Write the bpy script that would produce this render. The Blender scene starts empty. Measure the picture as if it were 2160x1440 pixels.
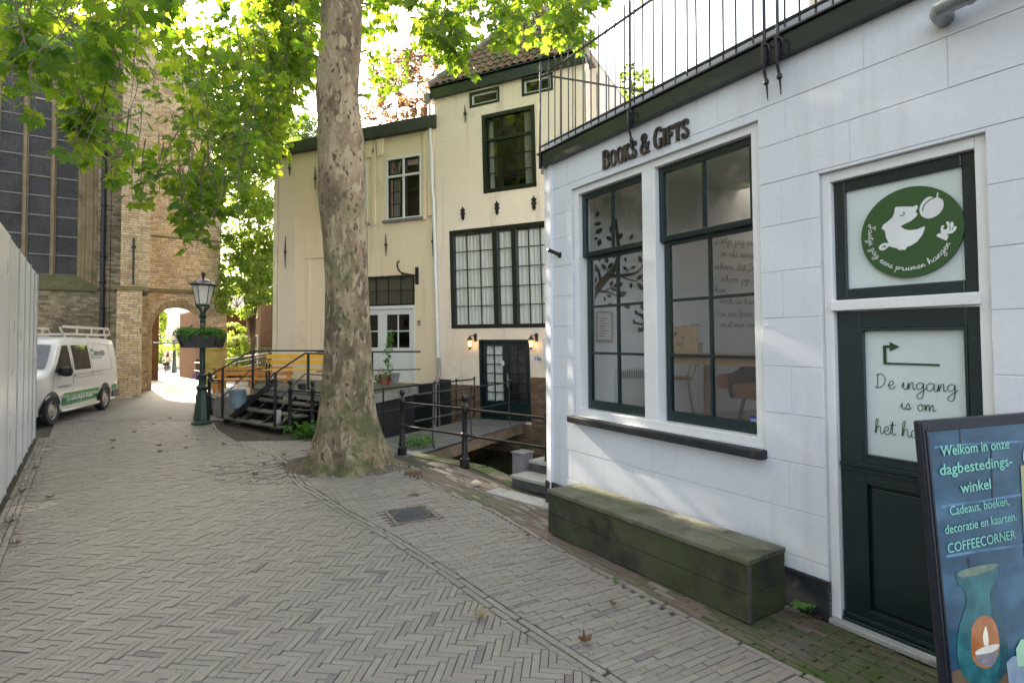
import bpy, bmesh, math, random
from mathutils import Vector, Matrix, noise
R = math.radians
rnd = random.Random(7)
sc = bpy.context.scene
col = sc.collection
# ------------------------------------------------------------------ camera
PITCH, FPX, CAMH = R(1.2), 1180.0, 1.87
cam = bpy.data.objects.new('camera', bpy.data.cameras.new('camera')); col.objects.link(cam)
cam.location = (0, 0, CAMH); cam.rotation_euler = (R(90) + PITCH, 0, 0)
cam.data.sensor_width = 36; cam.data.lens = FPX / 2160 * 36
cam.data.shift_y = -FPX * math.tan(PITCH) / 2160
cam.data.clip_start = .05; cam.data.clip_end = 1500
sc.camera = cam
# ------------------------------------------------------------------ light
SUN_AZ, SUN_EL = R(-37.5), R(25.5)
sc.view_settings.view_transform = 'Standard'; sc.view_settings.look = 'None'
sc.view_settings.gamma = 1; sc.view_settings.use_curve_mapping = False
sc.view_settings.exposure = 2.55
w = bpy.data.worlds.new('World'); sc.world = w; w.use_nodes = True
wn = w.node_tree; wn.nodes.clear()
sky = wn.nodes.new('ShaderNodeTexSky'); sky.sky_type = 'NISHITA'; sky.sun_disc = False
sky.sun_elevation = SUN_EL; sky.sun_rotation = SUN_AZ; sky.dust_density = 3.2; sky.air_density = 1.0; sky.ozone_density = .8; sky.altitude = 0
bg = wn.nodes.new('ShaderNodeBackground'); bg.inputs[1].default_value = .15
wo = wn.nodes.new('ShaderNodeOutputWorld')
hs_ = wn.nodes.new('ShaderNodeHueSaturation'); hs_.inputs['Saturation'].default_value = .62
wn.links.new(sky.outputs[0], hs_.inputs['Color']); wt_ = wn.nodes.new('ShaderNodeMix'); wt_.data_type = 'RGBA'; wt_.blend_type = 'MULTIPLY'; wt_.inputs[0].default_value = 1; wt_.inputs[7].default_value = (1.055, 1.0, .93, 1)
wn.links.new(hs_.outputs[0], wt_.inputs[6]); wn.links.new(wt_.outputs[2], bg.inputs[0]); wn.links.new(bg.outputs[0], wo.inputs[0])
sun = bpy.data.objects.new('sun', bpy.data.lights.new('sun', 'SUN')); col.objects.link(sun)
sun.data.energy = 5.0; sun.data.angle = R(.53); sun.data.color = (1, .86, .68)
SD = Vector((math.sin(SUN_AZ) * math.cos(SUN_EL), math.cos(SUN_AZ) * math.cos(SUN_EL), math.sin(SUN_EL)))
sun.rotation_euler = SD.to_track_quat('Z', 'Y').to_euler(); sun.location = SD * 60
sc.cycles.use_denoising = True
sc.cycles.max_bounces = 8; sc.cycles.transparent_max_bounces = 12; sc.cycles.caustics_reflective = False; sc.cycles.caustics_refractive = False
sc.cycles.sample_clamp_indirect = 6

# ------------------------------------------------------------------ helpers
_sp, _cp = math.sin(PITCH), math.cos(PITCH)
def ray(px, py):
    xc = (px - 1080) / FPX; yc = -(py - 720 + FPX * math.tan(PITCH)) / FPX
    return Vector((xc, _cp - yc * _sp, _sp + yc * _cp))
CAM = Vector((0, 0, CAMH))
def at(px, py, D):            # the point seen at (px, py) standing D metres away
    r = ray(px, py); return CAM + r * (D / r.y)
def onz(px, py, z=0.0):       # the point seen at (px, py) on the level z
    r = ray(px, py); return CAM + r * ((z - CAMH) / r.z)
class Frame:
    def __init__(s, O, U, flip=False, shear=0.0, lean=0.0):
        s.O = Vector(O); s.U = Vector((U[0], U[1], 0)).normalized()
        s.N = Vector((s.U.y, -s.U.x, 0)) * (-1 if flip else 1)
        s.W = Vector((0, 0, 1)) + s.U * shear + s.N * lean
    def p(s, u, d, h): return s.O + s.U * u + s.N * d + s.W * h
    def uh(s, px, py, d=0.0):
        r = ray(px, py); n = s.U.cross(s.W); q = s.O + s.N * d
        t = (q - CAM).dot(n) / r.dot(n); P = CAM + r * t - q
        h = P.z; P = P - s.W * h
        return P.dot(s.U), h
    def rc(s, tl, br, d=0.0):
        a = s.uh(*tl, d); b = s.uh(*br, d)
        return min(a[0], b[0]), max(a[0], b[0]), b[1], a[1]
IDF = Frame((0, 0, 0), (1, 0), flip=True)      # d = +y
_wm = {}
def wmat(o):
    if o is None: return Matrix()
    return _wm.get(o.name, Matrix())
def tag(o, label=None, cat=None, group=None, kind=None):
    if label: o['label'] = label
    if cat: o['category'] = cat
    if group: o['group'] = group
    if kind: o['kind'] = kind
    return o
def thing(name, label, cat, loc=(0, 0, 0), rz=0.0, group=None):
    o = bpy.data.objects.new(name, None); col.objects.link(o); o.empty_display_size = .1
    o.location = loc; o.rotation_euler = (0, 0, rz)
    _wm[o.name] = Matrix.Translation(Vector(loc)) @ Matrix.Rotation(rz, 4, 'Z')
    return tag(o, label, cat, group)
def copy_tree(o, loc=None, rz=None, label=None, parent=None):
    c = o.copy(); col.objects.link(c)
    if parent is not None: c.parent = parent
    if loc is not None: c.location = loc
    if rz is not None: c.rotation_euler = (0, 0, rz)
    if label: c['label'] = label
    for ch in list(o.children): copy_tree(ch, parent=c)
    return c
class MB:
    def __init__(s): s.v = []; s.f = []; s.t = []; s.m = []; s.ct = 0.0; s.cm = 0
    def add(s, vs, fs):
        b = len(s.v); s.v += [tuple(x) for x in vs]
        for f in fs: s.f.append([b + i for i in f]); s.t.append(s.ct); s.m.append(s.cm)
        return s
    def box(s, F, u0, u1, d0, d1, h0, h1):
        vs = [F.p(u, d, h) for h in (h0, h1) for d in (d0, d1) for u in (u0, u1)]
        fl = [(0, 1, 3, 2), (4, 6, 7, 5), (0, 4, 5, 1), (2, 3, 7, 6), (0, 2, 6, 4), (1, 5, 7, 3)]
        return s.add(vs, fl)
    def bx(s, x0, x1, y0, y1, z0, z1): return s.box(IDF, x0, x1, y0, y1, z0, z1)
    def bar(s, a, b, w, t, up=(0, 0, 1)):          # rectangular bar a->b, width w, thickness t along 'up'
        a, b = Vector(a), Vector(b); d = (b - a).normalized(); up = Vector(up)
        sd = d.cross(up).normalized() * (w / 2); u = sd.cross(d).normalized() * (t / 2)
        vs = [p + x * sd + y * u for p in (a, b) for x, y in ((-1, -1), (1, -1), (1, 1), (-1, 1))]
        return s.add(vs, [(0, 3, 2, 1), (4, 5, 6, 7), (0, 1, 5, 4), (1, 2, 6, 5), (2, 3, 7, 6), (3, 0, 4, 7)])
    def tube(s, pts, r, n=8, cap=True):
        pts = [Vector(p) for p in pts]; k = len(pts)
        rs = r if isinstance(r, (list, tuple)) else [r] * k
        vs = []; ref = None
        for i, p in enumerate(pts):
            d = (pts[min(i + 1, k - 1)] - pts[max(i - 1, 0)]).normalized()
            if ref is None: ref = Vector((0, 0, 1)) if abs(d.z) < .9 else Vector((1, 0, 0))
            a = d.cross(ref).normalized(); b = a.cross(d).normalized(); ref = b
            vs += [p + (a * math.cos(2 * math.pi * j / n) + b * math.sin(2 * math.pi * j / n)) * rs[i] for j in range(n)]
        fs = [(i * n + j, i * n + (j + 1) % n, (i + 1) * n + (j + 1) % n, (i + 1) * n + j) for i in range(k - 1) for j in range(n)]
        if cap: fs += [tuple(range(n))[::-1], tuple((k - 1) * n + j for j in range(n))]
        return s.add(vs, fs)
    def lathe(s, c, prof, n=16, sq=None):          # prof = [(r, z)...]
        c = Vector(c); vs = []
        for r, z in prof:
            for j in range(n):
                a = 2 * math.pi * (j + .5) / n; vs.append(c + Vector((r * math.cos(a), r * math.sin(a), z)))
        k = len(prof)
        fs = [(i * n + j, i * n + (j + 1) % n, (i + 1) * n + (j + 1) % n, (i + 1) * n + j) for i in range(k - 1) for j in range(n)]
        fs += [tuple(range(n))[::-1], tuple((k - 1) * n + j for j in range(n))]
        return s.add(vs, fs)
    def prism(s, poly, vec):                        # poly = list of 3D points, extruded by vec
        vec = Vector(vec); poly = [Vector(p) for p in poly]; n = len(poly)
        return s.add(poly + [p + vec for p in poly], [tuple(range(n))[::-1], tuple(range(n, 2 * n))] + [(i, (i + 1) % n, n + (i + 1) % n, n + i) for i in range(n)])
    def slab(s, F, uh, d0, d1):                     # outline in frame coordinates with real thickness
        return s.prism([F.p(u, d0, h) for u, h in uh], F.N * (d1 - d0))
    def cob(s, poly, z0, z1, ch=.003):              # paver: convex outline, chamfered top
        n = len(poly); c = Vector((sum(p[0] for p in poly) / n, sum(p[1] for p in poly) / n, 0))
        lo = [Vector((p[0], p[1], z0)) for p in poly]; mi = [Vector((p[0], p[1], z1 - ch)) for p in poly]; hi = []
        for p in poly:
            v = Vector((p[0], p[1], 0)) - c; l = v.length or 1
            hi.append(c + v * max(.3, (l - ch * 1.3) / l) + Vector((0, 0, z1)))
        fs = [tuple(range(2 * n, 3 * n))]
        for i in range(n):
            j = (i + 1) % n; fs += [(i, j, n + j, n + i), (n + i, n + j, 2 * n + j, 2 * n + i)]
        return s.add(lo + mi + hi, fs)
    def ribbon(s, F, pts, wd, d0, d1, wf=None):     # pen stroke lying on a frame
        P = [Vector((a, b)) for a, b in pts]; k = len(P); L = []; Rr = []
        for i in range(k):
            t = P[min(i + 1, k - 1)] - P[max(i - 1, 0)]
            if t.length < 1e-9: t = Vector((1, 0))
            t.normalize(); nn = Vector((-t.y, t.x)); ww = (wf(t) if wf else wd) / 2
            L.append(P[i] + nn * ww); Rr.append(P[i] - nn * ww)
        vs = [F.p(q.x, d1, q.y) for q in L] + [F.p(q.x, d1, q.y) for q in Rr]
        fs = [(i, i + 1, k + i + 1, k + i) for i in range(k - 1)]
        if d1 - d0 > .002:
            vs += [F.p(q.x, d0, q.y) for q in L] + [F.p(q.x, d0, q.y) for q in Rr]
            fs += [(i, 2 * k + i, 2 * k + i + 1, i + 1) for i in range(k - 1)] + [(k + i, k + i + 1, 3 * k + i + 1, 3 * k + i) for i in range(k - 1)]
            fs += [(0, k, 3 * k, 2 * k), (k - 1, 3 * k - 1, 4 * k - 1, 2 * k - 1)]
        return s.add(vs, fs)
    def build(s, name, m, parent=None, smooth=None, bev=0, recalc=True, local=False):
        me = bpy.data.meshes.new(name)
        vs = s.v
        if parent is not None and not local:
            M = wmat(parent).inverted(); vs = [M @ Vector(v) for v in s.v]
        me.from_pydata([tuple(v) for v in vs], [], s.f)
        for mm in (m if isinstance(m, (list, tuple)) else [m]): me.materials.append(mm)
        if any(s.m): me.polygons.foreach_set('material_index', s.m)
        if any(s.t):
            at_ = me.attributes.new('tint', 'FLOAT', 'FACE'); at_.data.foreach_set('value', s.t)
        if recalc and len(s.f) < 60000:
            b = bmesh.new(); b.from_mesh(me); bmesh.ops.recalc_face_normals(b, faces=b.faces); b.to_mesh(me); b.free()
        if smooth is not None:
            me.polygons.foreach_set('use_smooth', [True] * len(me.polygons)); me.set_sharp_from_angle(angle=R(smooth))
        me.update()
        o = bpy.data.objects.new(name, me); col.objects.link(o)
        if parent is not None: o.parent = parent; _wm[o.name] = wmat(parent)
        if bev:
            md = o.modifiers.new('bevel', 'BEVEL'); md.width = bev; md.segments = 2; md.limit_method = 'ANGLE'; md.angle_limit = R(50); md.harden_normals = False
        return o
def inst(mesh, name, parent, M):
    o = bpy.data.objects.new(name, mesh); col.objects.link(o); o.parent = parent
    o.matrix_local = wmat(parent).inverted() @ M; return o
def textmesh(mb, F, txt, u, h, size, d, thick=.0, align='CENTER', shear=0, bold=0.0, xs=1.0):
    cu = bpy.data.curves.new('t', 'FONT'); cu.body = txt; cu.size = size; cu.align_x = align; cu.shear = shear; cu.offset = bold; cu.resolution_u = 3
    cu.extrude = thick / 2
    o = bpy.data.objects.new('t', cu); me = bpy.data.meshes.new_from_object(o)
    sgn = 1 if F.U.cross(F.W).dot(F.N) > 0 else 1
    vs = [F.p(u + v.co.x * xs, d + thick / 2 + v.co.z, h + v.co.y) for v in me.vertices]
    mb.add(vs, [tuple(p.vertices) for p in me.polygons])
    bpy.data.objects.remove(o); bpy.data.curves.remove(cu); bpy.data.meshes.remove(me)
def lerp(a, b, t): return a + (b - a) * t
def spline(pts, n=5):
    P = [Vector(p) for p in pts]
    if len(P) < 3: return [tuple(p) for p in P]
    Q = [P[0]] + P + [P[-1]]; out = []
    for i in range(1, len(Q) - 2):
        a, b, c, d = Q[i - 1], Q[i], Q[i + 1], Q[i + 2]
        for k in range(n):
            t = k / n
            out.append(tuple(.5 * ((2 * b) + (c - a) * t + (2 * a - 5 * b + 4 * c - d) * t * t + (3 * b - a - 3 * c + d) * t ** 3)))
    out.append(tuple(P[-1])); return out
# ------------------------------------------------------------------ materials
def _nt(name):
    m = bpy.data.materials.new(name); m.use_nodes = True; return m, m.node_tree, m.node_tree.nodes['Principled BSDF']
def N(nt, t, **k):
    n = nt.nodes.new(t)
    for a, b in k.items(): setattr(n, a, b)
    return n
def noise_n(nt, scale, detail=5, vec=None, rough=.55, stretch=None):
    g = N(nt, 'ShaderNodeNewGeometry'); n = N(nt, 'ShaderNodeTexNoise'); n.inputs['Scale'].default_value = scale
    n.inputs['Detail'].default_value = detail; n.inputs['Roughness'].default_value = rough
    src = vec or g.outputs['Position']
    if stretch:
        mp = N(nt, 'ShaderNodeMapping'); mp.inputs['Scale'].default_value = stretch[:3]
        if len(stretch) > 3: mp.inputs['Rotation'].default_value = (0, 0, stretch[3])
        nt.links.new(src, mp.inputs[0]); src = mp.outputs[0]
    nt.links.new(src, n.inputs['Vector']); return n
def ramp(nt, src, stops, interp='LINEAR'):
    r = N(nt, 'ShaderNodeValToRGB'); r.color_ramp.interpolation = interp
    e = r.color_ramp.elements
    while len(e) < len(stops): e.new(.5)
    for el, (p, c) in zip(e, stops):
        el.position = p; el.color = (c, c, c, 1) if isinstance(c, (int, float)) else (*c[:3], 1)
    nt.links.new(src, r.inputs[0]); return r
def mixc(nt, f, a, b, mode='MIX'):
    m = N(nt, 'ShaderNodeMix', data_type='RGBA', blend_type=mode)
    for i, x in ((0, f), (6, a), (7, b)):
        if isinstance(x, (int, float)): m.inputs[i].default_value = x
        elif isinstance(x, tuple): m.inputs[i].default_value = (*x[:3], 1)
        else: nt.links.new(x, m.inputs[i])
    return m.outputs[2]
def mat(name, c, c2=None, ns=3.0, rough=.6, r2=None, bump=0.0, bs=60.0, metal=0.0, spec=.5, stretch=None, tints=None, moss=None, dirt=None, lo=.35, hi=.65, coat=0, fine=.12, bdist=.004, streak=None):
    m, nt, p = _nt(name)
    n1 = noise_n(nt, ns, 6, stretch=stretch); r1 = ramp(nt, n1.outputs[0], [(lo, c), (hi, c2 or tuple(x * .82 for x in c))])
    cur = r1.outputs[0]
    if tints:
        a = N(nt, 'ShaderNodeAttribute', attribute_name='tint'); oi = N(nt, 'ShaderNodeObjectInfo')
        ad = N(nt, 'ShaderNodeMath', operation='ADD'); fr = N(nt, 'ShaderNodeMath', operation='FRACT')
        nt.links.new(a.outputs['Fac'], ad.inputs[0]); nt.links.new(oi.outputs['Random'], ad.inputs[1]); nt.links.new(ad.outputs[0], fr.inputs[0])
        k = len(tints); tr = ramp(nt, fr.outputs[0], [(i / k, t) for i, t in enumerate(tints)], 'CONSTANT' if k > 3 else 'LINEAR')
        cur = mixc(nt, .75, cur, tr.outputs[0])
    if fine:
        nf = noise_n(nt, bs * 1.5, 4); rf = ramp(nt, nf.outputs[0], [(.3, 1 - fine), (.7, 1 + fine)])
        cur = mixc(nt, 1.0, cur, rf.outputs[0], 'MULTIPLY')
    if dirt:           # (colour, scale, low, high)
        nd = noise_n(nt, dirt[1], 7, rough=.65); rd = ramp(nt, nd.outputs[0], [(dirt[2], 0.), (dirt[3], 1.)])
        cur = mixc(nt, rd.outputs[0], cur, dirt[0])
    if streak:
        ns_ = noise_n(nt, 1., 6, rough=.6, stretch=(streak[1], streak[1], streak[1] * .07)); rs_ = ramp(nt, ns_.outputs[0], [(streak[2], 0.), (streak[3], 1.)])
        cur = mixc(nt, rs_.outputs[0], cur, streak[0])
    if moss:           # (colour, scale, low, high, zmax or None)
        nm = noise_n(nt, moss[1], 8, rough=.7); rm = ramp(nt, nm.outputs[0], [(moss[2], 0.), (moss[3], 1.)])
        cur = mixc(nt, rm.outputs[0], cur, moss[0])
    nt.links.new(cur, p.inputs['Base Color'])
    p.inputs['Roughness'].default_value = rough; p.inputs['Metallic'].default_value = metal
    p.inputs['Specular IOR Level'].default_value = spec; p.inputs['Coat Weight'].default_value = coat
    if r2 is not None:
        rr = ramp(nt, n1.outputs[0], [(.3, rough), (.7, r2)]); nt.links.new(rr.outputs[0], p.inputs['Roughness'])
    if bump:
        nb = noise_n(nt, bs, 6, stretch=stretch); b = N(nt, 'ShaderNodeBump'); b.inputs['Strength'].default_value = bump; b.inputs['Distance'].default_value = bdist
        nt.links.new(nb.outputs[0], b.inputs['Height']); nt.links.new(b.outputs[0], p.inputs['Normal'])
    return m
def leafmat(name, cols, trans, tw=.5, rough=.45):
    m, nt, p = _nt(name)
    a = N(nt, 'ShaderNodeAttribute', attribute_name='tint'); oi = N(nt, 'ShaderNodeObjectInfo')
    ad = N(nt, 'ShaderNodeMath', operation='ADD'); fr = N(nt, 'ShaderNodeMath', operation='FRACT')
    nt.links.new(a.outputs['Fac'], ad.inputs[0]); nt.links.new(oi.outputs['Random'], ad.inputs[1]); nt.links.new(ad.outputs[0], fr.inputs[0])
    k = len(cols); r1 = ramp(nt, fr.outputs[0], [(i / max(1, k - 1), c) for i, c in enumerate(cols)])
    r2 = ramp(nt, fr.outputs[0], [(i / max(1, len(trans) - 1), c) for i, c in enumerate(trans)])
    n1 = noise_n(nt, 14, 3); v = ramp(nt, n1.outputs[0], [(.3, .8), (.7, 1.15)])
    c1 = mixc(nt, 1., r1.outputs[0], v.outputs[0], 'MULTIPLY')
    nt.links.new(c1, p.inputs['Base Color']); p.inputs['Roughness'].default_value = rough; p.inputs['Specular IOR Level'].default_value = .4
    tl = N(nt, 'ShaderNodeBsdfTranslucent'); nt.links.new(r2.outputs[0], tl.inputs[0])
    mx = N(nt, 'ShaderNodeMixShader'); mx.inputs[0].default_value = tw
    nt.links.new(p.outputs[0], mx.inputs[1]); nt.links.new(tl.outputs[0], mx.inputs[2])
    nt.links.new(mx.outputs[0], nt.nodes['Material Output'].inputs[0]); return m
def glass(name, tintc=(.92, .95, .95), refl=1.5, rough=.02, wob=.0):
    m = bpy.data.materials.new(name); m.use_nodes = True; nt = m.node_tree; nt.nodes.clear()
    o = N(nt, 'ShaderNodeOutputMaterial'); t = N(nt, 'ShaderNodeBsdfTransparent'); g = N(nt, 'ShaderNodeBsdfGlossy')
    t.inputs[0].default_value = (*tintc, 1); g.inputs['Roughness'].default_value = rough
    lwt = N(nt, 'ShaderNodeLayerWeight'); pw_ = N(nt, 'ShaderNodeMath', operation='POWER'); nt.links.new(lwt.outputs['Facing'], pw_.inputs[0]); pw_.inputs[1].default_value = 5
    f = N(nt, 'ShaderNodeMath', operation='MULTIPLY_ADD'); nt.links.new(pw_.outputs[0], f.inputs[0]); r0 = ((refl - 1) / (refl + 1)) ** 2; f.inputs[1].default_value = 1 - r0; f.inputs[2].default_value = r0; mx = N(nt, 'ShaderNodeMixShader')
    if wob:
        nb = noise_n(nt, 3.5, 2); b = N(nt, 'ShaderNodeBump'); b.inputs['Strength'].default_value = wob; b.inputs['Distance'].default_value = .01
        nt.links.new(nb.outputs[0], b.inputs['Height']); nt.links.new(b.outputs[0], g.inputs['Normal'])
    nt.links.new(f.outputs[0], mx.inputs[0]); nt.links.new(t.outputs[0], mx.inputs[1]); nt.links.new(g.outputs[0], mx.inputs[2]); nt.links.new(mx.outputs[0], o.inputs[0])
    return m
def emis(name, c, s):
    m, nt, p = _nt(name); p.inputs['Base Color'].default_value = (*c, 1); p.inputs['Emission Color'].default_value = (*c, 1); p.inputs['Emission Strength'].default_value = s; return m
M = {}
M['render_white'] = mat('whitewashed_render', (.68, .71, .77), (.64, .668, .725), 1.6, .7, bump=.16, bs=26, dirt=((.47, .47, .46), 1.1, .64, .95), bdist=.006, fine=.035, streak=((.50, .49, .47), 5, .56, .95))
M['mortar_w'] = mat('white_joint', (.60, .61, .64), rough=.9)
M['wood_white'] = mat('white_gloss_paint', (.77, .78, .79), (.73, .74, .75), 4, .35, bump=.08, bs=30, fine=.03)
M['green_dk'] = mat('dark_green_paint', (.004, .015, .018), (.006, .02, .023), 5, .27, bump=.12, bs=40, fine=.1, coat=.2)
M['plinth'] = mat('bitumen_plinth', (.010, .012, .018), (.016, .019, .024), 6, .6, bump=.3, bs=50, dirt=((.10, .09, .07), 9, .60, .75))
M['black_iron'] = mat('black_iron', (.007, .007, .008), (.012, .012, .013), 12, .35, bump=.25, bs=90, fine=.1)
M['blue_iron'] = mat('black_blue_iron', (.006, .008, .014), (.01, .012, .018), 12, .35, bump=.2, bs=90)
M['cream'] = mat('cream_render', (.89, .735, .545), (.84, .69, .51), .7, .85, bump=.35, bs=14, fine=.04, bdist=.014, streak=((.52, .44, .32), 4, .55, .9), dirt=((.50, .44, .30), .9, .62, .85))
M['cream_pale'] = mat('pale_cream_render', (.86, .745, .61), (.81, .70, .575), .8, .85, bump=.3, bs=22, fine=.04, bdist=.01)
M['cream_white'] = mat('warm_white_render', (.92, .795, .67), (.88, .76, .635), .6, .85, bump=.35, bs=13, fine=.04, bdist=.016, streak=((.55, .48, .37), 4, .55, .9), dirt=((.52, .46, .34), 1.1, .62, .82))
M['frame_blk'] = mat('black_green_frame', (.005, .009, .007), (.008, .012, .01), 6, .3, fine=.05)
M['anthracite'] = mat('anthracite_wall', (.014, .016, .02), (.022, .024, .027), 2, .7, bump=.3, bs=20)
M['curtain'] = mat('white_curtain', (.86, .86, .84), (.82, .82, .81), 9, .9, fine=.02)
M['glass'] = glass('window_glass', (.98, .99, .985), 1.62, .0, .35)
M['glass_old'] = glass('old_window_glass', (.74, .75, .74), 1.5, .02, .5)
M['frost'] = mat('frosted_glass', (.62, .70, .70), (.58, .66, .66), 3, .32, fine=.01, dirt=((.5, .55, .55), 2.5, .6, .9), coat=.3)
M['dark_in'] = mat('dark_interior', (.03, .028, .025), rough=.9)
M['stone_grey'] = mat('blue_stone', (.30, .30, .29), (.36, .355, .34), 5, .75, bump=.3, bs=60, dirt=((.14, .14, .12), 6, .55, .75))
M['stone_dark'] = mat('dark_stone', (.05, .05, .052), (.09, .088, .085), 8, .8, bump=.4, bs=50)
M['bark'] = None
# ------------------------------------------------------------------ frames of the place
S = Frame((.405, 6.543, 0), (.529, -.849), shear=-.013)          # shop front, u grows towards the camera
T = Frame((-1.866, 14.69, 0), (.889, -.458), shear=-.030)        # tall house front
CK = Frame((-6.54, 16.82, 0), (.912, -.409), shear=-.008)        # cream house front
K = Frame((-13.9, 21.4, 0), (.829, .559))                        # church arch wall
PR = Frame((-12.5, 18.86, 0), (.829, .559))                      # church pier front, u = 0 at its right corner
HO = Frame((-8.86, 10.4, 0), (-.606, .795))                      # hoarding, u = 0 at its far end
BR = Frame((-2.47, 10.8, 0), (.899, -.438))                      # bridge across direction; -d goes to the door
def hump(x, y):
    return .06 * math.exp(-(((x + 3.5) / .9) ** 2 + ((y - 8.7) / .7) ** 2)) + .035 * math.exp(-(((x + 2.1) / .8) ** 2 + ((y - 7.0) / .5) ** 2)) + .008 * noise.noise(Vector((x * .6, y * .6, 3))) - .005
# ------------------------------------------------------------------ ground, canal
M['sand'] = mat('joint_soil', (.045, .040, .032), (.075, .062, .048), 6, .95, bump=.6, bs=80, moss=((.035, .050, .018), 2.2, .50, .75))
def pavefar():
    m, nt, p = _nt('far_clinker_paving')
    g = N(nt, 'ShaderNodeNewGeometry'); mp = N(nt, 'ShaderNodeMapping'); mp.inputs['Rotation'].default_value = (0, 0, .115); mp.inputs['Scale'].default_value = (1, 1, 1)
    nt.links.new(g.outputs['Position'], mp.inputs[0])
    b = N(nt, 'ShaderNodeTexBrick'); b.inputs['Scale'].default_value = 1; b.inputs['Brick Width'].default_value = .21; b.inputs['Row Height'].default_value = .055
    b.inputs['Mortar Size'].default_value = .004; b.inputs['Color1'].default_value = (.185, .167, .138, 1); b.inputs['Color2'].default_value = (.225, .203, .168, 1); b.inputs['Mortar'].default_value = (.12, .11, .085, 1)
    nt.links.new(mp.outputs[0], b.inputs['Vector'])
    n1 = noise_n(nt, .8, 6); r1 = ramp(nt, n1.outputs[0], [(.3, .85), (.7, 1.12)])
    c = mixc(nt, 1., b.outputs[0], r1.outputs[0], 'MULTIPLY'); nt.links.new(c, p.inputs['Base Color']); p.inputs['Roughness'].default_value = .75
    bp = N(nt, 'ShaderNodeBump'); bp.inputs['Strength'].default_value = .5; bp.inputs['Distance'].default_value = .01
    nt.links.new(b.outputs['Fac'], bp.inputs['Height']); bp.invert = True; nt.links.new(bp.outputs[0], p.inputs['Normal']); return m
M['pavefar'] = pavefar()
EDGE = [(1.6, 6.35), (.05, 7.22), (-.55, 8.32), (-1.75, 9.35), (-2.9, 10.25), (-4.55, 11.55), (-6.55, 13.3), (-8.2, 16.2), (-9.9, 20.5), (-11.2, 24)]
def zslope(y): return 0 if y < 24 else (-.75 * (y - 24) / 22 if y < 46 else -.75)
g = MB()
near = [(x, y, -.021) for x, y in EDGE]
g.add([(60, -40, -.021), (60, 6.35, -.021)] + near + [(-60, 24, -.021), (-60, -40, -.021)], [tuple(range(len(near) + 4))])
ground = g.build('ground', M['sand']); tag(ground, 'brown soil under the paving bricks of the lane', None, kind='structure')
# lane surface beyond the reach of single bricks: falls gently away through the arch
g = MB()
ys = [13.3, 14, 15, 18, 21, 24, 30, 38, 46, 80, 160, 400]
def lane_r(y):
    e = [(a, b) for a, b in EDGE] + [(-15.5, 34), (-20, 46), (-30, 80), (-60, 160), (-150, 400)]
    for (x0, y0), (x1, y1) in zip(e, e[1:]):
        if y0 <= y <= y1: return lerp(x0, x1, (y - y0) / (y1 - y0))
    return 1.6
vs = []
for y in ys: vs += [(-1.4 * y - 20, y, zslope(y)), (lane_r(y) - .04, y, zslope(y))]
g.add(vs, [(2 * i, 2 * i + 1, 2 * i + 3, 2 * i + 2) for i in range(len(ys) - 1)])
street = g.build('street', M['pavefar']); tag(street, 'sunlit clinker lane running away through the church arch', kind='structure')
# far bank
g = MB(); fb = [(9, 9.3), (1.9, 12.9), (-1.9, 14.75), (-6.54, 16.86), (-7.4, 17.4), (-9.0, 24), (-12, 34), (-17, 46), (-26, 80), (-120, 400), (300, 400), (60, 9)]
g.add([(x, y, .12 if y < 30 else -.4) for x, y in fb], [tuple(range(len(fb)))])
fbank = g.build('far_bank', M['sand']); tag(fbank, kind='structure')
M['water'] = mat('canal_water', (.012, .016, .008), (.02, .026, .01), 1.5, .06, bump=.15, bs=4, fine=0, bdist=.03)
g = MB(); g.add([(30, 4, -.82), (30, 14, -.82), (-6, 20, -.82), (-12, 40, -.95), (-40, 100, -1.2), (-60, 100, -1.2), (-20, 40, -.95), (-12, 20, -.82), (-3, 8, -.82), (2, 5, -.82)], [tuple(range(10))])
water = g.build('canal_water', M['water']); tag(water, 'dark still water of the narrow canal', kind='structure')
M['quay'] = mat('mossy_quay_brick', (.13, .10, .07), (.20, .15, .10), 6, .85, bump=.6, bs=30, moss=((.05, .09, .015), 2.5, .38, .55))
g = MB()
for (x0, y0), (x1, y1) in zip(EDGE, EDGE[1:]):
    a = Vector((x0, y0, 0)); b = Vector((x1, y1, 0)); d = (b - a).normalized(); n = Vector((-d.y, d.x, 0))
    if n.y > 0 or True: n = Vector((d.y, -d.x, 0))
    for k in range(5):
        off = .006 * (k % 2)
        q = [a - n * off, b - n * off, b + n * .25, a + n * .25]
        g.prism([p + Vector((0, 0, -.95 + k * .19)) for p in q], (0, 0, .182))
quay = tag(g.build('quay_wall', M['quay']), 'mossy brick quay wall dropping into the canal below the railing', 'quay wall')
M['sunstone'] = mat('quay_capstone', (.42, .36, .27), (.34, .29, .22), 7, .8, bump=.4, bs=40, moss=((.08, .10, .03), 3, .5, .7))
# ------------------------------------------------------------------ pavement bricks
CL = [(lerp(a, .24, .3) * .94, lerp(b, .217, .3) * .925, lerp(c, .185, .3) * .96) for a, b, c in [(.235, .212, .178), (.27, .245, .205), (.21, .192, .165), (.29, .262, .22), (.25, .22, .19), (.225, .205, .18), (.255, .232, .20), (.22, .192, .175), (.265, .24, .21), (.24, .212, .19), (.285, .26, .222), (.215, .20, .172)]]
def pavemat(name, tints, moss=None, rough=.62):
    return mat(name, (.235, .212, .174), (.19, .17, .14), 1.1, rough, bump=.5, bs=70, tints=tints, moss=moss, fine=.16, dirt=((.085, .078, .066), 2.6, .60, .90), bdist=.003)
M['clinker'] = pavemat('grey_brown_clinker', CL, moss=((.10, .12, .06), 1.3, .66, .95))
M['clinker_purple'] = mat('purple_clinker', (.155, .125, .128), (.175, .145, .145), 20, .7, bump=.4, bs=70)
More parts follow.
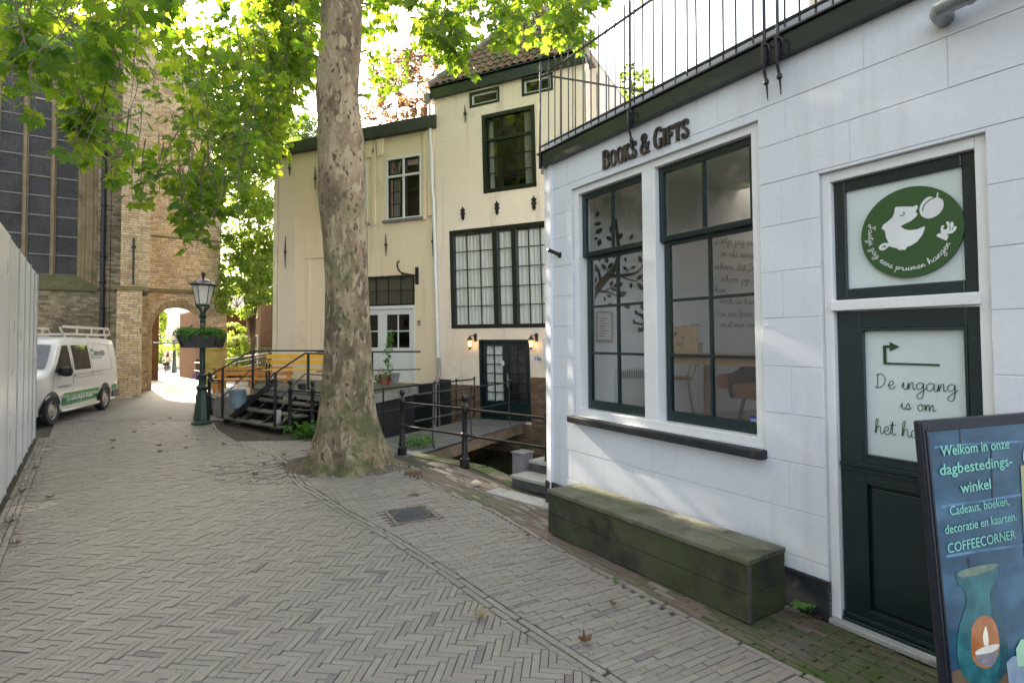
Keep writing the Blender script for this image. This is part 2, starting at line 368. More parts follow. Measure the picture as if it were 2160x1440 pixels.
M['clinker_red'] = pavemat('reddish_clinker', [(.14, .085, .068), (.12, .078, .062), (.155, .10, .08), (.11, .08, .066), (.145, .10, .085)], moss=((.06, .085, .02), 1.0, .48, .70))
M['clinker_moss'] = pavemat('mossy_clinker', [(.085, .068, .05), (.105, .085, .062), (.07, .06, .05), (.10, .066, .056)], moss=((.045, .075, .012), 2.4, .40, .58), rough=.85)
B1 = [(-8.4, 14.6), (-6.9, 12.9), (-6.36, 12.0), (-4.9, 10.1), (-3.75, 8.9), (-3.34, 8.33), (-2.7, 7.25), (-1.96, 6.34), (-1.167, 5.42), (-.514, 4.56), (-.036, 3.89), (.345, 3.395), (.597, 3.065), (1.3, 2.1)]
B2 = [(-1.85, 8.35), (-1.09, 7.36), (-.16, 6.2), (.504, 4.96), (1.31, 3.68), (1.74, 3.05), (2.3, 2.15)]
def sidex(Bl, x, y):           # signed distance: positive on the left / near side of a border, with the local line
    best = None
    for (x0, y0), (x1, y1) in zip(Bl, Bl[1:]):
        d = Vector((x1 - x0, y1 - y0)); l = d.length; d /= l
        t = (x - x0) * d.x + (y - y0) * d.y; tt = max(0, min(l, t))
        dist = math.hypot(x - x0 - d.x * tt, y - y0 - d.y * tt)
        if best is None or dist < best[0]:
            n = Vector((d.y, -d.x))      # right-hand normal of a line that runs towards the camera = left side in view
            best = (dist, (x - x0) * n.x + (y - y0) * n.y, Vector((x0, y0)), n)
    return best[1], best[2], best[3]
def clip(poly, P, n, off):     # keep the part where (q-P).n > off
    out = []; k = len(poly)
    for i in range(k):
        a, b = poly[i], poly[(i + 1) % k]
        da = (a[0] - P.x) * n.x + (a[1] - P.y) * n.y - off; db = (b[0] - P.x) * n.x + (b[1] - P.y) * n.y - off
        if da > 0: out.append(a)
        if (da > 0) != (db > 0):
            t = da / (da - db); out.append((lerp(a[0], b[0], t), lerp(a[1], b[1], t)))
    return out
def area(p): return abs(sum(p[i][0] * p[(i + 1) % len(p)][1] - p[(i + 1) % len(p)][0] * p[i][1] for i in range(len(p)))) / 2
TREE = (-2.52, 8.45)
MANH = onz(868, 1084)          # manhole centre
MANU = Vector((.90, .435)).normalized()
def hole(x, y):
    dx, dy = x - TREE[0], y - TREE[1]
    if (dx / .90) ** 2 + (dy / .70) ** 2 < 1: return True
    q = Vector((x - MANH.x, y - MANH.y)); a = q.dot(MANU); b = q.dot(Vector((-MANU.y, MANU.x)))
    return abs(a) < .245 and abs(b) < .27
def inside_canal(x, y):        # beyond the quay edge
    for (x0, y0), (x1, y1) in zip(EDGE, EDGE[1:]):
        lo, hi = min(x0, x1), max(x0, x1)
        if lo <= x < hi:
            t = (x - x0) / (x1 - x0); return y > lerp(y0, y1, t) - .03
    return y > 7 if x > 0 else y > 24
full = []                      # full bricks that may become parts: (distance, centre, angle, kind)
pav = {'clinker': MB(), 'clinker_purple': MB(), 'clinker_red': MB(), 'clinker_moss': MB()}
def lay(c, ang, L, Wd, mkey, clips=()):
    ca, sa = math.cos(ang), math.sin(ang)
    poly = [(c[0] + a * ca - b * sa, c[1] + a * sa + b * ca) for a, b in ((-L / 2, -Wd / 2), (L / 2, -Wd / 2), (L / 2, Wd / 2), (-L / 2, Wd / 2))]
    cut = False
    for P, n, off in clips:
        q = clip(poly, P, n, off)
        if len(q) < 3: return
        if abs(area(q) - area(poly)) > 1e-6: cut = True
        poly = q
    if area(poly) < .0006: return
    dist = math.hypot(c[0], c[1])
    if mkey == 'clinker' and rnd.random() < .025 and -2.2 < c[0] < 1 and c[1] < 5.2: mkey = 'clinker_purple'
    z = hump(*c) + rnd.uniform(-.0042, .0042)
    if math.hypot(c[0] + 3.3, c[1] - 8.6) < 1.2: z += rnd.uniform(-.006, .012)
    if not cut and L > .17:
        full.append((dist, (c[0], c[1], z), ang + rnd.uniform(-.012, .012), mkey, L, Wd)); return
    m = pav[mkey]; m.ct = rnd.random(); m.cob(poly, -.03, z, .003)
W1 = .0487; AH = -.115
ca, sa = math.cos(AH), math.sin(AH)
def tile(i, j): # lattice coordinates -> world
    return (i * W1 * ca - j * W1 * sa - 1.0, i * W1 * sa + j * W1 * ca + 3.0)
JO = .0044
for j in range(-24, 228):
    for i in range(-262, 124):
        r = (i - j) % 8
        if r == 0: c = tile(i + 2, j + .5); ang = AH; inn = True
        elif r >= 4 and (i - j) % 8 >= 4:
            # a standing brick at column i covers rows with (i-j)%8 in 4..7; start it where (i-j)%8 == 7
            if r != 7: continue
            c = tile(i + .5, j + 2); ang = AH + math.pi / 2
        else: continue
        x, y = c
        if y < 2.3 or y > 13.35 or x < -.99 * y - .5: continue
        s, P, n = sidex(B1, x, y)
        if s < -.02 or s > 9: continue
        hs = (Vector((x, y, 0)) - HO.O).dot(HO.N)
        if hs < .14: continue
        if math.hypot(x - TREE[0], y - TREE[1]) < .8 and hole(x, y): continue
        lay((x, y), ang, 4 * W1 - JO, W1 - JO, 'clinker', [(P, n, .062), (Vector((HO.O.x, HO.O.y)), Vector((HO.N.x, HO.N.y)), .20)])
# running-bond zone between the two borders; rows square to the shop wall
def bond(ang, x0, x1, y0, y1, test, mk, clipf, L=.196, Wd=.0487, org=(0, 5)):
    c_, s_ = math.cos(ang), math.sin(ang)
    for r in range(-170, 170):
        for q in range(-66, 66):
            a = (q + (.5 if r % 2 else 0) + .06 * math.sin(r * 3.1)) * L; b = r * Wd
            x = org[0] + a * c_ - b * s_; y = org[1] + a * s_ + b * c_
            if not (x0 < x < x1 and y0 < y < y1) or x < -.95 * y or not test(x, y): continue
            lay((x, y), ang, L - JO, Wd - JO, mk(x, y), clipf(x, y))
AB = math.atan2(.503, .865)
def tB(x, y):
    s1, _, _ = sidex(B1, x, y); s2, _, _ = sidex(B2, x, y)
    if s1 > .02 or s2 < -.02 or hole(x, y) or inside_canal(x, y): return False
    return True
def cB(x, y):
    _, P, n = sidex(B1, x, y); _, P2, n2 = sidex(B2, x, y); return [(P, -n, .062), (P2, n2, .03)]
bond(AB, -5.2, 2.4, 2.2, 10.6, tB, lambda x, y: 'clinker', cB)
AC = math.atan2(-.849, .529)
def tC(x, y):
    s2, _, _ = sidex(B2, x, y)
    if s2 > .02 or inside_canal(x, y): return False
    return (Vector((x, y, 0)) - S.O).dot(S.N) > .0
def kC(x, y): return 'clinker_moss' if y < 3.9 + .25 * math.sin(x * 9) else ('clinker_red' if rnd.random() < .85 else 'clinker')
bond(AC, -1.6, 3.2, 1.9, 8.4, tC, kC, lambda x, y: [(sidex(B2, x, y)[1], -sidex(B2, x, y)[2], .03)])
# border courses: bricks laid end to end along the two lines
def course(Bl, off, mk='clinker', L=.198, Wd=.0487):
    pts = []; 
    for (x0, y0), (x1, y1) in zip(Bl, Bl[1:]):
        k = max(1, int(math.hypot(x1 - x0, y1 - y0) / .03))
        for i in range(k): pts.append(Vector((lerp(x0, x1, i / k), lerp(y0, y1, i / k))))
    acc = rnd.random() * L; last = pts[0]
    for p in pts[1:]:
        acc += (p - last).length; d = (p - last).normalized(); last = p
        if acc >= L:
            acc -= L; n = Vector((d.y, -d.x)); c = p + n * off - d * L / 2
            if c.y < 13.35 and not hole(c.x, c.y) and not inside_canal(c.x, c.y): lay((c.x, c.y), math.atan2(d.y, d.x), L - JO, Wd - JO, mk)
course(B1, .032); course(B1, -.024); course(B2, 0)
# frame of bricks round the manhole
mu, mv = MANU, Vector((-MANU.y, MANU.x))
# gutter courses in front of the hoarding
for off in (.06, .115, .17):
    a = HO.O + HO.N * off - HO.U * 7.2; b = HO.O + HO.N * off + HO.U * .6
    k = int((b - a).length / .214)
    for i in range(k):
        c = a.lerp(b, (i + .5) / k)
        if c.y > 2.6: lay((c.x, c.y), math.atan2(HO.U.y, HO.U.x), .214 - JO, .0535 - JO, 'clinker')
pavement = bpy.data.objects.new('pavement', None); col.objects.link(pavement); tag(pavement, kind='structure'); _wm['pavement'] = Matrix()
full.sort(key=lambda q: q[0]); bm_ = {}
vis = [q for q in full if q[1][1] > 2.95 and abs(q[1][0]) < q[1][1] * .93]
shown = set(id(q) for q in vis[:290])
for q in full:
    dist, c, ang, mk, L, Wd = q
    if id(q) in shown:
        key = (mk, round(L, 3), round(Wd, 3))
        if key not in bm_:
            t = MB(); t.cob([(-L / 2, -Wd / 2), (L / 2, -Wd / 2), (L / 2, Wd / 2), (-L / 2, Wd / 2)], -.03, 0, .003)
            o = t.build('brick', M[mk], pavement); bm_[key] = o.data; bpy.data.objects.remove(o)
        inst(bm_[key], 'brick', pavement, Matrix.Translation(c) @ Matrix.Rotation(ang, 4, 'Z') @ Matrix.Rotation(rnd.uniform(-.03, .03), 4, 'X') @ Matrix.Rotation(rnd.uniform(-.01, .01), 4, 'Y'))
    else:
        m = pav[mk]; m.ct = rnd.random(); ca, sa = math.cos(ang), math.sin(ang)
        m.cob([(c[0] + a * ca - b * sa, c[1] + a * sa + b * ca) for a, b in ((-L / 2, -Wd / 2), (L / 2, -Wd / 2), (L / 2, Wd / 2), (-L / 2, Wd / 2))], -.03, c[2], .003)
for mk, m in pav.items():
    if m.f: tag(m.build('brick', M[mk], pavement, recalc=False), kind='stuff')
print('bricks', len(full))
# manhole
mh = thing('manhole_cover', 'dark ribbed cast iron manhole cover sunk in a square of bricks before the plane tree', 'manhole cover', (MANH.x, MANH.y, -.02))
MF = Frame((MANH.x, MANH.y, 0), (MANU.x, MANU.y), flip=True)
t = MB(); fr = .243
for a0, a1, b0, b1 in ((-fr, fr, -.27, -.235), (-fr, fr, .235, .27), (-fr, -.21, -.235, .235), (.21, fr, -.235, .235)):
    t.box(MF, a0, a1, b0, b1, -.03, .004)
t.build('frame', mat('manhole_edge', (.19, .17, .15), (.12, .10, .09), 9, .8, bump=.4), mh)
M['leaf_litter'] = mat('dry_leaf_litter', (.16, .10, .055), (.09, .06, .035), 40, .95, bump=1., bs=120, bdist=.02)
t = MB(); t.box(MF, -.21, .21, -.235, .235, -.03, -.008); t.build('litter', M['leaf_litter'], mh)
t = MB(); t.lathe((MANH.x, MANH.y, 0), [(.205, -.012), (.205, .0)], 32); M['castiron'] = mat('cast_iron', (.05, .055, .065), (.075, .08, .09), 30, .5, bump=.2)
t.build('disc', M['castiron'], mh)
t = MB()
for i in range(-6, 7):
    hw = math.sqrt(max(0, .185 ** 2 - (i * .028) ** 2))
    for q in range(-5, 6):
        v0, v1 = q * .036 - .013, q * .036 + .013
        if abs(v0) < hw and abs(v1) < hw: t.box(MF, i * .028 - .008, i * .028 + .008, v0, v1, .0, .007)
tag(t.build('rib', M['castiron'], mh), kind='stuff')
# round hole with soil by the manhole
t = MB(); c = onz(869, 1044); t.lathe((c.x, c.y, 0), [(.10, -.02), (.09, .006), (.0, .012)], 14)
tag(t.build('filled_hole', M['leaf_litter']), 'small round hole full of dead leaves beyond the manhole', 'hole')
# tree pit
t = MB(); vs = []; n = 40
M['pit'] = mat('tree_pit_soil', (.13, .095, .07), (.085, .06, .045), 8, .95, bump=.8, bs=60, bdist=.02, dirt=((.42, .40, .37), 26, .60, .66))
cen = (TREE[0], TREE[1], .07)
for k_, rr, zz in ((0, .96, -.012), (1, .86, .018), (2, .6, .06)):
    for j in range(n):
        a = 2 * math.pi * j / n; vs.append((TREE[0] + math.cos(a) * rr, TREE[1] + math.sin(a) * rr * .77, zz + .012 * noise.noise(Vector((math.cos(a) * 3, math.sin(a) * 3, rr * 5)))))
vs.append(cen)
t.add(vs, [(k_ * n + j, k_ * n + (j + 1) % n, (k_ + 1) * n + (j + 1) % n, (k_ + 1) * n + j) for k_ in range(2) for j in range(n)] + [(2 * n + j, 2 * n + (j + 1) % n, 3 * n) for j in range(n)])
tag(t.build('tree_pit', M['pit'], smooth=60), 'bare soil and grit round the foot of the plane tree', kind='structure')
# loose grit
t = MB(); r2 = random.Random(3)
c0 = onz(850, 1002)
for i in range(300):
    if i < 190: x = c0.x + r2.gauss(0, .12); y = c0.y + r2.gauss(0, .16)
    else: a = r2.uniform(0, 6.28); q = r2.uniform(.7, .98); x = TREE[0] + q * math.cos(a); y = TREE[1] + .77 * q * math.sin(a)
    s = r2.uniform(.004, .009); zz = .012 if i < 200 else .022; t.bx(x - s, x + s, y - s * .8, y + s, zz - .006, zz + s)
tag(t.build('grit', mat('white_grit', (.40, .38, .35), (.28, .26, .24), 60, .9)), 'pale gravel grit scattered beside the tree foot', kind='stuff')
# ------------------------------------------------------------------ the white shop
shop = thing('white_shop', 'white rendered shop of big scored blocks with dark green windows and a roof terrace', 'shop', (.405, 6.543, 0))
UE = 5.4                                   # how far the front runs towards (and past) the camera
CT = S.uh(1152, 354)[1]                    # underside of the fascia
win = S.rc((1205, 400), (1613, 950)); WU0, WU1 = win[0], win[1]; WH0 = S.uh(1206, 874)[1]; WH1 = S.uh(1205, 400)[1]
dl = S.uh(1733, 640)[0]; dr = S.uh(2090, 640)[0]; dtop = S.uh(1733, 366)[1]
print('shop', CT, WU0, WU1, WH0, WH1, dl, dr, dtop)
hs = [.26, .36, .68, 1.01, 1.35, 1.69, 2.04, 2.38, 2.72, 3.04, 3.32, 3.62, CT + .03]
blk = MB(); r3 = random.Random(5); blocks = []
opens = [(WU0, WU1, WH0 - .0, WH1), (dl, dr, -1, dtop)]
for k, (h0, h1) in enumerate(zip(hs, hs[1:])):
    us = [0.0]; u = (.45 if k % 2 else .95)
    while u < UE: us.append(u + r3.uniform(-.05, .05)); u += 1.02
    us.append(UE)
    segs = list(zip(us, us[1:]))
    for (a, b) in segs:
        todo = [(a, b, h0, h1)]
        for (o0, o1, p0, p1) in opens:
            nx = []
            for (a_, b_, c_, d_) in todo:
                if b_ <= o0 or a_ >= o1 or d_ <= p0 or c_ >= p1: nx.append((a_, b_, c_, d_)); continue
                if a_ < o0: nx.append((a_, o0, c_, d_))
                if b_ > o1: nx.append((o1, b_, c_, d_))
                m0, m1 = max(a_, o0), min(b_, o1)
                if c_ < p0: nx.append((m0, m1, c_, p0))
                if d_ > p1: nx.append((m0, m1, p1, d_))
            todo = nx
        for (a_, b_, c_, d_) in todo:
            if b_ - a_ > .02 and d_ - c_ > .02: blocks.append((a_, b_, c_, d_))
for (a_, b_, c_, d_) in blocks:
    t = MB(); e = .0022; t.box(S, a_ + .0006 * (a_ > 0), b_ - .0006, -.10, r3.uniform(-.001, .001), c_ + e, d_ - e)
    t.build('block', M['render_white'], shop, bev=.003)
t = MB()                                   # backing wall with the openings left free
def wallx(t, F, U0, U1, H0, H1, D0, D1, ops):
    us = sorted({U0, U1, *[o[0] for o in ops], *[o[1] for o in ops]}); hh = sorted({H0, H1, *[max(H0, o[2]) for o in ops], *[o[3] for o in ops]})
    us = [x for x in us if U0 <= x <= U1]; hh = [x for x in hh if H0 <= x <= H1]
    for a, b in zip(us, us[1:]):
        run = None
        for c, d in zip(hh, hh[1:]):
            m = ((a + b) / 2, (c + d) / 2)
            if any(o[0] < m[0] < o[1] and o[2] < m[1] < o[3] for o in ops):
                if run: t.box(F, a, b, D0, D1, *run); run = None
            else: run = (run[0], d) if run else (c, d)
        if run: t.box(F, a, b, D0, D1, *run)
wallx(t, S, 0, UE, 0, CT + .3, -.32, -.0055, opens)
t.build('wall', M['mortar_w'], shop)
t = MB(); t.box(S, -.004, dl - .0, -.2, .022, 0, .262); t.box(S, dr, UE, -.2, .022, 0, .262); t.build('plinth', M['plinth'], shop, bev=.006)
# far side wall of the shop (skew), with steps running up to a door
SW = Frame((.405, 6.543, 0), (.948, .32), flip=True, shear=0)
t = MB(); t.box(SW, .0, 7, -.12, -.004, 0, CT + .3); t.build('side_wall', M['render_white'], shop)
# window joinery
fd = -.11
def sash(name, u0, u1, hb, hm, ht, dd, parent):
    """one sliding sash window: upper half proud, lower half set back, with muntins and panes"""
    up = thing if False else None
    f = MB(); s = .055
    hm0, hm1 = hm
    f.box(S, u0, u0 + s, dd - .045, dd, hm0, ht); f.box(S, u1 - s, u1, dd - .045, dd, hm0, ht)
    f.box(S, u0 + s, u1 - s, dd - .045, dd, ht - s * 1.1, ht); f.box(S, u0 + s, u1 - s, dd - .045, dd, hm0, hm0 + .05)
    o = f.build('upper_sash', M['green_dk'], parent, bev=.004)
    m = MB(); um = (u0 + u1) / 2; m.box(S, um - .013, um + .013, dd - .035, dd - .002, hm0 + .05, ht - s * 1.1); m.build('muntin', M['green_dk'], o, bev=.003)
    for a, b in ((u0 + s, um - .013), (um + .013, u1 - s)):
        q = MB(); q.box(S, a, b, dd - .026, dd - .022, hm0 + .05, ht - s * 1.1); q.build('pane', M['glass'], o)
    f = MB(); d2 = dd - .05; uu0, uu1 = u0 + .012, u1 - .012
    f.box(S, uu0, uu0 + s, d2 - .045, d2, hb, hm0 + .012); f.box(S, uu1 - s, uu1, d2 - .045, d2, hb, hm0 + .012)
    f.box(S, uu0 + s, uu1 - s, d2 - .045, d2, hb, hb + .095); f.box(S, uu0 + s, uu1 - s, d2 - .045, d2, hm0 - .035, hm0 + .012)
    o = f.build('lower_sash', M['green_dk'], parent, bev=.004)
    h0, h1 = hb + .095, hm0 - .035; um = (uu0 + uu1) / 2 + .01
    hh = [h0, h0 + (h1 - h0) * .335, h0 + (h1 - h0) * .665, h1]
    m = MB(); m.box(S, um - .013, um + .013, d2 - .035, d2 - .002, h0, h1)
    for h in hh[1:3]: m.box(S, uu0 + s, uu1 - s, d2 - .036, d2 - .003, h - .013, h + .013)
    m.build('muntin', M['green_dk'], o, bev=.003)
    for a, b in ((uu0 + s, um - .013), (um + .013, uu1 - s)):
        for c, d in zip(hh, hh[1:]):
            q = MB(); q.box(S, a, b, d2 - .026, d2 - .022, c + .013 * (c > h0), d - .013 * (d < h1)); q.build('pane', M['glass'], o)
wp = MB()
ls = S.uh(1230, 600, -.09)[0]; le = S.uh(1365.5, 600, -.09)[0]; rs = S.uh(1393, 600, -.09)[0]; re_ = S.uh(1600, 600, -.09)[0]
hb = S.uh(1235, 861, -.10)[1]; ht = S.uh(1229, 413, -.08)[1]; hm = S.uh(1229, 544, -.08)[1]
hbr = S.uh(1399, 887, -.10)[1]; htr = S.uh(1388, 353, -.08)[1]; hmr = S.uh(1388, 511, -.08)[1]
print('sash', ls, le, rs, re_, hb, hbr, ht, htr, hm, hmr)
hb = (hb + hbr) / 2; ht = (ht + htr) / 2; hm = (hm + hmr) / 2
win_frame = MB()
win_frame.box(S, WU0, ls, -.20, -.03, WH0, WH1); win_frame.box(S, re_, WU1, -.20, -.03, WH0, WH1)
win_frame.box(S, le, rs, -.20, -.033, hb - .03, ht + .02); win_frame.box(S, ls, re_, -.20, -.033, ht, WH1); win_frame.box(S, ls, re_, -.20, -.028, WH0, hb)
wfr = win_frame.build('window_frame', M['wood_white'], shop, bev=.006)
sash('left', ls + .002, le - .002, hb, (hm, 0), ht, -.085, shop)
sash('right', rs + .002, re_ - .002, hb, (hm, 0), ht, -.085, shop)
t = MB(); sb = S.uh(1199, 890, .06)[1]
t.box(S, WU0 - .03, WU1 + .02, -.03, .075, WH0 - .075, WH0 - .003); t.build('window_sill', M['plinth'], shop, bev=.012)
# door recess: white frame, green top light with the round sign, green door
DU0, DU1 = S.uh(1769, 640, -.10)[0], S.uh(2076, 640, -.10)[0]
th0, th1 = S.uh(1773, 634, -.09)[1], S.uh(1769, 386, -.09)[1]
dh1 = S.uh(1775, 657, -.09)[1]; dh0 = S.uh(1798, 1318, -.09)[1]
print('door', DU0, DU1, th0, th1, dh0, dh1)
t = MB(); t.box(S, dl, DU0, -.25, -.03, 0, dtop); t.box(S, DU1, dr, -.25, -.03, 0, dtop); t.box(S, DU0, DU1, -.25, -.03, th1, dtop)
t.box(S, DU0 - .012, DU1 + .012, -.13, -.012, dh1 + .002, th0 - .002)
t.build('door_frame', M['wood_white'], shop, bev=.006)
# toplight
f = MB(); e = .075; dd = -.07
f.box(S, DU0, DU0 + e, dd - .05, dd, th0, th1); f.box(S, DU1 - e, DU1, dd - .05, dd, th0, th1); f.box(S, DU0 + e, DU1 - e, dd - .05, dd, th0, th0 + e); f.box(S, DU0 + e, DU1 - e, dd - .05, dd, th1 - e, th1)
tl_ = f.build('toplight', M['green_dk'], shop, bev=.006)
f = MB(); f.box(S, DU0 + e, DU1 - e, dd - .035, dd - .02, th0 + e, th1 - e); f.build('pane', M['frost'], tl_)
# the door leaf
door = MB(); g0, g1 = S.uh(1818, 700, -.09)[0], S.uh(2043, 700, -.09)[0]; gh0, gh1 = S.uh(1825, 961, -.09)[1], S.uh(1815, 693, -.09)[1]
print('glass', g0, g1, gh0, gh1)
door.box(S, DU0 + .004, g0, dd - .05, dd, dh0, dh1 - .004); door.box(S, g1, DU1 - .004, dd - .05, dd, dh0, dh1 - .004)
door.box(S, g0, g1, dd - .05, dd, gh1, dh1 - .004); door.box(S, g0, g1, dd - .05, dd, gh0 - .16, gh0); door.box(S, g0, g1, dd - .05, dd, dh0, dh0 + .14)
do = door.build('door', M['green_dk'], shop, bev=.004)
t = MB(); t.box(S, g0, g1, dd - .04, dd - .028, gh0, gh1); t.build('pane', M['frost'], do)
t = MB(); t.box(S, g0, g1, dd - .045, dd - .03, dh0 + .14, gh0 - .16)
q = .035; t.box(S, g0 + q, g1 - q, dd - .03, dd - .008, dh0 + .14 + q, gh0 - .16 - q); t.build('panel', M['green_dk'], do, bev=.012)
t = MB()                                     # mouldings round glass and panel, weather bars
for (a0, a1, b0, b1) in ((g0, g1, gh0, gh1), (g0, g1, dh0 + .14, gh0 - .16)):
    z = .016; t.box(S, a0, a0 + z, dd - .03, dd + .004, b0, b1); t.box(S, a1 - z, a1, dd - .03, dd + .004, b0, b1); t.box(S, a0 + z, a1 - z, dd - .03, dd + .004, b0, b0 + z); t.box(S, a0 + z, a1 - z, dd - .03, dd + .004, b1 - z, b1)
t.box(S, DU0 + .01, DU1 - .01, dd + .0005, dd + .022, gh0 - .075, gh0 - .045); t.box(S, DU0 + .01, DU1 - .01, dd + .0005, dd + .013, gh0 - .105, gh0 - .078)
for i in range(3): t.box(S, DU0 + .005, DU1 - .005, dd + .0005, dd + .02 + .014 * (2 - i), dh0 + .005 + i * .032, dh0 + .033 + i * .032)
t.build('moulding', M['green_dk'], do, bev=.004)
t = MB(); t.box(S, dl + .01, dr - .01, -.2, .03, -.0, .035); t.build('threshold', M['stone_grey'], shop, bev=.006)
# fascia board with top cap
F1 = S.uh(1167, 306, .12)[1]; print('fascia top', F1)
t = MB(); t.box(S, -.02, UE, -.02, .065, CT, F1); t.box(SW, -.02, 6, -.02, .05, CT, F1); t.build('fascia', M['green_dk'], shop, bev=.006)
t = MB(); t.box(S, -.04, UE, -.15, .085, F1, F1 + .018); t.build('fascia_trim', M['blue_iron'], shop, bev=.004)
# terrace slab with an opening added so daylight reaches the room
def shp(u, d): return S.p(u, d, 0)
t = MB(); rz0 = CT + .02; rz1 = CT + .16
RS = Frame((.405, 6.543, 0), (.529, -.849))
wallx(t, Frame(RS.p(0, 0, 0), (.529, -.849)), .0, 0, 0, 0, 0, 0, []) if False else None
sk = (.35, 1.8, -4.6, -2.4)                    # added skylight opening in u, d
for a, b, c, d in ((-.3, sk[0], -7, -.13), (sk[1], UE, -7, -.13), (sk[0], sk[1], -7, sk[2]), (sk[0], sk[1], sk[3], -.13)):
    t.box(RS, a, b, c, d, rz0, rz1)
t.build('terrace_slab', M['stone_grey'], shop)
t = MB(); t.box(RS, sk[0] + .002, sk[1] - .002, sk[2] + .002, sk[3] - .002, rz1 - .03, rz1 - .02); t.build('added_rooflight', M['glass'], shop)  # unseen glazing over the added opening, there to brighten the room
# set-back upper storey
t = MB(); t.box(S, 2.62, UE, -3.4, -1.05, rz1 + .002, 8.0); t.build('upper_storey', M['cream_white'], shop)
t = MB(); t.tube([S.p(2.82, -.97, 4.2), S.p(2.82, -.97, 7.9)], .045, 10); t.build('drainpipe', mat('grey_pvc', (.42, .44, .46), rough=.4), shop, smooth=40)
# railing on the terrace edge: a thing of its own
rl = thing('terrace_railing', 'black iron spiked railing round the roof terrace of the white shop', 'railing', tuple(S.p(0, .06, F1 + .02)))
rb, rt = F1 + .085, S.uh(1257, 82, .06)[1]
dR = .06; t = MB()
for h in (rb, rt): t.bar(S.p(0, dR, h), S.p(UE, dR, h), .026, .012)
r_ = .0; Fe = SW
for h in (rb, rt): t.bar(Fe.p(.02, -.05, h), Fe.p(6, -.05, h), .026, .012)
t.build('rail', M['blue_iron'], rl)
bar0 = MB(); bar0.tube([(0, 0, F1 + .035), (0, 0, rt + .10), (0, 0, rt + .15)], [.0075, .0075, .002], 6)
bo = bar0.build('bar', M['blue_iron'], rl, local=True, smooth=40); me = bo.data; bpy.data.objects.remove(bo)
u = .125
while u < UE - .1: inst(me, 'bar', rl, Matrix.Translation(S.p(u, dR, 0)) @ Matrix.Rotation(rnd.uniform(-.01, .01), 4, 'X')); u += .125
u = .16
while u < 5.2: inst(me, 'bar', rl, Matrix.Translation(Fe.p(u, -.05, 0) + Vector((0, 0, 0)))); u += .16
for pxs in (0.03, S.uh(1328, 200, .08)[0], S.uh(1612, 100, .08)[0], S.uh(1640, 100, .08)[0], UE - .5):
    t = MB(); t.tube([S.p(pxs, .08, CT - .02), S.p(pxs, dR, rt + .12), S.p(pxs, dR, rt + .2)], [.013, .012, .004], 8)
    if pxs > .1:
        t.box(S, pxs - .022, pxs + .022, .066, .085, CT - .03, F1 + .01)
        t.tube([S.p(pxs, .095, F1), S.p(pxs, .10, CT - .02), S.p(pxs, .08, CT - .08), S.p(pxs, .06, CT - .15), S.p(pxs, .05, CT - .27)], [.009, .011, .011, .009, .004], 8)
        t.lathe(S.p(pxs, .065, CT - .14), [(.008, -.025), (.018, -.015), (.02, 0), (.017, .015), (.008, .025)], 8)
        t.tube([S.p(pxs, .09, F1 - .02), S.p(pxs + .05, .10, F1 - .05), S.p(pxs + .06, .10, CT + .04), S.p(pxs + .02, .09, CT)], .007, 6)
    t.build('post', M['blue_iron'], rl, smooth=45)
# zinc pipe, upper right
zc = mat('zinc_pipe', (.32, .34, .36), (.26, .28, .30), 4, .38, metal=.7, bump=.1, bs=20, dirt=((.25, .2, .15), 5, .58, .75))
t = MB(); a = S.uh(1972, 26, .13); pts = [S.p(a[0] - .0, -.02, a[1]), S.p(a[0] + .005, .07, a[1]), S.p(a[0] + .03, .12, a[1] + .0), S.p(a[0] + .09, .14, a[1] + .005), S.p(a[0] + .9, .14, a[1] + .05)]
t.tube(spline(pts, 4), .047, 16); dp = t.build('overflow_pipe', zc, smooth=45); tag(dp, 'zinc overflow pipe with an elbow coming out of the white wall above the green door', 'pipe')
t = MB(); t.tube([S.p(a[0] + .15, .14, a[1] + .008), S.p(a[0] + .17, .14, a[1] + .01)], .052, 16); t.build('collar', zc, dp, smooth=45)
# small black spout left of the window
t = MB(); a = S.uh(1181, 538, .0); b = S.uh(1155, 527, .12)
q0, q1 = S.p(a[0], -.01, a[1]), S.p(a[0] - .02, .15, a[1] + .05)
t.tube([q0, q1, q1 + (q1 - q0) * .04], [.022, .022, .018], 12); t.box(S, a[0] - .03, a[0] + .03, .0015, .006, a[1] - .03, a[1] + .03)
tag(t.build('wall_spout', M['black_iron'], smooth=40), 'stubby black pipe spout on the white wall left of the shop window', 'pipe spout')
t = MB(); a = S.uh(1617, 686, .0); t.tube([S.p(a[0], -.01, a[1]), S.p(a[0], .02, a[1])], .012, 10); tag(t.build('wall_stud', M['wood_white'], smooth=40), 'little white stud on the wall right of the shop window', 'stud')
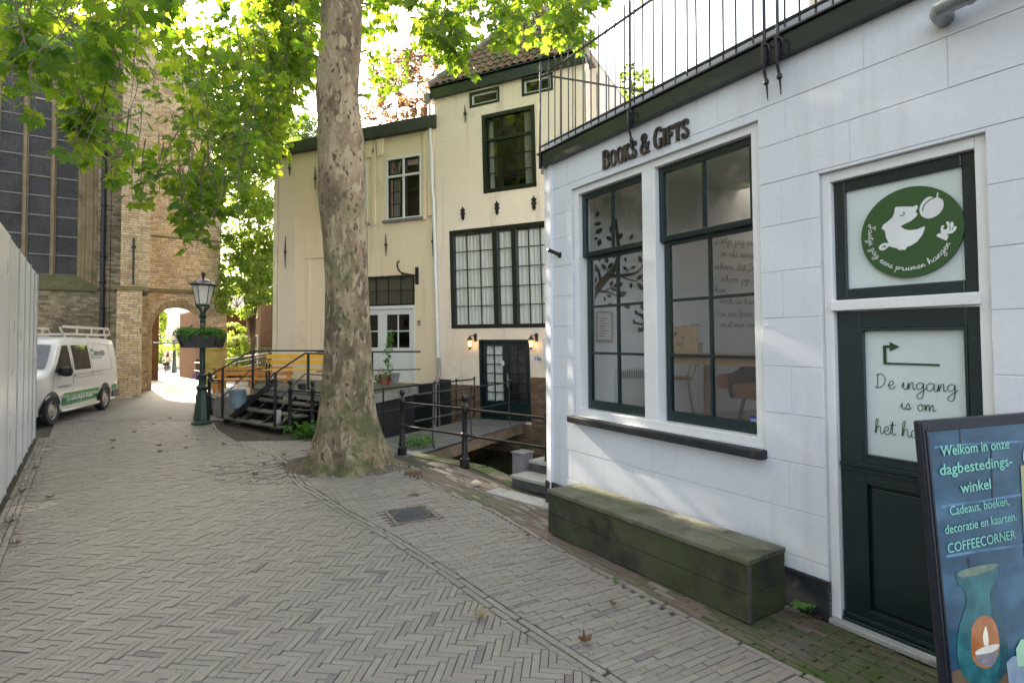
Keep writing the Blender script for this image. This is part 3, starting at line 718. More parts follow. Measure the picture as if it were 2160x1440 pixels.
# letters BOOKS & GIFTS (serif capitals with thick and thin strokes)
SER = {
 'B': ([[(0, 0), (0, 1)], [(0, 1), (.3, .99), (.44, .87), (.42, .65), (.28, .54), (0, .53)], [(.1, .53), (.36, .5), (.52, .36), (.5, .14), (.33, .01), (0, 0)]], [(-.1, .1, 0), (-.1, .1, 1)], .66),
 'O': ([[(.33, 1), (.12, .9), (.0, .62), (0, .38), (.12, .1), (.33, 0), (.54, .1), (.66, .38), (.66, .62), (.54, .9), (.33, 1)]], [], .82),
 'K': ([[(0, 0), (0, 1)], [(.05, .48), (.46, .97)], [(.16, .58), (.52, .03)]], [(-.1, .12, 0), (-.1, .12, 1), (.34, .58, 1), (.42, .68, 0)], .72),
 'S': ([[(.46, .74), (.44, .93), (.26, 1), (.06, .93), (.02, .73), (.12, .6), (.38, .44), (.5, .27), (.44, .08), (.24, 0), (.04, .07), (0, .27)]], [], .62),
 '&': ([[(.72, .0), (.16, .68), (.14, .88), (.3, 1), (.44, .9), (.42, .72), (.12, .46), (0, .25), (.1, .04), (.34, 0), (.56, .14), (.66, .5)]], [(.56, .8, .5), (.62, .84, 0)], .86),
 'G': ([[(.58, .8), (.5, .97), (.3, 1), (.1, .86), (0, .5), (.1, .14), (.32, 0), (.56, .08)], [(.56, 0.02), (.56, .42)]], [(.42, .7, .42)], .78),
 'I': ([[(0, 0), (0, 1)]], [(-.1, .12, 0), (-.1, .12, 1)], .3),
 'F': ([[(0, 0), (0, 1)], [(0, .98), (.44, .98)], [(.44, .98), (.46, .78)], [(0, .52), (.3, .52)], [(.3, .62), (.3, .42)]], [(-.1, .12, 0)], .58),
 'T': ([[(.26, 0), (.26, 1)], [(-.04, .98), (.56, .98)], [(-.04, .98), (-.06, .78)], [(.56, .98), (.58, .78)]], [(.14, .4, 0)], .64)}
sg = thing('shop_lettering', 'dark raised serif letters reading BOOKS & GIFTS on the white wall above the shop window', 'sign', tuple(S.p(.6, .02, 3.4)))
LB0 = S.uh(1273, 357, .02); LB1 = S.uh(1455, 290, .02)
hL = S.uh(1273, 328, .02)[1] - LB0[1]; big = S.uh(1383, 288, .02)[1] - S.uh(1383, 318, .02)[1]
print('letters', LB0, LB1, hL, big)
txt = 'BOOKS & GIFTS'; bigs = {0, 6, 8}
sc_ = [1.18 if i in bigs else 1.0 for i in range(len(txt))]
adv = [(.42 if ch == ' ' else SER[ch][2] + .13) * s_ for ch, s_ in zip(txt, sc_)]
k = (LB1[0] - LB0[0]) / sum(adv); x = LB0[0]; hcap = .155
for ch, s_, ad in zip(txt, sc_, adv):
    if ch != ' ':
        t = MB(); sy = hcap * s_; sx = k * s_
        h0 = LB0[1] + (LB1[1] - LB0[1]) * 0 + .0
        st, sf, _ = SER[ch]
        dz = 0
        for s in st:
            P = spline(s, 4) if len(s) > 2 else s
            P = [(x + a * sx, h0 + b * sy) for a, b in P]
            dz += .0012
            t.ribbon(S, P, .02, .004, .022 + dz, wf=lambda v: .010 + .020 * min(1, abs(v.y)) ** 1.3)
        for a, b, y in sf:
            dz += .0012; yy = h0 + y * sy + (.006 if y == 0 else (-.006 if y == 1 else 0)); t.box(S, x + a * sx, x + b * sx, .004, .022 + dz, yy - .006, yy + .006)
        t.build('letter', mat('sign_letter', (.03, .022, .022), rough=.5) if 'sign_letter' not in bpy.data.materials else bpy.data.materials['sign_letter'], sg)
    x += ad * k
# ---- handwriting
HW = {
 'a': ([[(.9, .85), (.5, 1), (.1, .6), (.2, .1), (.55, .05), (.88, .6), (.95, .95), (.92, .2), (1.1, 0), (1.35, .3)]], 1.25),
 'b': ([[(0, .1), (.5, 1.6), (.45, 2), (.2, 1.6), (.15, 0), (.6, 0), (.85, .5), (.5, .9), (1.1, .8)]], 1.05),
 'c': ([[(.85, .85), (.5, 1), (.1, .5), (.4, 0), (.95, .3)]], .9),
 'd': ([[(.9, .8), (.5, 1), (.1, .5), (.4, 0), (.85, .4), (1.05, 2), (.95, .3), (1.2, 0), (1.35, .2)]], 1.25),
 'e': ([[(.05, .35), (.65, .6), (.7, .95), (.4, 1), (.15, .5), (.35, 0), (.75, .1), (1.0, .4)]], .95),
 'g': ([[(.85, .85), (.5, 1), (.1, .6), (.3, .1), (.75, .4), (.9, .95), (.8, -.6), (.4, -1.1), (.1, -.7), (.7, -.1), (1.25, .35)]], 1.15),
 'h': ([[(0, .1), (.5, 1.6), (.45, 2), (.2, 1.6), (.15, 0), (.4, .8), (.75, 1), (.8, .2), (1.0, 0), (1.25, .3)]], 1.15),
 'i': ([[(0, .2), (.25, .95), (.25, .2), (.45, 0), (.7, .3)], [(.33, 1.38), (.36, 1.44)]], .65),
 'j': ([[(0, .3), (.3, 1), (.25, -.6), (0, -1.1), (-.2, -.8), (.5, .2)], [(.35, 1.38), (.38, 1.44)]], .5),
 'k': ([[(0, .1), (.45, 1.7), (.35, 2), (.2, 1.5), (.15, 0), (.2, .5), (.65, 1), (.35, .55), (.8, 0), (1.05, .25)]], 1.0),
 'l': ([[(0, .1), (.45, 1.6), (.35, 2), (.15, 1.4), (.2, .1), (.5, .1), (.6, .3)]], .6),
 'm': ([[(0, .2), (.18, .95), (.15, 0), (.35, .8), (.6, .95), (.62, 0), (.85, .8), (1.1, .95), (1.15, .1), (1.5, .3)]], 1.45),
 'n': ([[(0, .2), (.18, .95), (.15, 0), (.4, .8), (.68, .95), (.7, .1), (1.0, .25)]], .98),
 'o': ([[(.5, 1), (.1, .6), (.3, 0), (.75, .2), (.75, .8), (.5, 1), (.7, .8), (1.1, .95)]], 1.0),
 'p': ([[(0, .5), (.3, 1), (.1, -1.1), (.25, .5), (.65, 1), (.85, .6), (.6, .1), (.3, .2), (1.05, .25)]], 1.0),
 'r': ([[(0, .2), (.2, 1), (.35, .85), (.62, .9), (.6, .3), (.8, 0), (1.0, .3)]], .9),
 's': ([[(0, .1), (.45, 1), (.6, .4), (.35, 0), (.1, .15), (.5, .05), (.9, .3)]], .85),
 't': ([[(0, .1), (.35, 1.8), (.28, .3), (.5, 0), (.8, .3)], [(-.1, 1.25), (.8, 1.38)]], .7),
 'u': ([[(0, .9), (.1, .1), (.5, .1), (.7, .95), (.75, .1), (1.05, .25)]], 1.0),
 'v': ([[(0, .9), (.35, 0), (.7, .95), (1, .85)]], .95),
 'w': ([[(0, .9), (.2, 0), (.5, .8), (.75, 0), (1.1, .95), (1.3, .85)]], 1.25),
 'z': ([[(0, .8), (.6, .95), (.15, .1), (.5, -.1), (.5, -.8), (.1, -1.05), (.3, -.3), (.95, .35)]], .9),
 'A': ([[(0, 0), (.6, 2), (.9, 0)], [(.1, .7), (1.1, .8)]], 1.2),
 'D': ([[(.35, 1.85), (.25, .15), (0, .15), (.2, 0), (.9, .3), (1.25, 1.2), (.8, 1.95), (.1, 1.7)]], 1.5),
 'J': ([[(1.2, 1.9), (.5, 2.05), (.1, 1.6), (.6, 1.3)], [(.8, 1.95), (.55, .2), (.2, -.5), (-.2, -.2), (.4, .3), (1.0, .4)]], 1.15),
 'K': ([[(.3, 1.9), (.1, 0)], [(.9, 1.8), (.2, .9), (.9, 0)]], 1.1),
 ',': ([[(.1, .1), (0, -.3)]], .4), '-': ([[(0, .5), (.5, .5)]], .7), ' ': ([], .75)}
def hand(mb, F, s, u, h, xh, d, wd, path=None, sx=1.0, align='L'):
    tot = sum(HW.get(c, HW['n'])[1] for c in s) * xh * sx
    x = u - (tot / 2 if align == 'C' else 0); x0 = x
    for c in s:
        st, ad = HW.get(c, HW['n'])
        for q in st:
            P = spline(q, 4)
            if path: P = [path(x - x0 + a * xh * sx, b * xh) for a, b in P]
            else: P = [(x + a * xh * sx, h + b * xh) for a, b in P]
            mb.ribbon(F, P, wd, d, d)
        x += ad * xh * sx
M['ink_green'] = mat('green_lettering', (.02, .06, .015), rough=.5, fine=0)
M['sign_green'] = mat('sign_green', (.030, .085, .022), (.034, .09, .026), 3, .4, fine=0)
M['sign_white'] = mat('sign_white', (.80, .82, .84), rough=.4, fine=0)
dg = dd - .024
t = MB(); tl = lambda: t.build('lettering', M['ink_green'], do, recalc=False)
hand(t, S, 'De ingang', (g0 + g1) / 2 + .005, S.uh(1920, 822, dg)[1], .047, dg, .0045, align='C', sx=1.0); tl(); t = MB()
hand(t, S, 'is om', (g0 + g1) / 2 + .02, S.uh(1930, 865, dg)[1], .040, dg, .0045, align='C'); tl(); t = MB()
hand(t, S, 'het hoekje', g0 + .06, S.uh(1843, 912, dg)[1], .047, dg, .0045, sx=.92)
t.build('lettering', M['ink_green'], do, recalc=False)
a = S.uh(1867, 765, dg); b = S.uh(1982, 763, dg); c = S.uh(1867, 731, dg); th = .009
t = MB(); t.box(S, a[0] - th, b[0], dg - .001, dg + .002, a[1] - th, a[1] + th * .3); t.box(S, a[0] - th, a[0] + th, dg - .001, dg + .002, a[1], c[1] + th)
t.box(S, a[0], a[0] + .035, dg - .001, dg + .0015, c[1] - th * .8, c[1] + th); t.slab(S, [(a[0] + .03, c[1] - .028), (a[0] + .03, c[1] + .03), (a[0] + .085, c[1])], dg - .001, dg + .002)
t.build('arrow', M['ink_green'], do)
# round sign in the toplight
cs = S.uh(1915, 489, -.05); rad = (S.uh(2023, 480, -.05)[0] - S.uh(1807, 500, -.05)[0]) / 2
print('sign', cs, rad)
sn = thing('round_sign', 'round dark green sign with white head and plum above the green door', 'sign', tuple(S.p(cs[0], -.05, cs[1])))
t = MB(); n = 64; e0 = -.086; e1 = -.066
t.slab(S, [(cs[0] + rad * math.cos(2 * math.pi * i / n), cs[1] + rad * math.sin(2 * math.pi * i / n)) for i in range(n)], e0, e1)
t.build('disc', M['sign_green'], sn, bev=.002)
sd0, sd1 = e1, e1 + .0015
# artwork traced in the sign's own flat coordinates (1440-px zoom: centre 760,720; radii 705 x 635)
_rz = lambda px, py: S.uh(1800 + px / 6.546, 380 + py / 6.546, sd1)
def art(pts, m, mb, sm=True, n=3, d0=sd0, d1=sd1):
    P = [_rz(*p) for p in (spline(pts + [pts[0]], n) if sm else pts)]
    mb.prism([S.p(u, d1, h) for u, h in P], S.N * (d0 - d1))
t = MB()
art([(575, 385), (590, 370), (700, 365), (830, 366), (858, 348), (880, 348), (890, 365), (880, 400), (858, 430), (868, 450), (888, 462), (870, 500), (800, 560), (720, 600), (650, 635), (700, 675), (780, 692), (880, 680), (985, 635), (985, 670), (950, 760), (880, 850), (800, 900), (740, 922), (710, 968), (680, 955), (645, 970), (600, 940), (495, 915), (488, 870), (450, 790), (440, 715), (425, 690), (390, 672), (410, 620), (470, 575), (540, 515), (565, 450)], 0, t, sm=False)
art([(500, 872), (440, 866), (380, 890), (352, 935), (375, 968), (430, 965), (480, 920), (505, 905)], 0, t, n=4, d1=sd1 + .0003)
art([(1060, 225), (1000, 250), (940, 320), (913, 400), (930, 480), (990, 522), (1060, 528), (1150, 490), (1220, 420), (1247, 340), (1230, 270), (1160, 236), (1110, 240)], 0, t)
art([(1158, 170), (1175, 172), (1166, 232), (1146, 232)], 0, t, sm=False)
art([(1145, 770), (1170, 735), (1210, 735), (1205, 690), (1210, 640), (1240, 620), (1258, 632), (1235, 665), (1262, 685), (1290, 675), (1305, 640), (1280, 590), (1290, 568), (1320, 575), (1338, 620), (1345, 580), (1370, 572), (1386, 600), (1375, 655), (1400, 635), (1425, 640), (1420, 680), (1370, 730), (1290, 748), (1315, 770), (1285, 836), (1200, 800)], 0, t, sm=False)
t.build('emblem', M['sign_white'], sn, recalc=False)
t = MB()
for P in ([(640, 490), (672, 492), (698, 475), (702, 450), (690, 435)], [(1135, 238), (1060, 270), (1000, 320), (965, 380), (960, 425)], [(395, 932), (430, 905), (440, 915), (432, 930)]):
    t.ribbon(S, [_rz(*p) for p in spline(P, 4)], .006, sd1 + .0008, sd1 + .0008)
t.ribbon(S, [_rz(*p) for p in [(1330, 620), (1340, 680), (1325, 700)]], .004, sd1 + .0008, sd1 + .0008); t.ribbon(S, [_rz(*p) for p in [(1375, 650), (1368, 690)]], .004, sd1 + .0008, sd1 + .0008)
t.build('line_art', M['sign_green'], sn, recalc=False)
t = MB()
def arc(r0, a0):
    return lambda x, y: (cs[0] + (r0 - y) * math.cos(a0 + x / r0), cs[1] + (r0 - y) * math.sin(a0 + x / r0))
hand(t, S, 'Jantje zag eens pruimen hangen', 0, 0, .0185, sd1 + .0008, .0038, path=arc(rad * .84, R(160)), sx=1.33)
t.build('lettering', M['sign_white'], sn, recalc=False)
# ------------------------------------------------------------------ shop interior
M['in_white'] = mat('room_plaster', (.78, .78, .80), (.74, .74, .77), 2, .9, fine=.02)
rm = thing('shop_room', 'white painted room behind the shop window with a black leafy tree painted on its wall', 'room', tuple(S.p(2, -2, .9)))
FZ = 1.0
t = MB(); t.box(RS, .05, 4.9, -6.4, -.34, FZ - .1, FZ); t.build('floor', mat('room_floor', (.30, .22, .15), (.24, .17, .11), 2, .5), rm)
t = MB(); t.box(SW, .34, 7, -.26, -.15, FZ, CT); t.build('wall', M['in_white'], rm)
t = MB(); t.box(RS, 4.9, 5.0, -6.4, -.34, FZ, CT); t.box(RS, .6, 4.9, -6.5, -6.4, FZ, FZ + 1.2); t.box(RS, 3.6, 4.9, -6.5, -6.4, FZ + 1.2, CT); t.build('wall', M['in_white'], rm)  # unseen back wall left partly open to let more daylight in
t = MB()
for a, b, c, d in ((.0, sk[0], -6.4, -.34), (sk[1], 4.9, -6.4, -.34), (sk[0], sk[1], -6.4, sk[2]), (sk[0], sk[1], sk[3], -.34)): t.box(RS, a, b, c, d, CT - .12, CT - .05)
t.build('ceiling', M['in_white'], rm)
DW = -.272                                         # wall drawings stand 5 mm in front of the room wall
DWF = Frame(SW.p(0, 0, 0), (.948, .32))            # right-handed towards the viewer
def wz(px, py): 
    a = DWF.uh(px, py, .27); return a
M['wall_black'] = mat('wall_sticker', (.03, .035, .028), rough=.6, fine=0)
def wl(pts): return [wz(1240 + x / 4.8, 420 + y / 4.8) for x, y in pts]
t = MB()
def tap(pts, w0, w1):
    P = [Vector(p) for p in spline(wl(pts), 5)]; k = len(P)
    for i in range(k - 1):
        d = (P[i + 1] - P[i]).normalized(); nn = Vector((-d.y, d.x)); a = lerp(w0, w1, i / k) / 2; b = lerp(w0, w1, (i + 1) / k) / 2
        t.add([DWF.p(q.x, .275, q.y) for q in (P[i] + nn * a, P[i] - nn * a, P[i + 1] - nn * b, P[i + 1] + nn * b)], [(0, 1, 2, 3)])
tap([(40, 1000), (75, 930), (200, 780), (270, 700), (310, 560), (300, 400), (280, 200)], .10, .03)
tap([(200, 780), (330, 775), (450, 755), (520, 720), (585, 620)], .05, .008)
tap([(340, 780), (420, 815), (500, 830)], .025, .006); tap([(130, 860), (110, 740), (70, 660)], .04, .02); tap([(90, 930), (200, 940), (300, 985)], .03, .006)
tap([(390, 760), (420, 700)], .01, .004); tap([(330, 575), (390, 530)], .014, .008); tap([(200, 760), (200, 690)], .01, .004); tap([(150, 940), (250, 885)], .012, .005)
tap([(-140, 1500), (-60, 1200), (30, 1000)], .22, .12)
t.build('tree_drawing', M['wall_black'], rm, recalc=False)
t = MB()
for x, y, a, L in [(95, 155, 70, 70), (100, 250, 15, 75), (110, 325, 35, 90), (115, 440, 75, 80), (80, 400, 0, 50), (235, 310, 100, 80), (215, 400, 150, 80), (320, 380, 45, 95), (438, 385, 60, 70), (450, 500, 20, 85), (117, 600, 90, 70), (185, 610, 105, 85), (245, 570, 150, 80), (160, 685, 130, 75), (227, 675, 55, 75), (378, 612, 90, 50), (375, 700, 140, 60), (455, 690, 30, 60), (527, 610, 110, 80), (80, 700, 90, 80), (75, 820, 80, 70), (237, 855, 70, 65), (260, 915, 160, 65), (305, 870, 20, 110), (340, 960, 15, 110), (212, 980, 160, 55), (168, 1010, 100, 50), (525, 790, 35, 80), (435, 875, 90, 60), (530, 885, 125, 95), (575, 830, 170, 70), (585, 740, 150, 60), (390, 1080, 150, 90), (230, 1070, 150, 60), (630, 500, 90, 90), (640, 640, 70, 80), (650, 300, 60, 80), (560, 300, 110, 70)]:
    a = R(a); ca_, sa_ = math.cos(a), -math.sin(a); w_ = L * .27
    P = []
    for s_, q in ((-.5, 0), (-.25, .8), (.05, 1), (.3, .7), (.5, 0), (.3, -.7), (.05, -1), (-.25, -.8)):
        P.append((x + s_ * L * ca_ + q * w_ * sa_ * -1, y + s_ * L * sa_ + q * w_ * ca_))
    t.add([DWF.p(u_, .275, h_) for u_, h_ in wl(P)], [tuple(range(8))])
t.build('leaf_drawing', M['wall_black'], rm, recalc=False)['kind'] = 'stuff'
t = MB()                                            # climbing child silhouette
P = [(600, 1030), (560, 1060), (520, 1080), (540, 1115), (585, 1135), (560, 1160), (510, 1150), (485, 1120), (465, 1140), (480, 1165), (530, 1190), (560, 1230), (545, 1255), (480, 1240), (470, 1215), (452, 1220), (455, 1262), (520, 1270), (560, 1280), (545, 1300), (505, 1300), (510, 1345), (545, 1340), (590, 1310), (660, 1290), (690, 1180), (680, 1080), (650, 1040)]
t.add([DWF.p(u_, .275, h_) for u_, h_ in wl(P)], [tuple(range(len(P)))]); t.build('child_drawing', M['wall_black'], rm, recalc=False)
t = MB()
for i, s_ in enumerate(['Jantje zag eens pruimen', 'o! als eieren zo groot', 'scheen, dat Jantje', 'schoon zijn vader', 'hem', 'noch de tuinman, dan', 'Aan een boom zo', 'mist men een pruim']):
    p0 = DWF.uh(1508 + (12 if i % 2 else 0), [512, 540, 567, 594, 617, 640, 667, 690][i], .27); hand(t, DWF, s_, p0[0], p0[1], .045, .275, .008, sx=1.05)
t.build('wall_writing', mat('wall_ink', (.30, .28, .28), rough=.7), rm, recalc=False)
def item(name, label, cat, mb, m, **k): o = mb.build(name, m, **k); return tag(o, label, cat)
# framed notice on the inside wall
p = DWF.rc((1256, 656), (1292, 720), .27)
ps = thing('notice', 'small paper notice with a checkered border seen through the left shop window', 'notice', tuple(DWF.p(p[0], .28, p[2])))
t = MB(); t.box(DWF, p[0], p[1], .276, .281, p[2], p[3]); t.build('sheet', mat('paper', (.72, .70, .68), rough=.8), ps)
t = MB(); k = 9
for i in range(14):
    h = lerp(p[2], p[3], i / 14); hh_ = (p[3] - p[2]) / 28
    for a in (p[0], p[1] - .025): t.box(DWF, a, a + .025, .2815, .2825, h, h + hh_)
for i in range(7):
    a = lerp(p[0] + .03, p[1] - .03, i / 7); ww_ = (p[1] - p[0]) / 16
    for h in (p[2], p[3] - .02): t.box(DWF, a, a + ww_, .2815, .2825, h, h + .02)
for i in range(8):
    h = lerp(p[2] + .06, p[3] - .06, i / 8); t.box(DWF, p[0] + .05, p[0] + .05 + (p[1] - p[0]) * (.3 + .25 * ((i * 7) % 3) / 2), .2815, .2825, h, h + .008)
tag(t.build('print', mat('print_brown', (.25, .14, .12), rough=.8), ps), kind='stuff')
# radiator
p = DWF.rc((1296, 776), (1385, 862), .27)
ra = thing('radiator', 'white wall radiator with a slotted top grille inside the shop', 'radiator', tuple(DWF.p(p[0], .3, p[2])))
t = MB(); t.box(DWF, p[0], p[1], .285, .36, p[2], p[3]); t.build('body', mat('radiator_white', (.66, .66, .66), rough=.4), ra, bev=.008)
t = MB(); n_ = 22
for i in range(n_): a = lerp(p[0] + .02, p[1] - .02, i / n_); t.box(DWF, a, a + .006, .361, .366, p[3] - .12, p[3] - .03)
t.build('grille', mat('grille_dark', (.05, .05, .05)), ra)
# table: stands in the room near the right window
wood = mat('beech', (.42, .26, .13), (.34, .20, .10), 3, .5, stretch=(1, 9, 9), bump=.1)
tb = thing('table', 'wooden table behind the right shop window', 'table', tuple(RS.p(2.0, -1.25, FZ)))
TZ = FZ + .745
t = MB(); t.box(RS, 1.0, 2.75, -1.55, -.62, TZ - .03, TZ); t.build('top', wood, tb, bev=.004)
t = MB(); t.box(RS, 1.06, 2.69, -1.5, -.67, TZ - .10, TZ - .031); t.build('apron', wood, tb)
for a, b in ((1.06, -.72), (2.62, -.72), (1.06, -1.5), (2.62, -1.5)):
    t = MB(); t.box(RS, a, a + .06, b, b + .06, FZ, TZ - .10); t.build('leg', wood, tb)
# cardboard sign
p0 = RS.uh(1404, 738, -.75); card = thing('cardboard_sign', 'brown cardboard sign reading ijsjes te koop on the table in the shop window', 'sign', tuple(RS.p(1.95, -.75, TZ)))
pr_ = RS.rc((1405, 681), (1471, 738), -.75); print('card', pr_, TZ)
c0, c1 = pr_[0], pr_[1]; ch = pr_[3] - pr_[2]
t = MB(); t.box(RS, c0, c1, -.755, -.75, TZ, TZ + ch); t.build('board', mat('cardboard', (.50, .34, .20), (.44, .29, .17), 5, .85), card)
t = MB(); wi = (c1 - c0)
hand(t, RS, 'ijsjes', c0 + wi * .28, TZ + ch * .70, .022, -.7485, .004, sx=wi * .95); hand(t, RS, 'te', c0 + wi * .52, TZ + ch * .54, .016, -.7485, .004); hand(t, RS, 'koop', c0 + wi * .34, TZ + ch * .30, .024, -.7485, .004, sx=.9)
for cx_, cy_ in ((.12, .28), (.86, .5)):
    t.ribbon(RS, [(c0 + wi * cx_ + .018 * math.cos(a_ / 8 * 6.283), TZ + ch * cy_ + .018 * math.sin(a_ / 8 * 6.283)) for a_ in range(9)], .003, -.7485, -.7485)
    t.ribbon(RS, [(c0 + wi * cx_ + .01, TZ + ch * cy_ - .018), (c0 + wi * cx_ + .03, TZ + ch * cy_ - .05)], .004, -.7485, -.7485)
t.build('lettering', mat('felt_pen', (.02, .02, .03)), card, recalc=False)
# chairs
steel = mat('bright_steel', (.45, .45, .45), rough=.3, metal=.8)
def chair(loc, rz, shell, label):
    c = thing('chair', label, 'chair', loc, rz)
    t = MB(); t.box(Frame((0, 0, 0), (1, 0), flip=True), -.21, .21, -.2, .22, .44, .47); t.build('seat', shell, c, local=True, bev=.012)
    F_ = Frame((0, 0, 0), (1, 0), flip=True, lean=.18); t = MB(); t.box(F_, -.2, .2, .14, .17, .60, .86); t.build('backrest', shell, c, local=True, bev=.012)
    for sx_ in (-1, 1):
        t = MB(); t.tube([(sx_ * .2, -.19, .44), (sx_ * .24, -.26, 0)], .011, 8); t.build('leg', steel, c, local=True, smooth=50)
        t = MB(); t.tube([(sx_ * .19, .30, .84), (sx_ * .2, .20, .46), (sx_ * .23, .27, 0)], .011, 8); t.build('leg', steel, c, local=True, smooth=50)
    return c
tan = mat('tan_plywood', (.42, .25, .13), rough=.4); brown = mat('brown_leather', (.20, .075, .045), (.16, .06, .04), 5, .4, bump=.15, bs=60)
chair(tuple(RS.p(.85, -1.15, FZ)), R(-100), tan, 'tan plywood chair with thin steel legs left of the table inside the shop')
q = RS.p(2.0, -2.15, FZ); chair(tuple(q), R(150), tan, 'tan chair behind the table inside the shop')
ac = thing('armchair', 'brown leather tub chair at the right end of the shop window', 'armchair', tuple(RS.p(2.28, -.85, FZ)), R(-60))
t = MB(); t.tube(spline([(-.32, -.25, .50), (-.34, .1, .52), (-.24, .32, .62), (0, .40, .72), (.24, .32, .62), (.34, .1, .52), (.32, -.25, .50)], 5), .07, 10); t.build('arm', brown, ac, local=True, smooth=60)
t = MB()
for i in range(9):
    a0 = R(-20 + i * 27.5); a1 = R(-20 + (i + 1) * 27.5); hh_ = lambda a: .55 + .32 * max(0, math.sin(a))
    for (a, b) in ((a0, a1),):
        t.add([(.36 * math.cos(a), .33 * math.sin(a), .35), (.36 * math.cos(b), .33 * math.sin(b), .35), (.40 * math.cos(b), .38 * math.sin(b), hh_(b)), (.40 * math.cos(a), .38 * math.sin(a), hh_(a)),
               (.29 * math.cos(a), .27 * math.sin(a), .35), (.29 * math.cos(b), .27 * math.sin(b), .35), (.34 * math.cos(b), .33 * math.sin(b), hh_(b)), (.34 * math.cos(a), .33 * math.sin(a), hh_(a))], [(0, 1, 2, 3), (4, 7, 6, 5), (3, 2, 6, 7), (0, 4, 5, 1)])
t.build('backrest', brown, ac, local=True, smooth=50)
t = MB(); t.lathe((0, 0, 0), [(.30, .36), (.33, .40), (.33, .46), (.28, .49)], 20); t.build('seat', brown, ac, local=True, smooth=50)
for a in (45, 135, 225, 315):
    t = MB(); t.tube([(.22 * math.cos(R(a)), .22 * math.sin(R(a)), .37), (.30 * math.cos(R(a)), .30 * math.sin(R(a)), 0)], [.018, .011], 8); t.build('leg', M['black_iron'], ac, local=True, smooth=50)
# pot plant on the table
pp = thing('pot_plant', 'small green leafy plant on the table behind the cardboard sign', 'plant', tuple(RS.p(c0 + .10, -.95, TZ)))
b0 = RS.p(c0 + .10, -.95, TZ)
t = MB(); t.lathe(b0, [(.05, 0), (.065, .11), (.055, .11), (.05, .09)], 14); t.build('pot', M['in_white'], pp, smooth=40)
M['houseleaf'] = leafmat('house_leaf', [(.03, .09, .03), (.05, .13, .04)], [(.1, .3, .05), (.1, .3, .05)], .25)
t = MB()
for i in range(9):
    a = i * 2.4; L = .16 + .04 * (i % 3); z0 = .12 + .018 * i
    d = Vector((math.cos(a), math.sin(a), 0)); s_ = Vector((-d.y, d.x, 0)) * .03; B = b0 + Vector((0, 0, z0))
    t.ct = rnd.random(); t.add([B, B + d * L * .5 + s_ + Vector((0, 0, .05)), B + d * L + Vector((0, 0, .0)), B + d * L * .5 - s_ + Vector((0, 0, .05))], [(0, 1, 2, 3)])
t.build('leaves', M['houseleaf'], pp, recalc=False)['kind'] = 'stuff'
# blue sticker on the glass
p = S.rc((1580, 876), (1605, 893), -.15); t = MB(); t.box(S, p[0], p[1], -.158, -.1565, p[2], p[3]); st_ = t.build('sticker', mat('sticker_blue', (.01, .04, .30), rough=.4)); tag(st_, 'small blue sticker in the bottom right pane of the shop window', 'sticker')
t = MB(); 
for i in range(3): t.box(S, p[0] + .005, p[1] - .008 * (i + 1), -.1563, -.1558, p[2] + .008 + i * .009, p[2] + .012 + i * .009)
tag(t.build('print', M['sign_white'], st_), kind='stuff')
# ------------------------------------------------------------------ bench box under the shop window
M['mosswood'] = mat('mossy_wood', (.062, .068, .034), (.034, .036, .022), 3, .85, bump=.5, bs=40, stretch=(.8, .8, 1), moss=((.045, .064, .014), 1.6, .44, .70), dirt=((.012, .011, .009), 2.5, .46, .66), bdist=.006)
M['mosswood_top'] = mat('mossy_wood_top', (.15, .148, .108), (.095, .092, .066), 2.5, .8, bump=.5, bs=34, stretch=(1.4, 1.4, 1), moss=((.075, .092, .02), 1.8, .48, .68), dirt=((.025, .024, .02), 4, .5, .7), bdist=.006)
b1 = onz(1580, 1318); b2 = onz(1155, 1122); bd = (b1 - b2); BL = bd.length
BF = Frame((b2.x, b2.y, 0), (bd.x, bd.y)); print('bench', b1, b2, BL, BF.uh(1580, 1185), BF.uh(1155, 1030))
bh = .425; bw = .43
bn = thing('bench', 'long mossy green wooden box bench under the shop window', 'bench', tuple(BF.p(BL / 2, -bw / 2, 0)))
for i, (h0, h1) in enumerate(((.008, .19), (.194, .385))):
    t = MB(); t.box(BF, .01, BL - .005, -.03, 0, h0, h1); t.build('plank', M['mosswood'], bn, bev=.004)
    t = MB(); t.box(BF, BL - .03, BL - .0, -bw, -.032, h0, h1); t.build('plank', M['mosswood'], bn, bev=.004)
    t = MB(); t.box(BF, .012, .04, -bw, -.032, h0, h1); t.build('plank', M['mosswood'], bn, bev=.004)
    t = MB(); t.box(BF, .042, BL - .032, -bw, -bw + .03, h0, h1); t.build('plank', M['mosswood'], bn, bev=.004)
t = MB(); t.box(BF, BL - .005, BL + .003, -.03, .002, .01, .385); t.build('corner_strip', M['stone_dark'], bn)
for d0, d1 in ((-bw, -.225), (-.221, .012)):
    t = MB(); t.box(BF, -.0, BL + .008, d0, d1, .389, bh); t.build('plank', M['mosswood_top'], bn, bev=.005)
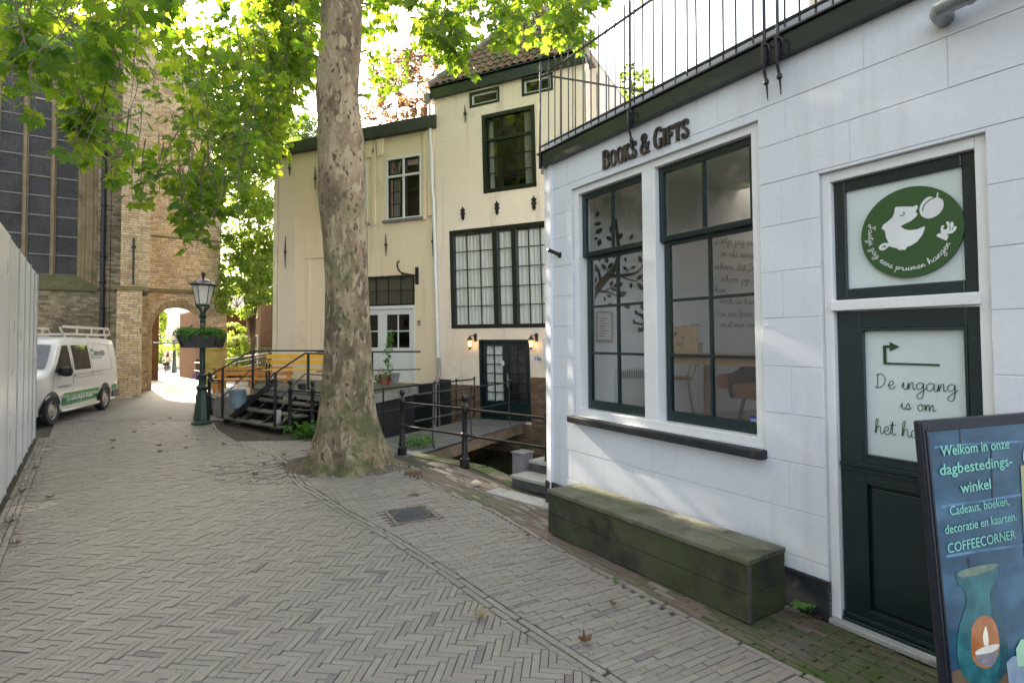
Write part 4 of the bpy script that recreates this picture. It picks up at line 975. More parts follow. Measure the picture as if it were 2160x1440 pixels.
# concrete strip and steps at the shop corner
s1a = onz(1078, 1002, .145); s1b = onz(1150, 1030, .145) if False else None
ST = Frame((s1a.x, s1a.y, 0), (.72, -.694)); print('steps', s1a)
stp = thing('side_steps', 'worn stone steps rising to the side door of the white shop', 'steps', tuple(ST.p(.5, -.3, 0)))
for i in range(4):
    h = .15 * (i + 1); o = -.32 * i
    t = MB(); t.box(ST, .0 + .03 * i, 1.6, o - .34, o - .0 - .02, .0 + (.0), h - .045); t.build('riser', M['stone_dark'], stp)
    t = MB(); t.box(ST, -.02 + .03 * i, 1.6, o - .345, o, h - .045 + .001, h); t.build('tread', M['stone_grey'], stp, bev=.008)
t = MB(); t.box(ST, -.05, 1.3, .16, .42, -.02, .012); tag(t.build('paving_slab', M['stone_grey'], bev=.004), 'pale concrete slab set in the paving at the foot of the side steps', 'paving slab')
g_ = at(1104, 972, 7.6); t = MB(); nb_ = onz(1103, 1000, .1)
pb = thing('grey_post', 'square grey wooden post with a flat cap beside the side steps', 'post', (nb_.x, nb_.y + .1, 0))
PF = Frame((nb_.x, nb_.y + .12, 0), (.72, -.694)); M['greypaint'] = mat('grey_paint', (.20, .195, .21), (.16, .155, .165), 5, .6, bump=.15, bs=30)
t = MB(); t.box(PF, -.10, .10, -.1, .1, 0, .355); t.build('body', M['greypaint'], pb, bev=.006)
t = MB(); t.box(PF, -.115, .115, -.115, .115, .357, .385); t.build('cap', M['greypaint'], pb, bev=.006)
# ------------------------------------------------------------------ sign board in the foreground
a0 = at(1940, 888, 2.40)
AD = Vector((.929, .370, 0)); nrm = Vector((.370, -.929, 0))
AH_ = a0.z; tilt = .085
AB_ = Frame((a0.x, a0.y, 0) - Vector((0, 0, 0)) if False else (a0.x + 0, a0.y, 0), (AD.x, AD.y), lean=-tilt)
AB_.O = Vector((a0.x, a0.y, 0)) - AB_.W * a0.z + Vector((0, 0, a0.z)); AB_.O.z = 0
AB_.W = Vector((0, 0, 1)) + AB_.N * -tilt + AB_.U * .01
AB_.O = Vector((a0.x, a0.y, 0)) - Vector((AB_.W.x, AB_.W.y, 0)) * a0.z
BH = a0.z; BW = .82; fw = AB_.uh(1972, 905, 0)[0]; print('board', a0, fw, AB_.uh(2160, 900), AB_.uh(2135, 960))
fw = .05
ab = thing('sign_board', 'black framed poster stand reading Welkom in onze dagbestedingswinkel in the bottom right corner', 'sign board', tuple(AB_.p(BW / 2, 0, 0)))
alu = mat('black_aluminium', (.02, .022, .035), (.026, .028, .04), 20, .3, metal=.4, spec=.6)
t = MB(); t.box(AB_, 0, fw, -.03, .0, .03, BH); t.box(AB_, BW - fw, BW, -.03, 0, .03, BH); t.box(AB_, fw, BW - fw, -.03, 0, BH - fw, BH); t.box(AB_, fw, BW - fw, -.03, 0, .03, .03 + fw)
fr_ = t.build('frame', alu, ab, bev=.008)
t = MB(); t.box(AB_, .006, .018, .0005, .006, .04, BH - .006); t.box(AB_, .03, .042, .0005, .004, .06, BH - .036); t.box(AB_, .018, BW - .01, .0005, .006, BH - .018, BH - .006); t.build('bead', alu, fr_)
t = MB(); B2_ = Frame(AB_.p(0, -.75, 0) * 1, (AD.x, AD.y)); 
for u_ in (.48, ): t.bar(AB_.p(u_, -.035, BH - .3), Vector((AB_.p(u_, 0, 0).x - nrm.x * .25, AB_.p(u_, 0, 0).y - nrm.y * .25, .02)), .04, .02, up=nrm)
t.build('rear_leg', alu, ab)
def postermat():
    m, nt, p = _nt('poster_print')
    n1 = noise_n(nt, 3.2, 4, stretch=(1, 1, 2.2)); r1 = ramp(nt, n1.outputs[0], [(.25, (.010, .035, .075)), (.5, (.02, .075, .13)), (.75, (.06, .15, .24))])
    nt.links.new(r1.outputs[0], p.inputs['Base Color']); p.inputs['Roughness'].default_value = .22; p.inputs['Coat Weight'].default_value = .5; return m
t = MB(); t.box(AB_, fw, BW - fw, -.012, -.006, .03 + fw, BH - fw); pst = t.build('poster', postermat(), ab)
def flat(name, c, c2=None, ns=6, rough=.25): return mat(name, c, c2, ns, rough, fine=.03, coat=.4)
def pw(px, py): return AB_.uh(px, py, -.005)
def pz(px, py): return pw(1920 + px * .4027, 860 + py * .4027)
lay_ = [0]
def pshape(pts, m, sm=3, par=None):
    lay_[0] += 1; d = -.0058 + lay_[0] * .0002
    P = [pz(*p) for p in (spline(pts + [pts[0]], sm) if sm > 1 else pts)]
    t = MB(); t.add([AB_.p(min(u, BW - fw - .001), d, h) for u, h in P], [tuple(range(len(P)))]); o = t.build('print', m, par or pst, recalc=False); return o
seam = flat('print_seam', (.004, .014, .035)); seaml = flat('print_glint', (.12, .26, .42), (.05, .12, .2), 9)
for P in ([(125, 200), (300, 185), (596, 170), (596, 180), (300, 196), (125, 212)], [(160, 510), (380, 480), (596, 445), (596, 458), (380, 492), (162, 524)], [(190, 770), (400, 735), (596, 710), (596, 722), (400, 748), (192, 784)]): pshape(P, seaml, 1)
for P in ([(255, 110), (262, 110), (268, 190), (260, 190)], [(420, 215), (428, 214), (436, 470), (427, 472)], [(300, 780), (310, 778), (316, 840), (306, 842)]): pshape(P, seam, 1)
pshape([(190, 1440), (200, 1380), (330, 1350), (596, 1400), (596, 1700), (210, 1700)], flat('print_wood', (.10, .06, .035), (.16, .10, .06), 8), 1)
vase = flat('print_vase', (.012, .085, .10), (.035, .17, .19), 10); vd = flat('print_vase_dark', (.012, .05, .07), (.02, .09, .11), 8)
pshape([(236, 870), (250, 920), (285, 955), (292, 1030), (255, 1150), (245, 1290), (275, 1400), (340, 1445), (440, 1445), (490, 1380), (500, 1240), (470, 1120), (425, 1030), (420, 950), (455, 900), (466, 830), (440, 812), (350, 825), (260, 850)], vase)
pshape([(425, 1030), (420, 950), (455, 900), (466, 830), (466, 870), (440, 990), (480, 1120), (510, 1240), (500, 1380), (455, 1440), (420, 1445), (470, 1350), (465, 1200), (430, 1100)], vd)
pshape([(245, 868), (262, 885), (340, 875), (430, 845), (462, 818), (430, 815), (340, 830), (262, 852)], flat('print_inner', (.10, .16, .13), (.18, .22, .16), 20))
pshape([(316, 1230), (322, 1150), (352, 1100), (395, 1085), (435, 1110), (460, 1180), (462, 1270), (435, 1340), (395, 1362), (350, 1345), (322, 1300)], flat('print_glow', (.34, .11, .035), (.46, .20, .07), 14))
pshape([(338, 1275), (380, 1250), (455, 1233), (462, 1250), (430, 1275), (350, 1292)], flat('print_wax', (.80, .74, .66)))
pshape([(342, 1292), (430, 1277), (456, 1262), (440, 1330), (400, 1352), (355, 1335)], flat('print_cup', (.13, .14, .2), (.28, .24, .25), 20))
pshape([(385, 1240), (378, 1190), (392, 1140), (402, 1170), (408, 1220), (402, 1245)], flat('print_flame', (.92, .86, .70)))
pshape([(575, 300), (610, 300), (610, 780), (598, 780)], flat('print_candle', (.30, .36, .16), (.42, .42, .2), 6), 1)
pshape([(600, 190), (590, 230), (590, 275), (606, 292), (620, 260)], flat('print_candleflame', (.95, .85, .62)))
pshape([(500, 1330), (530, 1300), (600, 1285), (660, 1290), (660, 1500), (520, 1500)], flat('print_pot', (.20, .27, .36), (.28, .35, .44), 14), 1)
pshape([(550, 1260), (575, 1210), (640, 1195), (660, 1345), (560, 1350)], flat('print_wax_green', (.34, .55, .38), (.42, .62, .44), 9), 1)
M['print_mint'] = mat('mint_lettering', (.24, .60, .48), rough=.35, fine=0)
t = MB()
for s_, xa, ya, xb, yb, hh_, bo in (('Welkom in onze', 158, 252, 516, 215, 70, .01), ('dagbestedings-', 150, 352, 532, 302, 72, .01), ('winkel', 262, 445, 420, 426, 70, .01), ('Cadeaus, boeken,', 203, 562, 515, 510, 62, 0), ('decoratie en kaarten.', 178, 660, 553, 588, 62, 0), ('COFFEECORNER', 192, 760, 548, 682, 66, 0)):
    A = pz(xa, ya); B_ = pz(xb, yb); sz = (pz(xa, ya - hh_)[1] - A[1]) * .82
    cu = bpy.data.curves.new('t', 'FONT'); cu.body = s_; cu.size = 1; cu.offset = bo; o = bpy.data.objects.new('t', cu); me_ = bpy.data.meshes.new_from_object(o); wdt = max(v.co.x for v in me_.vertices); bpy.data.objects.remove(o); bpy.data.curves.remove(cu); bpy.data.meshes.remove(me_)
    size = sz / .72; textmesh(t, AB_, s_, A[0], A[1], size, -.0012, bold=bo * size, align='LEFT', xs=(B_[0] - A[0]) / (wdt * size)); t.build('lettering', M['print_mint'], pst, recalc=False); t = MB()
# ------------------------------------------------------------------ hoarding
M['hoard'] = mat('white_composite_panel', (.80, .80, .82), (.75, .75, .77), 1.2, .26, r2=.34, bump=.25, bs=1.6, fine=.02, dirt=((.42, .40, .36), 2.5, .62, .9), bdist=.02, streak=((.46, .45, .43), 3, .50, .85))
ho = thing('hoarding', 'tall white panel hoarding along the left edge of the lane', 'hoarding', (-8.86, 10.4, 0))
Z1 = HO.uh(78, 577)[1]; print('hoard', Z1, [HO.uh(x, 700)[0] for x in (78, 62, 50, 33, 18, 0)])
us = [HO.uh(x, 700)[0] for x in (77.5, 71, 62, 51, 38, 17)]
us = sorted(us); us = us[::-1]                 # u falls towards the camera
nb2 = us[-1]
ul = us + [nb2 - 1.25 * i for i in range(1, 6)]
for i, (a, b) in enumerate(zip(ul, ul[1:])):
    t = MB(); off = .0 if i < 5 else .012
    dz = [0, .0, .0, 0, 0, 0][min(i, 5)]
    t.box(HO, b + .007, a - .007, -.04, -.006 + off + rnd.uniform(-.003, .003), .05, Z1 + dz); t.build('panel', M['hoard'], ho, bev=.006)
for a in ul[:-1]:
    t = MB(); t.box(HO, a - .012, a + .012, -.004, .012, .04, Z1 + .005); t.build('joint_strip', mat('joint_strip', (.46, .46, .47), rough=.4) if 'joint_strip' not in bpy.data.materials else bpy.data.materials['joint_strip'], ho)
t = MB(); t.box(HO, ul[-1], ul[0], -.06, -.04, .0, Z1 - .05); t.build('backing', mat('hoard_frame', (.06, .06, .06)), ho)
t = MB(); t.box(HO, ul[0] - .02, ul[0] + .02, -2.4, -.045, .05, Z1 - .02); t.build('end_panel', M['hoard'], ho)
# ------------------------------------------------------------------ tall house (number 10a)
def fopen(t, F, o, w, d0, d1):     # rectangular frame ring inside opening o=(u0,u1,h0,h1)
    a, b, c, d = o; t.box(F, a, a + w, d0, d1, c, d); t.box(F, b - w, b, d0, d1, c, d); t.box(F, a + w, b - w, d0, d1, c, c + w); t.box(F, a + w, b - w, d0, d1, d - w, d)
def curtain(F, a, b, c, d, dep, parent, m=None, folds=8, seed=0):
    t = MB(); n = folds * 6; rr = random.Random(seed); ph = [rr.uniform(-1, 1) for _ in range(n + 1)]
    vs = []
    for row in (c, (c + d) / 2, d):
        for i in range(n + 1):
            x = lerp(a, b, i / n); amp = .028 if row != d else .015
            vs.append(F.p(x + (.01 * ph[i] if row == c else 0), dep + amp * math.sin(i / 6 * 2 * math.pi + ph[i] * .8), row))
    t.add(vs, [(r * (n + 1) + i, r * (n + 1) + i + 1, (r + 1) * (n + 1) + i + 1, (r + 1) * (n + 1) + i) for r in range(2) for i in range(n)])
    return t.build('curtain', m or M['curtain'], parent, smooth=80, recalc=False)
def grid(F, o, nx, ny, dep, mw, mframe, mglass, parent, th=.03):
    """muntins and panes filling opening o"""
    a, b, c, d = o; m = MB()
    xs = [lerp(a, b, i / nx) for i in range(nx + 1)]; ys = [lerp(c, d, i / ny) for i in range(ny + 1)]
    for x in xs[1:-1]: m.box(F, x - mw / 2, x + mw / 2, dep - th, dep, c, d)
    for y in ys[1:-1]: m.box(F, a, b, dep - th + .001, dep - .0015, y - mw / 2, y + mw / 2)
    if nx * ny > 1: m.build('muntin', mframe, parent)
    for i in range(nx):
        for j in range(ny):
            q = MB(); e0 = mw / 2 if i else 0; e1 = mw / 2 if i < nx - 1 else 0; f0 = mw / 2 if j else 0; f1 = mw / 2 if j < ny - 1 else 0
            q.box(F, xs[i] + e0, xs[i + 1] - e1, dep - .022, dep - .018, ys[j] + f0, ys[j + 1] - f1); q.build('pane', mglass, parent)
th_ = thing('tall_house', 'tall warm white canal house with black windows and a tiled hipped roof', 'house', (-1.866, 14.69, 0))
TU = 4.25
dfl = T.uh(1013, 800)[0]; dfr = T.uh(1119, 800)[0]; dft = T.uh(1060, 716)[1]; dfb = T.uh(1060, 884)[1]
w1 = T.rc((948, 488), (950, 692)); BWt = T.uh(948, 488); BWb = T.uh(952, 693)
uw = T.rc((1016, 241), (1132, 391)); uwb = T.uh(1022, 411)[1]; uw = (uw[0], uw[1], (uw[2] + uwb) / 2, (T.uh(1016, 243)[1] + T.uh(1125, 222)[1]) / 2)
bw_ = (BWt[0], TU - .25, BWb[1], (BWt[1] + T.uh(1150, 465)[1]) / 2)
aw1 = T.rc((990, 197), (1054, 213)); aw1 = (aw1[0], aw1[1], aw1[2] - .02, aw1[3] + .0); aw2 = T.rc((1100, 168), (1167, 190)); aw2 = (aw2[0], aw2[1], aw2[2], aw2[3])
print('T', dfl, dfr, dft, dfb, bw_, uw, aw1, aw2)
roofh = (T.uh(925, 207)[1] + T.uh(1180, 150)[1]) / 2; rooft = (T.uh(925, 187)[1] + T.uh(1150, 131)[1]) / 2
print('roof', roofh, rooft, T.uh(925, 207)[1], T.uh(1180, 150)[1], T.uh(925, 187)[1], T.uh(1150, 131)[1])
ops = [(dfl, dfr, dfb - .02, dft), bw_, uw, aw1, aw2]
t = MB(); wallx(t, T, 0, TU, dfb - .9, roofh + .1, -.30, 0, ops); t.build('wall', M['cream_white'], th_)
t = MB(); sidel = 6.0
t.prism([T.p(TU - .3, -.302, -.8), T.p(TU, -.302, -.8), T.p(TU, -sidel, -.8), T.p(TU - .3, -sidel, -.8)], (0, 0, roofh + .8))
t.prism([T.p(0, -.302, -.8), T.p(.3, -.302, -.8), T.p(.3, -sidel, -.8), T.p(0, -sidel, -.8)], (0, 0, roofh + .8)); t.build('side_wall', M['cream_white'], th_)
for h in (3.0, 6.0, roofh - .05):
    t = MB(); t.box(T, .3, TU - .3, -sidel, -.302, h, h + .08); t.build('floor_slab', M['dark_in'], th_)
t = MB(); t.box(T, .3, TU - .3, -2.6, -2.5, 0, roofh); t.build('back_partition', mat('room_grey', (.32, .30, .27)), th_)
# plinth in brick (single bricks around the door)
BK = [(.20, .115, .07), (.15, .09, .06), (.24, .15, .09), (.11, .075, .055), (.18, .12, .085), (.26, .18, .12)]
M['brick_brown'] = mat('brown_brick', (.20, .13, .085), (.14, .09, .06), 8, .85, bump=.5, bs=60, tints=BK, dirt=((.06, .055, .045), 2.4, .55, .75))
M['mortar'] = mat('lime_mortar', (.22, .185, .135), (.17, .145, .105), 9, .95, bump=.4, bs=70)
def bricks(F, u0, u1, h0, h1, m, parent, L=.21, Hh=.065, jo=.010, d0=-.01, d1=.012, test=None, single=0, jitter=.004, name='brick', top=None, seed=1):
    rr = random.Random(seed); lst = []; r = 0; h = h0
    while h < h1 - .01:
        hh_ = Hh * rr.uniform(.94, 1.06); u = u0 - (L / 2 if r % 2 else 0) - rr.uniform(0, .03)
        while u < u1:
            l = L * rr.choice((.55, 1, 1, 1, .9, 1.08)); a, b = max(u, u0), min(u + l - jo, u1); c, d = h, min(h + hh_ - jo, h1)
            u += l
            if b - a < .02: continue
            if test and not test((a + b) / 2, (c + d) / 2): continue
            lst.append((a, b, c, d, rr.random(), rr.uniform(-jitter, jitter)))
        h += hh_; r += 1
    n_s = 0
    if single:
        cu, chh = single[1], single[2]; lst.sort(key=lambda q: abs(q[0] - cu) + abs(q[2] - chh)); n_s = single[0]
        for a, b, c, d, tt, jj in lst[:n_s]:
            t = MB(); t.ct = tt; t.box(F, a, b, d0, d1 + jj, c, d); t.build(name, m, parent)
    t = MB()
    for a, b, c, d, tt, jj in lst[n_s:]: t.ct = tt; t.box(F, a, b, d0, d1 + jj, c, d)
    if t.f: tag(t.build(name, m, parent, recalc=False), kind='stuff')
    return len(lst)
ph1 = T.uh(990, 812)[1]; ph2 = T.uh(1135, 796)[1]
nb = bricks(T, .35, dfl - .005, dfb - .8, ph1, M['brick_brown'], th_, L=.20, Hh=.062, d0=.001, d1=.03, seed=3) + bricks(T, dfr + .005, TU, dfb - .8, ph2, M['brick_brown'], th_, L=.20, Hh=.062, d0=.001, d1=.03, seed=4) + bricks(T, dfl, dfr, dfb - .8, dfb - .08, M['brick_brown'], th_, L=.20, Hh=.062, d0=.001, d1=.03, seed=5)
t = MB(); t.box(T, .35, dfl - .004, -.0, .016, dfb - .8, ph1 + .005); t.box(T, dfr + .004, TU, 0, .016, dfb - .8, ph2 + .005); t.build('mortar', M['mortar'], th_)
t = MB(); t.box(T, 0, .348, .001, .03, dfb - .8, T.uh(945, 800)[1]); t.build('painted_plinth', M['anthracite'], th_)
# big curtained window
t = MB(); fopen(t, T, bw_, .10, -.14, -.0 + .012); wf_ = t.build('window', M['frame_blk'], th_, bev=.006)
x1 = T.uh(1041, 600)[0]; x2 = T.uh(1051, 600)[0]; x3 = T.uh(1081, 600)[0]; x4 = T.uh(1091, 600)[0]
t = MB(); t.box(T, x1, x2, -.14, .02, bw_[2] + .1, bw_[3] - .1); t.box(T, x3, x4, -.14, .02, bw_[2] + .1, bw_[3] - .1); t.build('mullion', M['frame_blk'], wf_, bev=.006)
for a, b, n_ in ((bw_[0] + .1, x1, 3), (x2, x3, 1), (x4, bw_[1] - .1, 5)):
    grid(T, (a, b, bw_[2] + .1, bw_[3] - .1), n_, 5, -.04, .022, M['frame_blk'], M['glass'], wf_)
    curtain(T, a - .02, b + .02, bw_[2] + .05, bw_[3] - .14, -.15, wf_, folds=max(3, int((b - a) / .10)), seed=n_)
# upper window
t = MB(); fopen(t, T, uw, .10, -.14, .015); wf_ = t.build('window', M['frame_blk'], th_, bev=.006)
i0, i1, j0, j1 = uw[0] + .1, uw[1] - .1, uw[2] + .1, uw[3] - .1; jm = lerp(j0, j1, .69)
t = MB(); t.box(T, i0, i1, -.09, -.02, jm - .035, jm + .035); t.build('meeting_rail', M['frame_blk'], wf_, bev=.004)
grid(T, (i0, i1, j0, jm - .035), 3, 3, -.05, .022, M['frame_blk'], M['glass_old'], wf_); grid(T, (i0, i1, jm + .035, j1), 3, 1, -.03, .022, M['frame_blk'], M['glass_old'], wf_)
curtain(T, i1 - .28, i1, j0, j1, -.2, wf_, folds=4, seed=8); curtain(T, i0, i0 + .12, j0, j1, -.2, wf_, folds=2, seed=9)
for aw in (aw1, aw2):
    t = MB(); fopen(t, T, aw, .06, -.12, .012); wf_ = t.build('window', M['frame_blk'], th_, bev=.004)
    t = MB(); fopen(t, T, (aw[0] + .06, aw[1] - .06, aw[2] + .06, aw[3] - .06), .035, -.10, -.03); t.build('casement', M['wood_white'], wf_)
    grid(T, (aw[0] + .095, aw[1] - .095, aw[2] + .095, aw[3] - .095), 1, 1, -.05, .02, M['frame_blk'], M['glass_old'], wf_)
# fascia and gutter
t = MB(); t.box(T, -.06, TU + .05, .0, .10, roofh, rooft); t.box(T, -.08, TU + .06, -.02, .16, rooft + .001, rooft + .03); t.build('fascia', M['green_dk'], th_, bev=.006)
t = MB(); t.box(T, -.22, -.062, -.02, .14, roofh - .1, roofh + .16); t.build('hopper', mat('zinc_box', (.28, .25, .22), rough=.6, metal=.3), th_, bev=.006)
t = MB(); wh = M['wood_white']; t.tube([T.p(-.10, .07, roofh - .1), T.p(-.06, .07, 5.8), T.p(-.03, .07, 5.6), T.p(.0, .07, 1.4)], .045, 10); t.build('drainpipe', wh, th_, smooth=40)
t = MB(); t.tube([T.p(.02, .07, 1.45), T.p(.03, .08, 1.0), T.p(-.05, .16, .75), T.p(-.10, .16, -.4)], .05, 10); t.build('lower_drainpipe', mat('pipe_grey', (.40, .39, .38), rough=.5), th_, smooth=40)
# tiled hip roof: front slope with single tiles
apex_h = 11.4
ev0 = T.p(-.05, .10, rooft + .03); ev1 = T.p(TU + .05, .10, rooft + .03)
apx = T.p(2.28, -2.0, apex_h); back0 = T.p(-.05, -6, rooft + .03); back1 = T.p(TU + .05, -6, rooft + .03); apb = T.p(2.28, -3.6, apex_h)
M['roof_under'] = mat('roof_underlay', (.05, .035, .03)); TL = [(.22, .12, .07), (.16, .13, .065), (.26, .14, .085), (.13, .12, .06), (.21, .14, .085), (.12, .10, .055)]
M['tile'] = mat('clay_roof_tile', (.15, .10, .07), (.10, .08, .06), 5, .8, bump=.3, bs=50, spec=.25, tints=TL, moss=((.08, .09, .035), 2.2, .54, .8))
t = MB(); t.add([ev0, ev1, back1, back0, apx, apb], [(0, 1, 4), (1, 2, 5, 4), (2, 3, 5), (3, 0, 4, 5), (0, 3, 2, 1)]); t.build('roof', M['roof_under'], th_)
ex = (ev1 - ev0).normalized(); up = (apx - ev0) - ex * (apx - ev0).dot(ex); ulen = up.length; up.normalize(); rn = ex.cross(up).normalized()
if rn.y > 0: rn = -rn
ax = (apx - ev0).dot(ex); W_ = (ev1 - ev0).length
tw_, tl2 = .205, .265
tm = MB(); n_ = 8
prof = [(i / n_ * tw_ * 1.06, .028 * math.sin((i / n_) * 2 * math.pi * .98) - .0 + (.012 if i > n_ - 2 else 0)) for i in range(n_ + 1)]
for yy, zz in ((0, .03), (tl2 * 1.12, .0)):
    tm.add([], [])
vs = [(x, yy, z + zz) for yy, zz in ((0, .045), (tl2 * 1.15, .012)) for x, z in prof] + [(x, 0, z + .045 - .016) for x, z in prof]
k = n_ + 1; tm.add(vs, [(i, i + 1, k + i + 1, k + i) for i in range(n_)] + [(i, 2 * k + i, 2 * k + i + 1, i + 1) for i in range(n_)])
to = tm.build('roof_tile', M['tile'], th_, local=True, smooth=60, recalc=False); tmesh = to.data; bpy.data.objects.remove(to)
nrow = int(ulen / tl2); cnt = 0
for r in range(nrow):
    f = (r + .3) * tl2 / ulen; xa = ax * f; xb = lerp(W_, ax, f)
    x = xa - (xa % tw_)
    while x < xb - tw_ * .3:
        if x > xa - tw_ * .6:
            P = ev0 + ex * x + up * (r * tl2) + rn * (.02 + rnd.uniform(-.003, .003))
            Mx = Matrix((( ex.x, up.x, rn.x, P.x), (ex.y, up.y, rn.y, P.y), (ex.z, up.z, rn.z, P.z), (0, 0, 0, 1)))
            inst(tmesh, 'roof_tile', th_, Mx); cnt += 1
        x += tw_
print('tiles', cnt)
t = MB()                                   # hip ridge caps
for A, B_ in ((ev0, apx), (ev1, apx), (apx, apb)):
    L = (B_ - A).length; m_ = int(L / .3)
    for i in range(m_): a = A.lerp(B_, i / m_); b = A.lerp(B_, (i + 1.1) / m_); t.tube([a + Vector((0, 0, .07)), b + Vector((0, 0, .05))], [.11, .09], 8)
t.build('ridge_tile', mat('mortared_ridge', (.30, .26, .22), (.2, .17, .14), 6, .85, bump=.4), th_, smooth=40)['kind'] = 'stuff'
t = MB(); t.bar(T.p(TU + .02, .12, rooft), T.p(TU + .02, -sidel, rooft), .12, .2); t.build('verge', mat('verge_wood', (.30, .22, .15), (.42, .36, .28), 5, .8), th_)
# front door pair
doorf = MB(); fopen(doorf, T, (dfl, dfr, dfb - .0, dft), .05, -.16, .03); dfm = doorf.build('door_frame', M['green_dk'], th_, bev=.006)
mid = T.uh(1066, 800)[0]
gh1 = T.uh(1040, 729)[1]; gh0_ = T.uh(1035, 846)[1]
for k_, (a, b) in enumerate(((dfl + .05, mid), (mid, dfr - .05))):
    t = MB(); e = .10 if k_ else .09; dd2 = -.05
    t.box(T, a + .002, a + e, dd2 - .05, dd2, dfb + .01, dft - .052); t.box(T, b - e, b - .002, dd2 - .05, dd2, dfb + .01, dft - .052)
    t.box(T, a + e, b - e, dd2 - .05, dd2, gh1, dft - .052); t.box(T, a + e, b - e, dd2 - .05, dd2 - .012, dfb + .01, gh0_); t.box(T, a + e + .06, b - e - .06, dd2 - .02, dd2 - .002, dfb + .09, gh0_ - .08)
    dr_ = t.build('door', M['green_dk'], th_, bev=.004)
    grid(T, (a + e, b - e, gh0_, gh1), 2, 6, dd2 - .008, .022, M['green_dk'], M['glass'], dr_)
    if k_ == 0:
        curtain(T, a + e, (a + b) / 2 - .03, gh0_ + .02, gh1, -.14, dr_, folds=3, seed=21); curtain(T, (a + b) / 2 - .02, b - e, gh0_ + .02, gh1, -.14, dr_, folds=3, seed=22)
    else:
        t = MB(); t.tube([T.p(a + .04, -.045, dfb + .98), T.p(a + .04, .0, dfb + .98), T.p(a + .16, .0, dfb + .975)], .009, 8); t.box(T, a + .022, a + .062, -.0495, -.04, dfb + .80, dfb + 1.12)
        t.build('handle', mat('brass', (.55, .50, .38), rough=.35, metal=.7), dr_)
t = MB(); t.box(T, dfr + .10, dfr + .32, .001, .01, T.uh(1127, 765)[1] - .0, T.uh(1127, 746)[1]); np_ = t.build('house_number', M['sign_white']); tag(np_, 'small white plate numbered 10a right of the double green door', 'number plate')
t = MB(); textmesh(t, T, '10a', dfr + .21, T.uh(1127, 760)[1], .13, .0115, bold=.003); t.build('lettering', M['ink_green'] if False else mat('number_ink', (.03, .03, .04)), np_, recalc=False)
p = T.rc((1145, 714), (1160, 780)); t = MB(); t.box(T, p[0], p[0] + .4, .002, .014, p[2], p[3]); tag(t.build('wall_panel', M['sign_white'], bev=.002), 'blank white board screwed to the wall right of the house number', 'panel')
p = T.uh(1059, 766); t = MB(); t.box(T, p[0] - .04, p[0] + .04, -.0495, -.03, p[1] - .06, p[1] + .06); tag(t.build('key_box', M['sign_white'], bev=.004), 'tiny white key box on the left leaf of the green double door', 'key box')
# lit lanterns beside the door
lampm = emis('lantern_bulb', (1, .62, .22), 9.0); lglass = mat('amber_glass', (.75, .50, .22), rough=.15)
def lanternglass():
    m, nt, p = _nt('lantern_glass'); p.inputs['Base Color'].default_value = (.9, .6, .28, 1); p.inputs['Emission Color'].default_value = (1, .55, .18, 1); p.inputs['Emission Strength'].default_value = .55; p.inputs['Roughness'].default_value = .2
    p.inputs['Alpha'].default_value = .45; return m
lglass = lanternglass(); bz = mat('bronze_lamp', (.05, .035, .03), rough=.4, metal=.4)
def lantern(c, label):
    L_ = thing('wall_lantern', label, 'lantern', tuple(c), math.atan2(-.458, .889), 'lit lanterns beside the green double door')
    t = MB(); t.lathe((0, 0, 0), [(.0, .22), (.008, .17), (.02, .15), (.075, .07), (.085, .055), (.055, .05)], 8); t.build('cap', bz, L_, local=True, smooth=40)
    t = MB(); t.lathe((0, 0, 0), [(.056, .05), (.035, -.12)], 6); t.build('glass', lglass, L_, local=True)
    t = MB()
    for i in range(6): a = i * math.pi / 3 + math.pi / 6; t.tube([(.058 * math.cos(a), .058 * math.sin(a), .05), (.037 * math.cos(a), .037 * math.sin(a), -.12)], .005, 5)
    t.lathe((0, 0, 0), [(.045, -.12), (.04, -.14), (.015, -.165), (.004, -.20)], 8); t.build('cage', bz, L_, local=True)
    t = MB(); t.lathe((0, 0, 0), [(.008, -.09), (.02, -.06), (.02, -.02), (.008, .01)], 8); t.build('bulb', lampm, L_, local=True)
    t = MB(); t.tube(spline([(0, 0, .14), (.05, .02, .17), (.08, .05, .16), (.08, .12, .12)], 4), .01, 6); t.box(Frame((.08, .14, 0), (1, 0)), -.035, .035, -.01, .015, .02, .22); t.build('bracket', bz, L_, local=True)
    return L_
for px, lb in ((991, 'lit brass lantern on the wall left of the green double door'), (1120, 'lit brass lantern above the house number right of the green double door')):
    p = T.uh(px, 722, .16); lantern(T.p(p[0], .16, p[1]), lb)
